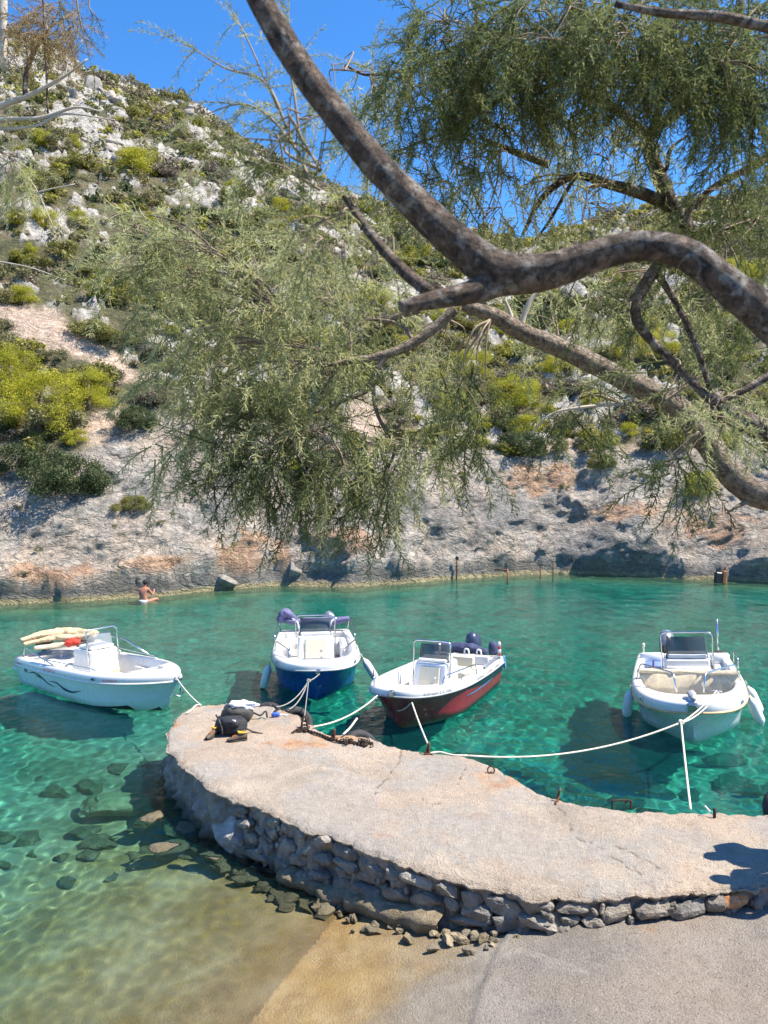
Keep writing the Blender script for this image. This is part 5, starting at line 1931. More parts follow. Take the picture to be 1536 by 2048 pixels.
M['tam_bark'] = mat_bark('tamarisk_bark', (0.04, 0.027, 0.02), (0.14, 0.095, 0.068), (0.30, 0.225, 0.17), (0.60, 0.55, 0.48))
M['tam_bark_sunlit'] = mat_bark('sunlit_grey_tamarisk_bark', (0.13, 0.095, 0.07), (0.30, 0.23, 0.17), (0.46, 0.37, 0.285), (0.60, 0.53, 0.45))  # paler copy of the bark, sunlight on tree B's limbs put into its colour
M['twig'] = simple('pale_twig', (0.26, 0.20, 0.14), 0.85, 0, 0.3, 12)
M['twig_dead'] = simple('bleached_dead_twig', (0.46, 0.41, 0.34), 0.9, 0, 0.2, 12)
M['tam'] = leaf_mat('tamarisk_foliage', (0.24, 0.255, 0.10), (0.60, 0.60, 0.32), 0.5)
M['tam_shade'] = leaf_mat('shaded_green_tamarisk_foliage', (0.075, 0.105, 0.04), (0.22, 0.25, 0.10), 0.42)  # darker copy of the tamarisk foliage, shade of dense boughs put into its colour
M['tam_brown'] = leaf_mat('withered_tamarisk_foliage', (0.22, 0.15, 0.06), (0.42, 0.31, 0.15), 0.35)


def spray_template(seed, nb=30, length=0.30, bl=0.085):
    """a feathery twig along +Z, tip drooping to -X; triangles only"""
    r = np.random.default_rng(seed)
    V = []
    def stem(s):
        return np.array([-0.10 * s * s * length / 0.3, 0.0, s * length])
    for a, b in zip(np.linspace(0, 1, 5)[:-1], np.linspace(0, 1, 5)[1:]):
        p, q = stem(a), stem(b)
        w0, w1 = 0.0035 * (1.1 - a), 0.0035 * (1.1 - b)
        for u in (np.array([1, 0, 0]), np.array([0, 1.0, 0])):
            V += [[p - u * w0, p + u * w0, q + u * w1]]
            V += [[p - u * w0, q + u * w1, q - u * w1]]
    nstem = len(V)
    for k in range(nb):
        s = (k + 0.5 + r.uniform(-.3, .3)) / nb
        p = stem(0.06 + 0.94 * s)
        az = k * 2.4 + r.uniform(-.4, .4)
        el = r.uniform(0.55, 1.25) * (1.1 - 0.4 * s)
        d = np.array([math.cos(az) * math.sin(el) - 0.18, math.sin(az) * math.sin(el), math.cos(el)])
        d /= np.linalg.norm(d)
        ln = bl * r.uniform(0.55, 1.2) * (1 - 0.45 * s)
        side = np.cross(d, r.normal(size=3))
        side /= np.linalg.norm(side)
        tip = p + d * ln + np.array([-0.012, 0, 0])
        V.append([p - side * 0.0031, p + side * 0.0031, tip])
        for j in range(3):
            f = (j + 0.6 + r.uniform(-.3, .3)) / 3.3
            b0 = p + (tip - p) * f
            dd = d * 0.8 + r.normal(size=3) * 0.5
            dd /= np.linalg.norm(dd)
            l2 = r.uniform(0.014, 0.032) * (1.15 - 0.5 * f)
            sd = np.cross(dd, r.normal(size=3))
            sd /= np.linalg.norm(sd)
            V.append([b0 - sd * 0.0027, b0 + sd * 0.0027, b0 + dd * l2])
    return np.array(V), nstem            # (m,3,3)


SPRAYS = [spray_template(900 + k) for k in range(10)]
SPRAYS_THIN = [spray_template(930 + k, 16, 0.32, 0.06) for k in range(5)]


class Tree:
    def __init__(self, name, label, base, seed):
        self.root = empty(name, base)
        self.base = np.array(base, float)
        tag(self.root, label, 'tree', 'tamarisk trees by the slipway')
        self.r = np.random.default_rng(seed)
        self.leaf = {}
        self.twigs = {}
        self.dy = 0.0

    def limb(self, path, widths, name='limb', lump=0.10, sides=14, seg=12, material='tam_bark'):
        """path: (px, py, distance), widths in photograph pixels"""
        P = spline([at(a, b, y + self.dy) for a, b, y in path], (len(path) - 1) * seg + 1)
        w = np.interp(np.linspace(0, 1, len(P)), np.linspace(0, 1, len(widths)), widths)
        rad = w / 2 / FPX * P[:, 1]
        tmp = MB().tube(P - self.base, rad, sides)
        v = np.concatenate(tmp.v)
        c = np.repeat(P - self.base, sides, 0)
        d = v - c
        k = 1 + lump * fbm((v + self.base) * 9, 3) + lump * 0.8 * fbm((v + self.base) * 3.3 + 7, 2)
        obj(name, mesh_np(name, c + d * k[:, None], tmp.f, True), M[material], self.root)
        return P

    def twig(self, P, r0, r1=0.0012, mat='twig', sides=5):
        P = np.asarray(P, float)
        m = self.twigs.setdefault(mat, MB())
        m.tube(P - self.base, np.linspace(r0, r1, len(P)), sides, False)

    def spray(self, p, d, size, mat='tam', thin=False, droop=None):
        T, ns = (SPRAYS_THIN if thin else SPRAYS)[self.r.integers(5 if thin else 10)]
        d = np.asarray(d, float)
        d /= np.linalg.norm(d)
        down = np.array([0, 0, -1.0]) + 0.4 * self.r.normal(size=3)
        x = down - d * np.dot(down, d)
        x /= np.linalg.norm(x) + 1e-9
        y = np.cross(d, x)
        R_ = np.stack([-x, y, d], 1)
        v = T @ R_.T * size + p - self.base
        tone = np.clip(self.r.random() * 0.9 + self.r.normal(size=len(v)) * 0.2 + 0.05, 0, 1)
        self.leaf.setdefault(mat, []).append((v, tone))

    def cluster(self, src, cx, cy, rx, ry, y, n, hubs=5, mat='tam', dy=0.25, size=(0.7, 1.2), droop=0.8, twig='twig', thin=False, out=0.6):
        """sprays spread through a drooping bough: src = (px, py, y) where it leaves the limb"""
        r = self.r
        y = y + self.dy
        S = at(src[0], src[1], src[2] + self.dy)
        H = []
        for k in range(hubs):
            a = r.uniform(0, 2 * PI)
            q = math.sqrt(r.uniform(0.02, 0.8))
            h = at(cx + rx * q * math.cos(a) * 0.85, cy + ry * (q * math.sin(a) * 0.8 - 0.15), y + r.uniform(-dy, dy))
            mid = (S + h) / 2 + np.array([r.uniform(-.08, .08), r.uniform(-.08, .08), 0.10 * np.linalg.norm(h - S) + r.uniform(-0.02, 0.05)])
            P = spline([S, mid, h], 12)
            self.twig(P, min(0.0075, 0.018 * np.linalg.norm(h - S)) * r.uniform(.7, 1.2), 0.002, twig)
            H.append(P)
        C = at(cx, cy, y)
        for k in range(n):
            a = r.uniform(0, 2 * PI)
            q = math.sqrt(r.random())
            p = at(cx + rx * q * math.cos(a), cy + ry * q * math.sin(a), y + r.uniform(-dy, dy))
            P = H[r.integers(hubs)]
            h = P[r.integers(4, len(P))]
            # sprays start some way back along a twig that runs to p
            best = min((np.linalg.norm(g[j] - p), i, j) for i, g in enumerate(H) for j in (5, 8, 11))
            h = H[best[1]][best[2]]
            d = p - h
            ln = np.linalg.norm(d) + 1e-6
            dr = d / ln * out + np.array([0, 0, -droop * 0.5]) + 0.55 * r.normal(size=3)
            dr /= np.linalg.norm(dr)
            s = r.uniform(*size)
            if ln > 0.05 and k % 2 == 0:
                mid = (h + p) / 2 + np.array([0, 0, 0.12 * ln])
                self.twig(spline([h, mid, p], 6), 0.0030, 0.0016, twig, 4)
            self.spray(p, dr, s, mat, thin)

    def strand(self, path, n, mat='tam', r0=0.006, size=(0.4, 0.7), twig='twig', thin=True, spread=0.9):
        """one twig along a path with sprays on both sides"""
        P = spline([at(*q) for q in path], 30)
        self.twig(P, r0, 0.0015, twig)
        t = np.gradient(P, axis=0)
        for k in range(n):
            i = int(self.r.uniform(2, 29.9))
            d = t[i] / np.linalg.norm(t[i]) + spread * self.r.normal(size=3) * 0.6 + np.array([0, 0, -0.25])
            self.spray(P[i], d, self.r.uniform(*size), mat, thin)
        if n:
            self.spray(P[-1], t[-1], size[1], mat, thin)

    def finish(self):
        for mat, L in self.leaf.items():
            V = np.concatenate([v for v, _ in L])
            t = np.concatenate([np.repeat(q, 3) for _, q in L])
            me = mesh_np('foliage', V.reshape(-1, 3), np.arange(len(V) * 3).reshape(-1, 3), False)
            attr(me, 'tone', t)
            tag(obj('foliage', me, M[mat], self.root), kind='stuff')
        for mat, m in self.twigs.items():
            tag(m.build('twigs', M[mat], self.root, True), kind='stuff')


# tree A: the close limb that crosses the picture, forking in the middle
A_ = Tree('tamarisk_tree', 'close thick brown limb crossing the picture from top to right edge', (2.6, 1.55, 2.6), 31)
A_.limb([(470, -90, 1.62), (520, 0, 1.62), (575, 95, 1.62), (640, 190, 1.62), (735, 310, 1.62), (835, 415, 1.62), (925, 495, 1.62), (1000, 545, 1.62), (1085, 545, 1.60), (1180, 515, 1.58), (1280, 492, 1.56), (1370, 508, 1.54),
         (1450, 565, 1.52), (1540, 640, 1.5), (1720, 800, 1.48)], [46, 49, 54, 57, 61, 65, 67, 84, 72, 61, 57, 60, 66, 72, 86], 'limb', 0.09, 18, 10)
A_.limb([(1010, 560, 1.62), (940, 585, 1.60), (870, 600, 1.58), (800, 614, 1.56)], [64, 46, 37, 24], 'stub', 0.12, 14)
P = spline([at(1720, 800, 1.48), (1.75, 1.5, 4.1), (2.3, 1.6, 3.2), (2.6, 1.55, 2.4)], 30)
MB().tube(P - A_.base, np.linspace(0.055, 0.11, 30), 14).build('trunk', M['tam_bark'], A_.root, True)
A_.limb([(690, 392, 1.9), (735, 460, 1.85), (800, 535, 1.78), (860, 585, 1.7)], [14, 20, 24, 26], 'limb', 0.1, 8)
A_.limb([(1230, 8, 2.2), (1330, 26, 2.2), (1440, 34, 2.2), (1560, 60, 2.2)], [11, 15, 19, 22], 'limb', 0.1, 8)
for path, n_ in (([(620, 360, 1.9), (580, 270, 1.95), (535, 170, 2.0), (500, 90, 2.0), (468, 28, 2.0)], 16), ([(575, 255, 1.95), (530, 165, 2.0), (450, 136, 2.0), (392, 100, 2.0)], 9), ([(600, 310, 1.9), (540, 235, 1.95), (480, 208, 2.0), (402, 232, 2.0)], 16),
                 ([(640, 330, 1.9), (600, 290, 1.9), (540, 280, 1.9), (470, 275, 1.9)], 12), ([(600, 280, 1.9), (590, 200, 1.9), (578, 120, 1.9), (577, 20, 1.9)], 7), ([(640, 380, 1.9), (560, 330, 1.9), (500, 330, 1.9)], 10)):
    A_.strand(path, n_, 'tam', 0.004, (0.28, 0.5))
A_.cluster((690, 392, 1.9), 640, 460, 70, 110, 1.95, 46, 4, 'tam', 0.15, (0.35, 0.6), 0.9, thin=True)
A_.cluster((640, 340, 1.9), 590, 290, 70, 80, 1.95, 26, 3, 'tam_shade', 0.15, (0.3, 0.55), 0.5, thin=True)
A_.cluster((760, 500, 1.9), 745, 520, 60, 70, 1.95, 16, 3, 'tam', 0.12, (0.3, 0.5), 0.9, thin=True)
A_.finish()

# tree B: the limb behind it with the big drooping bough on the left
B_ = Tree('tamarisk_tree', 'grey-barked limb rising from the right edge to the big drooping bough on the left', (4.3, 4.4, 0.5), 32)
B_.limb([(1720, 980, 4.3), (1600, 1000, 4.3), (1510, 985, 4.35), (1450, 935, 4.4), (1405, 870, 4.45), (1340, 805, 4.5), (1240, 755, 4.55), (1140, 705, 4.6), (1040, 662, 4.6), (985, 630, 4.6), (925, 612, 4.6)],
        [58, 58, 57, 52, 50, 46, 42, 38, 36, 28, 20], 'limb', 0.09, 16, 8, 'tam_bark_sunlit')
P = spline([at(1720, 980, 4.3), (3.3, 4.3, 3.9), (4.0, 4.35, 2.6), (4.3, 4.4, 0.3)], 30)
MB().tube(P - B_.base, np.linspace(0.09, 0.16, 30), 14).build('trunk', M['tam_bark'], B_.root, True)
B_.limb([(910, 618, 4.6), (870, 655, 4.6), (820, 690, 4.6), (760, 712, 4.6), (700, 722, 4.6), (655, 730, 4.6)], [21, 21, 19, 16, 13, 9], 'limb', 0.1, 10, material='tam_bark_sunlit')
B_.limb([(770, 712, 4.6), (752, 745, 4.6), (735, 780, 4.6), (690, 800, 4.6), (630, 825, 4.6)], [15, 14, 11, 8, 5], 'limb', 0.1, 8, material='tam_bark_sunlit')
B_.limb([(745, 765, 4.6), (752, 820, 4.62), (775, 870, 4.65), (788, 905, 4.65), (770, 950, 4.65), (765, 1000, 4.65)], [9, 8, 8, 7, 6, 4], 'limb', 0.1, 7, material='tam_bark_sunlit')
B_.limb([(832, 688, 4.6), (800, 650, 4.65), (740, 640, 4.7), (700, 660, 4.7)], [8, 8, 7, 5], 'limb', 0.1, 7, material='tam_bark_sunlit')
B_.limb([(840, 620, 4.6), (780, 640, 4.7), (700, 690, 4.8), (640, 700, 4.8), (575, 630, 4.8), (520, 560, 4.8), (430, 530, 4.8)], [14, 12, 10, 9, 8, 7, 4], 'limb', 0.1, 8, material='tam_bark_sunlit')
B_.limb([(575, 630, 4.8), (510, 600, 4.8), (460, 650, 4.8), (420, 720, 4.8)], [7, 7, 5, 4], 'limb', 0.1, 7, material='tam_bark_sunlit')
B_.limb([(700, 690, 4.8), (660, 760, 4.8), (600, 860, 4.8), (545, 930, 4.8)], [8, 7, 6, 4], 'limb', 0.1, 7, material='tam_bark_sunlit')
B_.limb([(520, 570, 4.8), (440, 510, 4.85), (370, 450, 4.9), (300, 430, 4.9)], [6, 5, 4, 3], 'limb', 0.1, 6, material='tam_bark_sunlit')
B_.limb([(1040, 660, 4.6), (1052, 620, 4.6), (1075, 585, 4.6), (1130, 560, 4.6)], [12, 11, 8, 5], 'limb', 0.1, 7, material='twig_dead')
B_.limb([(1028, 660, 4.6), (1020, 625, 4.6), (1010, 600, 4.6)], [9, 8, 5], 'limb', 0.1, 7, material='twig_dead')
B_.limb([(1245, 808, 4.55), (1160, 815, 4.5), (1100, 830, 4.5), (1060, 870, 4.5)], [7, 7, 5, 3], 'limb', 0.1, 6, material='twig_dead')
B_.limb([(1500, 1000, 4.35), (1480, 1010, 4.3), (1455, 1025, 4.3)], [12, 8, 4], 'limb', 0.1, 6, material='tam_bark_sunlit')
for s_, c_, r_, y_, n_, mt_, kw in (
        ((575, 630), (260, 470), (120, 45), 4.95, 40, 'tam', dict(droop=0.25, out=1.0)),
        ((520, 560), (400, 490), (130, 70), 4.9, 81, 'tam', dict(droop=0.4, out=0.9)),
        ((575, 630), (300, 560), (110, 60), 4.9, 50, 'tam', dict(droop=0.5)),
        ((575, 630), (430, 620), (150, 90), 4.85, 117, 'tam', dict(droop=0.6)),
        ((640, 700), (540, 720), (160, 90), 4.8, 140, 'tam', dict(droop=0.7)),
        ((560, 690), (390, 740), (100, 70), 4.9, 66, 'tam', dict(droop=0.8)),
        ((640, 720), (480, 830), (130, 80), 4.8, 128, 'tam', dict(droop=0.9)),
        ((600, 860), (620, 860), (120, 80), 4.75, 105, 'tam_shade', dict(droop=0.9)),
        ((520, 830), (345, 900), (55, 40), 4.9, 26, 'tam', dict(droop=0.6, out=1.0)),
        ((545, 900), (470, 920), (60, 65), 4.75, 66, 'tam_shade', dict(droop=1.3)),
        ((600, 860), (580, 945), (75, 85), 4.7, 85, 'tam_shade', dict(droop=1.4)),
        ((630, 860), (660, 925), (60, 85), 4.7, 62, 'tam', dict(droop=1.4)),
        ((770, 950), (755, 965), (45, 70), 4.65, 58, 'tam_shade', dict(droop=1.4)),
        ((780, 890), (790, 900), (75, 75), 4.65, 66, 'tam', dict(droop=1.0)),
        ((700, 660), (690, 610), (130, 75), 4.85, 70, 'tam', dict(droop=0.8)),
        ((700, 660), (580, 530), (120, 70), 4.9, 66, 'tam', dict(droop=0.7)),
        ((980, 640), (925, 820), (70, 100), 4.6, 74, 'tam_shade', dict(droop=1.3)),
        ((900, 640), (860, 740), (80, 80), 5.0, 46, 'tam', dict(droop=1.0)),
        ((1245, 808), (1160, 820), (60, 70), 4.8, 35, 'tam_shade', dict(droop=1.0)),
        ((1330, 800), (1390, 745), (110, 55), 4.2, 44, 'tam', dict(droop=0.25, out=1.1)),
        ((1400, 870), (1355, 950), (55, 50), 4.35, 35, 'tam_shade', dict(droop=0.9)),
        ((1120, 690), (1130, 620), (120, 70), 5.1, 58, 'tam', dict(droop=0.5))):
    B_.cluster((*s_, y_ - 0.1), *c_, *r_, y_, int(n_ * 0.6), 6, mt_, 0.28, (0.8, 1.45), **kw)
for path in ([(755, 712, 4.6), (772, 780, 4.55), (740, 830, 4.55), (715, 900, 4.6)], [(832, 690, 4.6), (850, 760, 4.55), (870, 820, 4.55), (888, 880, 4.55)], [(700, 660, 4.7), (705, 760, 4.6), (690, 830, 4.6), (712, 905, 4.6)],
             [(650, 730, 4.6), (560, 760, 4.7), (520, 850, 4.7)], [(350, 720, 4.9), (300, 690, 4.9), (220, 700, 4.9)]):
    B_.strand(path, 4, 'tam', 0.004, (0.35, 0.6))
B_.finish()

# tree C: the trunk and canopy at the upper right
C_ = Tree('tamarisk_tree', 'tamarisk with dark canopy filling the upper right, trunk behind the close limb', (3.5, 4.2, 0.5), 33)
C_.dy = -0.75
C_.limb([(1420, 800, 4.4), (1340, 720, 4.5), (1278, 650, 4.5), (1275, 600, 4.5), (1310, 540, 4.5), (1372, 470, 4.5), (1345, 415, 4.5), (1318, 350, 4.5), (1298, 275, 4.5), (1360, 220, 4.4), (1430, 150, 4.3), (1470, 60, 4.2), (1490, -60, 4.2)],
        [16, 17, 19, 21, 26, 34, 33, 30, 26, 22, 20, 18, 16], 'limb', 0.1, 12, 6)
for path, w in (([(1298, 275, 4.5), (1240, 225, 4.45), (1180, 185, 4.4), (1110, 140, 4.35), (1020, 90, 4.3)], [22, 18, 16, 12, 8]),
                ([(1345, 415, 4.5), (1280, 385, 4.5), (1215, 368, 4.5), (1150, 352, 4.5), (1085, 395, 4.5), (1045, 470, 4.5)], [26, 24, 20, 15, 11, 6]),
                ([(1360, 440, 4.5), (1420, 380, 4.4), (1490, 340, 4.3), (1560, 305, 4.2)], [12, 14, 15, 16]),
                ([(1365, 470, 4.5), (1440, 460, 4.4), (1520, 440, 4.3)], [10, 9, 8]),
                ([(1310, 540, 4.5), (1360, 620, 4.45), (1395, 700, 4.4), (1420, 780, 4.4)], [13, 13, 12, 10]),
                ([(1100, 330, 4.6), (1020, 300, 4.6), (960, 275, 4.6)], [16, 13, 7]),
                ([(1540, 750, 4.2), (1490, 780, 4.2), (1440, 805, 4.2)], [18, 13, 8]),
                ([(1290, 300, 4.5), (1330, 340, 4.45), (1340, 300, 4.4), (1375, 270, 4.4)], [10, 9, 8, 4]),
                ([(1020, 90, 4.3), (920, 90, 4.4), (840, 130, 4.5), (740, 150, 4.6), (690, 130, 4.6)], [9, 9, 8, 6, 3]),
                ([(1110, 140, 4.35), (1000, 200, 4.5), (900, 260, 4.6), (800, 300, 4.6)], [10, 8, 7, 3]),
                ([(1150, 352, 4.5), (1100, 440, 4.5), (1070, 480, 4.5)], [8, 6, 3])):
    C_.limb(path, w, 'limb', 0.1, 8, 6)
MB().tube(spline([at(1420, 790, 3.65), at(1500, 850, 3.6), (2.5, 3.6, 4.5), (3.3, 4.0, 3.0), (3.5, 4.2, 0.3)], 24) - C_.base, np.linspace(0.035, 0.1, 24), 12).build('trunk', M['tam_bark'], C_.root, True)
for s_, c_, r_, y_, n_, mt_, kw in (
        ((690, 140), (700, 160), (70, 60), 4.6, 48, 'tam', dict(droop=0.3, out=1.0)),
        ((740, 150), (735, 260), (70, 90), 4.6, 66, 'tam', dict(droop=0.9)),
        ((840, 130), (850, 160), (80, 90), 4.2, 100, 'tam_shade', dict(droop=1.3)),
        ((900, 260), (880, 320), (110, 100), 4.4, 120, 'tam_shade', dict(droop=1.1)),
        ((960, 60), (930, 60), (110, 70), 3.9, 130, 'tam_shade', dict(droop=1.3)),
        ((1020, 90), (1000, 170), (110, 100), 4.0, 150, 'tam_shade', dict(droop=1.3)),
        ((1110, 60), (1110, 40), (130, 70), 3.7, 150, 'tam_shade', dict(droop=1.2)),
        ((1180, 120), (1150, 160), (110, 80), 4.0, 110, 'tam_shade', dict(droop=1.2)),
        ((1300, 60), (1290, 60), (140, 80), 3.6, 170, 'tam_shade', dict(droop=1.2)),
        ((1400, 100), (1380, 170), (110, 80), 3.9, 120, 'tam_shade', dict(droop=1.2)),
        ((1470, 60), (1480, 90), (110, 100), 3.6, 160, 'tam_shade', dict(droop=1.2)),
        ((1500, 200), (1490, 260), (80, 110), 3.8, 120, 'tam_shade', dict(droop=1.1)),
        ((1180, 185), (1080, 290), (120, 80), 4.5, 80, 'tam', dict(droop=0.8)),
        ((1240, 225), (1220, 300), (100, 70), 4.5, 66, 'tam', dict(droop=0.7)),
        ((1150, 352), (1080, 420), (100, 60), 4.5, 36, 'tam', dict(droop=1.0)),
        ((1215, 368), (1200, 440), (100, 50), 4.5, 36, 'tam', dict(droop=0.8)),
        ((1000, 300), (950, 420), (70, 70), 4.55, 46, 'tam', dict(droop=1.1)),
        ((1420, 380), (1420, 400), (110, 70), 4.3, 75, 'tam_shade', dict(droop=0.8)),
        ((1500, 440), (1480, 470), (80, 80), 4.2, 75, 'tam_shade', dict(droop=0.9)),
        ((1440, 460), (1480, 640), (80, 80), 4.6, 80, 'tam_shade', dict(droop=1.0)),
        ((1310, 540), (1230, 600), (110, 70), 4.75, 80, 'tam_shade', dict(droop=0.9)),
        ((1372, 470), (1390, 610), (80, 70), 4.7, 60, 'tam', dict(droop=0.9)),
        ((1440, 800), (1470, 830), (70, 50), 4.2, 40, 'tam', dict(droop=0.6)),
        ((800, 300), (790, 380), (60, 60), 4.5, 36, 'tam', dict(droop=0.9))):
    C_.cluster((*s_, y_ - 0.05), *c_, *r_, y_, int(n_ * (0.85 if c_[1] < 200 and c_[0] > 800 else 0.55)), 6, mt_, 0.25, (0.5, 0.95), **kw)
C_.finish()

# tree D: half-withered branches at the left edge
D_ = Tree('tamarisk_tree', 'half-withered tamarisk with bare pale twigs and brown tuft at the top left corner', (-3.4, 4.6, 2.0), 34)
for path, w, mt_ in (([(-260, 330, 4.7), (-120, 260, 4.7), (0, 212, 4.7), (60, 190, 4.7), (130, 152, 4.7), (175, 118, 4.7)], [26, 22, 13, 10, 6, 3], 'twig_dead'),
                     ([(-120, 262, 4.7), (0, 240, 4.7), (80, 236, 4.7), (150, 215, 4.7), (200, 222, 4.7)], [14, 9, 8, 5, 3], 'twig_dead'),
                     ([(-120, 250, 4.7), (0, 258, 4.7), (70, 252, 4.7), (130, 228, 4.7), (230, 240, 4.7)], [10, 6, 5, 4, 2], 'twig_dead'),
                     ([(5, -40, 4.7), (6, 60, 4.7), (10, 140, 4.7)], [18, 16, 14], 'twig_dead'),
                     ([(50, 195, 4.7), (52, 150, 4.7), (66, 110, 4.7), (95, 60, 4.7), (120, 20, 4.7)], [10, 9, 7, 5, 3], 'tam_bark'),
                     ([(96, 230, 4.7), (92, 130, 4.7), (86, 0, 4.7)], [4, 4, 4], 'tam_bark'),
                     ([(60, 190, 4.7), (30, 120, 4.7), (-10, 60, 4.7)], [5, 4, 3], 'twig_dead'),
                     ([(130, 152, 4.7), (140, 110, 4.7), (165, 80, 4.7)], [4, 3, 2], 'twig_dead'),
                     ([(-20, 440, 4.8), (60, 390, 4.8), (150, 368, 4.8)], [4, 3, 2], 'twig_dead'),
                     ([(-20, 300, 4.8), (60, 360, 4.8), (110, 460, 4.8)], [3, 2.5, 2], 'twig_dead'),
                     ([(-20, 520, 4.8), (60, 535, 4.8), (130, 560, 4.8)], [3, 2.5, 2], 'twig_dead')):
    D_.limb(path, w, 'limb', 0.1, 7, 6, mt_)
MB().tube(spline([at(-260, 330, 4.7), (-3.3, 4.65, 5.6), (-3.4, 4.6, 3.5), (-3.4, 4.6, 1.5)], 20) - D_.base, np.linspace(0.04, 0.12, 20), 10).build('trunk', M['tam_bark'], D_.root, True)
D_.cluster((95, 60, 4.65), 100, 60, 62, 55, 4.7, 90, 5, 'tam_brown', 0.2, (0.45, 0.8), 0.4)
D_.cluster((40, 80, 4.65), 30, 60, 45, 60, 4.7, 20, 3, 'tam_brown', 0.2, (0.4, 0.7), 0.4, thin=True)
D_.cluster((-40, 300, 4.7), 20, 340, 45, 50, 4.75, 34, 3, 'tam', 0.2, (0.5, 0.8), 0.8)
D_.cluster((-40, 240, 4.7), 10, 170, 40, 60, 4.75, 18, 3, 'tam', 0.2, (0.4, 0.7), 0.5, thin=True)
for path in ([(150, -30, 3.0), (158, 30, 3.0), (170, 80, 3.0), (186, 140, 3.0)], [(110, -30, 3.0), (118, -5, 3.0), (120, 20, 3.0)], [(185, -30, 3.0), (178, 10, 3.0), (190, 30, 3.0)]):
    D_.strand(path, 4, 'tam_shade', 0.004, (0.25, 0.4))
D_.finish()
# ------------------------------------------------------------------ mooring lines, fittings and belongings on the pier
M['rust'] = simple('rusty_iron', (0.13, 0.055, 0.028), 0.85, 0.2, 0.4, 18, 0.01, 90)
M['rust_dark'] = simple('dark_rusty_chain', (0.055, 0.034, 0.024), 0.85, 0.2, 0.4, 18, 0.01, 90)
M['rust_orange'] = simple('orange_rusty_iron', (0.42, 0.15, 0.06), 0.85, 0, 0.3, 12, 0.01, 60)
M['pack_black'] = simple('black_nylon', (0.016, 0.017, 0.022), 0.75, 0, 0.3, 14, 0.01, 60)
M['pack_grey'] = simple('dark_grey_nylon', (0.055, 0.052, 0.05), 0.8, 0, 0.3, 14, 0.01, 60)
M['white_cotton'] = simple('white_cotton', (0.72, 0.73, 0.78), 0.9, 0, 0.06, 9, 0.01, 40)
M['shoe'] = simple('brown_grey_suede', (0.10, 0.08, 0.06), 0.9, 0, 0.25, 20)
M['shoe_trim'] = simple('yellow_lining', (0.55, 0.36, 0.05), 0.8)
M['shoe_lace'] = simple('orange_lace', (0.55, 0.17, 0.06), 0.8)
M['sole'] = simple('dark_sole', (0.035, 0.032, 0.03), 0.8)
M['blue_item'] = simple('blue_plastic', (0.03, 0.10, 0.42), 0.5)
M['skin'] = simple('tanned_skin', (0.40, 0.165, 0.10), 0.6, 0, 0.08, 5)
M['hair'] = simple('dark_hair', (0.012, 0.009, 0.007), 0.7, 0, 0.3, 30, 0.01, 120)
M['shorts'] = simple('pale_shorts', (0.55, 0.55, 0.55), 0.85)


def sag(p0, p1, drop, n=22):
    t = np.linspace(0, 1, n)[:, None]
    P = np.asarray(p0) * (1 - t) + np.asarray(p1) * t
    P[:, 2] -= drop * 4 * (t * (1 - t))[:, 0]
    return P


def rope(paths, r, label, mat='rope', knots=()):
    """one mooring line; each path is a run of the same line"""
    base = np.asarray(paths[0][-1], float)
    root = empty('mooring_line', base.tolist())
    tag(root, label, 'rope', 'mooring lines')
    for p in paths:
        MB().tube(np.asarray(p) - base, r, 6).build('line', M[mat], root, True)
    for k in knots:
        m = MB()
        for a in range(3):
            th = np.linspace(0, 2 * PI, 11)
            ring = np.stack([np.cos(th), np.sin(th), 0.3 * np.sin(2 * th + a)], 1) * 0.035 @ rotm(a * 1.1, a * 0.9).T
            m.tube(ring + np.asarray(k) - base, r * 1.1, 5)
        m.build('knot', M[mat], root, True)
    return root


def deckp(px, py, dz=0.012):
    p = atz(px, py, PIER_Z)
    return np.array([p[0], p[1], PIER_Z + dz])


e1 = deckp(402, 1412)
rope([sag(b1.world((4.50, 0.0, 0.74)), e1, 0.05), spline([e1, deckp(392, 1412), deckp(380, 1424), deckp(372, 1428)], 12)], 0.013, 'pale rope from the leftmost boat to the tip of the pier', 'rope')
K2 = at(617, 1362, 14.6)
e2, e3, e4 = deckp(553, 1415), deckp(578, 1420), deckp(608, 1448, 0.06)
rope([sag(b2.world((4.10, 0.20, 0.78)), K2, 0.06), sag(K2, e2, 0.12)], 0.012, 'grey rope from the blue-hulled boat to the pier, longer of the pair', 'rope_grey', (K2,))
rope([sag(K2, e3, 0.10)], 0.012, 'grey rope from the knot of the blue-hulled boat line, shorter of the pair', 'rope_grey')
rope([sag(K2, e4, 0.02)], 0.009, 'thin dark rope hanging straight from the knot to the rusty ring', 'rope_grey')
e5 = deckp(627, 1457, 0.03)
p3 = b3.world((4.05, -0.28, 0.74))
rope([sag(p3, e5, 0.12)], 0.014, 'white rope from the left bow of the red-hulled boat to the pier', 'rope', (p3 - np.array([0.08, 0.1, 0.08]),))
p3r = b3.world((4.05, 0.36, 0.62))
e6 = deckp(858, 1500, 0.05)
rope([sag(b3.world((3.98, 0.28, 0.80)), p3r, 0.0, 4), sag(p3r, e6, 0.03)], 0.015, 'white rope from the right bow of the red-hulled boat to the low post', 'rope')
rope([sag(p3 - np.array([0, 0, 0.05]), p3r, 0.22)], 0.011, 'slack rope loop under the bow of the red-hulled boat', 'rope')
K4 = at(1362, 1445, 11.75)
c4 = b4.world((4.05, 0.42, 0.90))
e7 = deckp(935, 1514, 0.02)
e8 = deckp(1381, 1622, 0.02)
rope([sag(c4, K4, 0.05), sag(c4 + np.array([0.05, 0, 0]), K4 + np.array([0.02, 0, 0.0]), 0.09)], 0.012, 'doubled white rope from the bow cleat of the rightmost boat to its knot', 'rope')
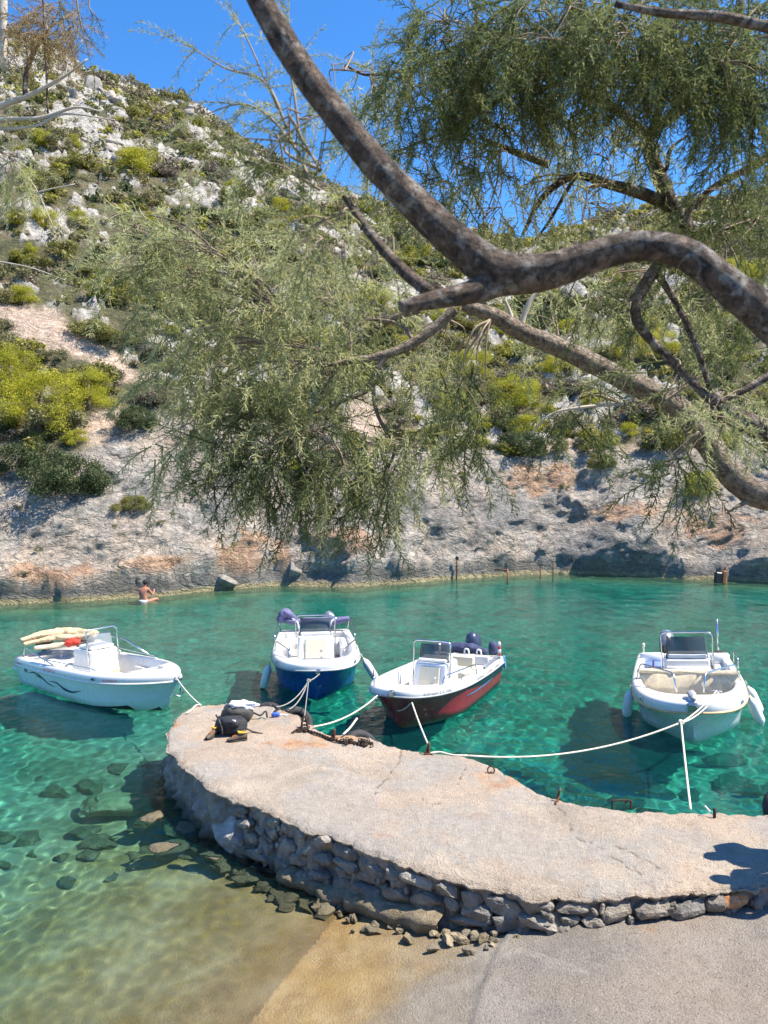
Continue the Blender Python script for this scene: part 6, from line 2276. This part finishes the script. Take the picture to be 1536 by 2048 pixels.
rope([sag(K4, e7, 0.20, 30), spline([e7, deckp(905, 1512), deckp(880, 1506), deckp(860, 1508)], 12)], 0.015, 'long slack white rope from the rightmost boat along the pier edge', 'rope', (K4,))
rope([sag(K4, e8, 0.02)], 0.015, 'white rope dropping from the knot of the rightmost boat to the pier', 'rope')
rope([spline([deckp(686, 1473, 0.03), deckp(700, 1466, 0.08), deckp(714, 1457, 0.16)], 8)], 0.017, 'short white rope end sticking up beside the tyre at the pier edge', 'rope')


def tyre(c, R, r, rot, label):
    root = empty('tyre', c.tolist())
    root.rotation_euler = rot
    tag(root, label, 'tyre', 'tyres used as fenders')
    n, k = 30, 12
    P = []
    for i in range(n + 1):
        a = 2 * PI * i / n
        row = []
        for j in range(k + 1):
            b = 2 * PI * j / k
            rr = r * (1 + 0.05 * ((i % 2) * (abs(math.cos(b)) < 0.75) * (math.cos(b) > -0.2)))
            w = R + rr * math.cos(b) * 0.85
            row.append((w * math.cos(a), w * math.sin(a), rr * math.sin(b) * 1.05))
        P.append(row)
    MB().grid(np.array(P)).build('tread', M['black_rubber'], root, True)
    MB().lathe([(R - r * 0.55, -r * 0.35), (R - r * 0.75, 0), (R - r * 0.55, r * 0.35)], 24).build('inner_rim', M['black'], root, True)


tyre(deckp(588, 1418) + np.array([0.0, 0.20, -0.34]), 0.24, 0.09, (0.9, 0.35, 0.2), 'worn black tyre leaning on the pier edge behind the ropes of the blue-hulled boat')
tyre(deckp(530, 1408) + np.array([0.0, 0.20, -0.34]), 0.24, 0.09, (0.8, -0.1, 0.0), 'worn black tyre on the pier edge behind the backpacks')
tyre(deckp(712, 1468) + np.array([0.06, 0.20, -0.33]), 0.24, 0.09, (0.9, 0.4, 0.3), 'worn black tyre hanging at the pier edge beside the rusty chain')
tyre(deckp(1546, 1622) + np.array([0.20, 0.10, -0.04]), 0.20, 0.09, (1.2, 0.1, 0.1), 'black tyre at the right edge of the picture on the pier')


def fitting(px, py, label, build, name='mooring_ring', cat='mooring ring'):
    p = deckp(px, py, 0.0)
    root = empty(name, p.tolist())
    tag(root, label, cat)
    build(root)
    return root


def bar(root, pts, r, mat='rust', name='bar'):
    MB().tube(spline(pts, len(pts) * 4), r, 7).build(name, M[mat], root, True)


def plate(root, s=(0.12, 0.09, 0.012)):
    MB().box((0, 0, 0.004), s, None, 0.2).build('base_plate', M['rust'], root)


def f_post(root):
    plate(root)
    bar(root, [(0, 0, -0.02), (0, 0, 0.08), (0.005, 0, 0.15)], 0.022)
    bar(root, [(-0.05, -0.02, 0.0), (-0.02, 0, 0.07), (0, 0, 0.12)], 0.012)


def f_ring(root):
    plate(root, (0.10, 0.08, 0.012))
    th = np.linspace(0, 2 * PI, 17)
    MB().tube(np.stack([0.045 * np.cos(th), 0.02 * np.sin(th), 0.05 + 0.045 * np.sin(th)], 1), 0.010, 6).build('ring', M['rust_dark'], root, True)
    bar(root, [(-0.02, 0, 0), (0, 0, 0.025), (0.02, 0, 0)], 0.012)


def f_bent(root):
    bar(root, [(-0.02, -0.02, -0.02), (0.0, 0.0, 0.05), (0.02, 0.0, 0.12), (0.03, 0.02, 0.13)], 0.016)
    bar(root, [(0.02, 0.0, 0.05), (-0.03, -0.06, 0.02), (-0.06, -0.12, 0.0)], 0.012)


def f_handle(root):
    bar(root, [(-0.11, 0, -0.02), (-0.11, 0, 0.06), (-0.09, 0, 0.085), (0.09, 0, 0.085), (0.11, 0, 0.06), (0.11, 0, -0.02)], 0.012, 'rust_dark')
    bar(root, [(0.02, -0.01, 0.03), (0.05, 0, 0.06), (0.08, 0, 0.085)], 0.008, 'rust_dark')


def f_strap(root):
    bar(root, [(0.0, 0, -0.02), (0.0, 0, 0.06), (0.0, 0.01, 0.11)], 0.018, 'rust_dark')
    bar(root, [(0.0, 0, 0.02), (-0.04, 0.02, 0.06), (-0.09, 0.06, 0.12)], 0.010, 'white_vinyl', 'strap')


def f_frame(root):
    bar(root, [(-0.05, 0, 0.0), (-0.03, 0.0, 0.12), (0.0, 0.02, 0.17), (0.03, 0.0, 0.12), (0.05, 0, 0.0)], 0.016, 'rust_dark')
    bar(root, [(-0.03, 0, 0.04), (0.03, 0, 0.04)], 0.014, 'rust_dark')


fitting(609, 1455, 'rusty upright ring holding the dark rope of the blue-hulled boat', f_frame)
fitting(668, 1478, 'rusty post wound with frayed rope at the middle of the chain', f_post, 'mooring_post', 'mooring post')
fitting(857, 1507, 'rusty low post with the ropes of the red-hulled and rightmost boats', f_post, 'mooring_post', 'mooring post')
fitting(982, 1548, 'small rusty ring on the orange-stained concrete', f_ring)
fitting(1116, 1601, 'bent rusty bar at the head of the long crack', f_bent, 'mooring_bar', 'mooring bar')
fitting(1243, 1615, 'dark iron handle-shaped bar near the pier edge', f_handle, 'mooring_bar', 'mooring bar')
fitting(1429, 1636, 'dark iron peg with a white strap, rightmost on the pier', f_strap, 'mooring_bar', 'mooring bar')


def chain(pts, label, heaps=()):
    root = empty('rusty_chain', pts[0].tolist())
    tag(root, label, 'chain')
    P, _ = resample(np.array(pts), 46)
    m = MB()
    th = np.linspace(0, 2 * PI, 9)
    cr = np.random.default_rng(3)
    def link_(c, d, roll):
        d = d / np.linalg.norm(d)
        s = np.cross(d, (0, 0, 1.0))
        s /= np.linalg.norm(s) + 1e-9
        u = np.cross(s, d)
        s2 = s * math.cos(roll) + u * math.sin(roll)
        m.tube(c + 0.030 * np.cos(th)[:, None] * d + 0.018 * np.sin(th)[:, None] * s2, 0.008, 5)
    for i in range(len(P) - 1):
        link_((P[i] + P[i + 1]) / 2 - pts[0], P[i + 1] - P[i], (i % 2) * 1.57)
    for c, r, k in heaps:
        for _ in range(k):
            o = cr.normal(size=3) * r * np.array([1, .8, .35])
            link_(c - pts[0] + np.array([o[0], o[1], abs(o[2])]), cr.normal(size=3) * np.array([1, 1, .3]), cr.uniform(0, 3))
    tag(m.build('links', M['rust_dark'], root, True), kind='stuff')


chain([deckp(585, 1467, .015), deckp(600, 1460, .02), deckp(618, 1464, .015), deckp(640, 1471, .015), deckp(662, 1480, .015), deckp(684, 1486, .015), deckp(705, 1488, .015), deckp(725, 1492, .015)],
      'rusty chain lying along the pier edge and ending in a heap', ((deckp(727, 1490, .02), 0.06, 46), (deckp(694, 1487, .02), 0.045, 22), (deckp(607, 1462, .02), 0.05, 18)))
rope([spline([deckp(545, 1412), deckp(555, 1420), deckp(548, 1424), deckp(562, 1418), deckp(575, 1424), deckp(590, 1416)], 26), spline([deckp(480, 1411), deckp(500, 1409), deckp(520, 1413), deckp(545, 1412)], 14)], 0.013,
     'thin black cord lying in loops on the pier edge', 'black')

# belongings
def blob(name, c, size, material, parent, seed, rough=0.16, sub=3, rot=None, sq=0.75, flat_bottom=True):
    """soft boxy lump"""
    v, f = ico(sub)
    w = np.sign(v) * np.abs(v) ** sq
    w = w * (1 + rough * fbm(w * 1.6 + seed, 3))[:, None]
    if flat_bottom:
        w[:, 2] = np.maximum(w[:, 2], -0.8)
    w = w * np.asarray(size) / 2
    if rot is not None:
        w = w @ np.array(rot).T
    return obj(name, mesh_np(name, w + np.asarray(c), f, True), M[material], parent)


bp = empty('backpack', deckp(462, 1466, 0).tolist(), (0, 0, -0.15))
tag(bp, 'black backpack lying on the pier, nearer of the two', 'backpack')
blob('pack_body', (0, 0, 0.12), (0.48, 0.34, 0.27), 'pack_black', bp, 3)
blob('front_pocket', (0.03, -0.10, 0.19), (0.30, 0.20, 0.14), 'pack_black', bp, 8)
MB().box((0.10, -0.16, 0.245), (0.07, 0.008, 0.03), rotm(0, 0, -0.7), 0.2).build('logo_patch', M['white_vinyl'], bp)
for k, pts in enumerate(([(-0.15, -0.12, 0.24), (-0.08, -0.19, 0.16), (-0.06, -0.20, 0.04)], [(0.2, -0.02, 0.12), (0.32, 0.04, 0.03), (0.42, 0.02, 0.015), (0.50, 0.0, 0.015)], [(0.24, -0.1, 0.1), (0.30, -0.16, 0.05), (0.26, -0.22, 0.02)])):
    MB().tube(spline(pts, 14), 0.014, 5).build('strap', M['pack_grey'], bp, True)
bp2 = empty('backpack', deckp(478, 1440, 0).tolist(), (0, 0, 0.1))
tag(bp2, 'dark grey backpack under the white shirt, farther of the two', 'backpack')
blob('pack_body', (-0.02, 0.02, 0.12), (0.50, 0.42, 0.27), 'pack_grey', bp2, 13)
for pts in ([(-0.2, -0.12, 0.12), (-0.30, -0.10, 0.06), (-0.36, -0.02, 0.10)], [(0.22, 0.0, 0.12), (0.34, 0.02, 0.06), (0.42, 0.10, 0.10), (0.45, 0.02, 0.02)]):
    MB().tube(spline(pts, 14), 0.015, 5).build('strap', M['pack_black'], bp2, True)
sh = blob('white_shirt', deckp(484, 1436, 0.20), (0.46, 0.44, 0.16), 'white_cotton', None, 23, 0.34, 4, rotm(0.3, 0.05, -0.25))
tag(sh, 'white shirt thrown over the farther backpack', 'shirt')


def shoe(px, py, rz, label):
    root = empty('shoe', deckp(px, py, 0).tolist(), (0, 0, rz))
    tag(root, label, 'shoe', 'pair of hiking shoes')
    xs_ = np.linspace(-0.15, 0.15, 11)
    w_ = np.array([.030, .040, .042, .040, .037, .040, .046, .049, .047, .038, .018])
    top = np.array([.115, .125, .125, .12, .108, .09, .078, .070, .062, .052, .04])
    def loft(zlo, zhi, k):
        P = []
        for x, w, a, b in zip(xs_, w_, zlo, zhi):
            P.append([(x, w * k * math.cos(t) * (1.0 if math.sin(t) < 0.2 else 0.8), a + (b - a) * (0.5 + 0.5 * math.sin(t))) for t in np.linspace(-PI / 2, 1.5 * PI, 13)])
        return np.array(P)
    m = MB().grid(loft(np.full(11, 0.02), top, 1.0), True)
    m.build('upper', M['shoe'], root, True)
    MB().grid(loft(np.full(11, 0.0), np.full(11, 0.034), 1.12), True).build('sole', M['sole'], root, True)
    th = np.linspace(0, 2 * PI, 15)
    MB().tube(np.stack([-0.085 + 0.055 * np.cos(th), 0.034 * np.sin(th), 0.125 + 0.0 * th], 1), 0.011, 6).build('collar', M['shoe_trim'], root, True)
    MB().box((-0.03, 0, 0.125), (0.03, 0.04, 0.06), rotm(0, 0.6), 0.3).build('tongue', M['shoe_trim'], root)
    for x in (0.0, 0.025, 0.05):
        MB().tube([(x, -0.03, 0.075 - x * 0.3), (x + 0.01, 0, 0.10 - x * 0.3), (x + 0.02, 0.03, 0.075 - x * 0.3)], 0.005, 5).build('lace', M['shoe_lace'], root, True)


shoe(474, 1482, math.radians(195), 'brown hiking shoe with orange laces in front of the black backpack')
shoe(424, 1474, math.radians(250), 'brown hiking shoe left of the black backpack')
bi = empty('diving_mask', deckp(551, 1433, 0).tolist(), (0, 0, 0.3))
tag(bi, 'small blue mask lying on the pier right of the backpacks', 'mask')
blob('frame', (0, 0, 0.03), (0.14, 0.07, 0.08), 'blue_item', bi, 4)
MB().tube(spline([(0.05, 0, 0.03), (0.14, 0.03, 0.012), (0.2, -0.01, 0.012), (0.15, -0.03, 0.012)], 14), 0.007, 5).build('strap', M['white_vinyl'], bi, True)


# ------------------------------------------------------------------ people
def person(name, loc, rz, joints, bones, label, hair=True, shorts=None, cloth=None):
    root = empty(name, loc, (0, 0, rz))
    tag(root, label, 'person')
    names = list(joints)
    me = bpy.data.meshes.new('body')
    me.from_pydata([joints[k][:3] for k in names], [(names.index(a), names.index(b)) for a, b in bones], [])
    o = obj('body', me, M['skin'] if cloth is None else cloth, root)
    sk = o.modifiers.new('Skin', 'SKIN')
    sk.use_smooth_shade = True
    if not me.skin_vertices:
        raise RuntimeError('no skin layer')
    for i, k in enumerate(names):
        r = joints[k][3]
        me.skin_vertices[0].data[i].radius = (r, joints[k][4] if len(joints[k]) > 4 else r)
        me.skin_vertices[0].data[i].use_root = (i == 0)
    sd = o.modifiers.new('Subdivision', 'SUBSURF')
    sd.levels = sd.render_levels = 2
    if hair:
        h = joints['head']
        v, f = ico(3)
        w = v * np.array([0.092, 0.105, 0.105])
        w = w * (1 + 0.08 * fbm(v * 4, 2))[:, None]
        w[:, 2] = np.maximum(w[:, 2], -0.035 - 0.05 * (v[:, 1] < 0))
        obj('hair', mesh_np('hair', w + np.array([h[0], h[1] - 0.012, h[2] + 0.025]), f, True), M['hair'], root)
    if shorts:
        MB().lathe(shorts, 16).build('shorts', M['shorts'], root, True)
    return root


# the man sitting in the shallows with his back to the viewer (local +Y is where he faces)
J = dict(pelvis=(0, 0, -0.02, .15, .12), waist=(0, 0.0, 0.14, .135, .10), ribs=(0, 0.03, 0.30, .15, .11), chest=(0, 0.06, 0.42, .155, .105), neck0=(0, 0.10, 0.52, .065), neck=(0.01, 0.13, 0.575, .052),
         head=(0.02, 0.15, 0.66, .082, .092), crown=(0.02, 0.16, 0.725, .06), nose=(0.03, 0.255, 0.645, .012),
         shl=(-0.17, 0.08, 0.445, .062), ell=(-0.23, 0.16, 0.21, .044), wrl=(-0.10, 0.36, 0.16, .032), hal=(-0.04, 0.42, 0.17, .034),
         shr=(0.17, 0.08, 0.445, .062), elr=(0.25, 0.20, 0.20, .044), wrr=(0.24, 0.36, 0.34, .032), har=(0.20, 0.38, 0.41, .034),
         hipl=(-0.10, 0.06, -0.06, .10), knl=(-0.16, 0.44, 0.03, .062), anl=(-0.14, 0.52, -0.38, .04), ftl=(-0.14, 0.64, -0.42, .03),
         hipr=(0.10, 0.06, -0.06, .10), knr=(0.34, 0.40, 0.06, .062), anr=(0.30, 0.50, -0.36, .04), ftr=(0.30, 0.62, -0.40, .03))
BON = [('pelvis', 'waist'), ('waist', 'ribs'), ('ribs', 'chest'), ('chest', 'neck0'), ('neck0', 'neck'), ('neck', 'head'), ('head', 'crown'), ('head', 'nose'), ('chest', 'shl'), ('shl', 'ell'), ('ell', 'wrl'), ('wrl', 'hal'),
       ('chest', 'shr'), ('shr', 'elr'), ('elr', 'wrr'), ('wrr', 'har'), ('pelvis', 'hipl'), ('hipl', 'knl'), ('knl', 'anl'), ('anl', 'ftl'), ('pelvis', 'hipr'), ('hipr', 'knr'), ('knr', 'anr'), ('anr', 'ftr')]
c = atz(289, 1201, 0.0)
person('person', (c[0], c[1] - 0.15, 0.0), -0.25, J, BON, 'bare-chested person with dark hair sitting in the shallows, back turned', shorts=[(0.10, -0.16), (0.165, -0.12), (0.165, 0.03), (0.15, 0.055)])

# two people standing on the pier just beyond the right edge: only their shadows reach the picture
JS = dict(pelvis=(0, 0, 0.92, .15, .11), waist=(0, 0.0, 1.06, .135, .10), ribs=(0, 0.0, 1.20, .15, .11), chest=(0, 0.0, 1.33, .165, .11), neck0=(0, 0.01, 1.43, .065), neck=(0, 0.02, 1.48, .052),
          head=(0, 0.04, 1.58, .082, .095), crown=(0, 0.03, 1.66, .06), nose=(0, 0.14, 1.57, .012),
          shl=(-0.19, 0, 1.36, .06), ell=(-0.24, -0.02, 1.08, .045), wrl=(-0.22, 0.06, 0.84, .032), hal=(-0.21, 0.09, 0.76, .036),
          shr=(0.19, 0, 1.36, .06), elr=(0.25, -0.02, 1.08, .045), wrr=(0.22, 0.08, 0.84, .032), har=(0.21, 0.11, 0.76, .036),
          hipl=(-0.10, 0, 0.86, .10), knl=(-0.11, 0.02, 0.48, .062), anl=(-0.11, -0.02, 0.08, .042), ftl=(-0.12, 0.12, 0.03, .035),
          hipr=(0.10, 0, 0.86, .10), knr=(0.11, 0.02, 0.48, .062), anr=(0.11, -0.02, 0.08, .042), ftr=(0.12, 0.12, 0.03, .035))
JS = {k: (*v[:3], *(r * 1.25 for r in v[3:])) if k not in ('head', 'crown', 'nose', 'neck') else v for k, v in JS.items()}
s_cl = simple('dark_clothes', (0.05, 0.055, 0.07), 0.85)
person('person', (4.52, 7.72, PIER_Z), 1.9, JS, BON, 'person in dark clothes beyond the right edge, casting the farther shadow on the pier', cloth=s_cl)
person('person', (4.38, 7.22, PIER_Z), 1.2, JS, BON, 'person in dark clothes beyond the right edge, casting the nearer shadow on the pier', cloth=s_cl)


# rusty ironwork along the far shore
def shore_iron(px, py_top, py_bot, label, build):
    p = atz(px, py_bot, 0.0)
    root = empty('rusty_post', (p[0], p[1] - 0.25, 0.0))
    tag(root, label, 'post')
    h = (py_bot - py_top) / FPX * p[1]
    build(root, h)


def post_(r, mat='rust', top=None):
    def b(root, h):
        MB().tube([(0, 0, -0.8), (0.01, 0, h * 0.5), (0.0, 0, h)], r, 7).build('shaft', M[mat], root, True)
        if top:
            top(root, h)
    return b


shore_iron(912, 1112, 1157, 'thin rusty post with dark cap at the far shore, leftmost', post_(0.03, 'rust', lambda r, h: MB().box((0.02, 0, h - 0.05), (0.14, 0.08, 0.16), rotm(0, 0.4), 0.2).build('cap', M['black'], r)))
shore_iron(1013, 1137, 1162, 'rusty post with a horizontal bar at the far shore', post_(0.035, 'rust_orange', lambda r, h: MB().tube([(-0.55, 0.05, h - 0.02), (0, 0, h - 0.02)], 0.035, 6).build('crossbar', M['rust'], r, True)))
shore_iron(1078, 1128, 1152, 'orange rusty post at the far shore', post_(0.03, 'rust_orange', lambda r, h: MB().box((0.0, 0, h), (0.25, 0.1, 0.06), None, 0.2).build('cap', M['rust_dark'], r)))
shore_iron(1103, 1120, 1157, 'thin black post at the far shore', post_(0.02, 'rust_dark'))
def bulky(root, h):
    MB().box((-0.12, 0, h * 0.38), (0.30, 0.25, h * 0.9), rotm(0, 0.08), 0.15).build('housing', M['black'], root)
    MB().box((0.10, -0.05, h * 0.45), (0.16, 0.2, h * 1.0), rotm(0, 0.05), 0.15).build('plate', M['rust_orange'], root)
    MB().tube([(0.12, 0, -0.6), (0.14, 0, h), (0.20, 0, h * 1.25)], 0.045, 7).build('shaft', M['rust'], root, True)
shore_iron(1437, 1138, 1164, 'bulky rusty iron winch stub standing in the water at the right', bulky)
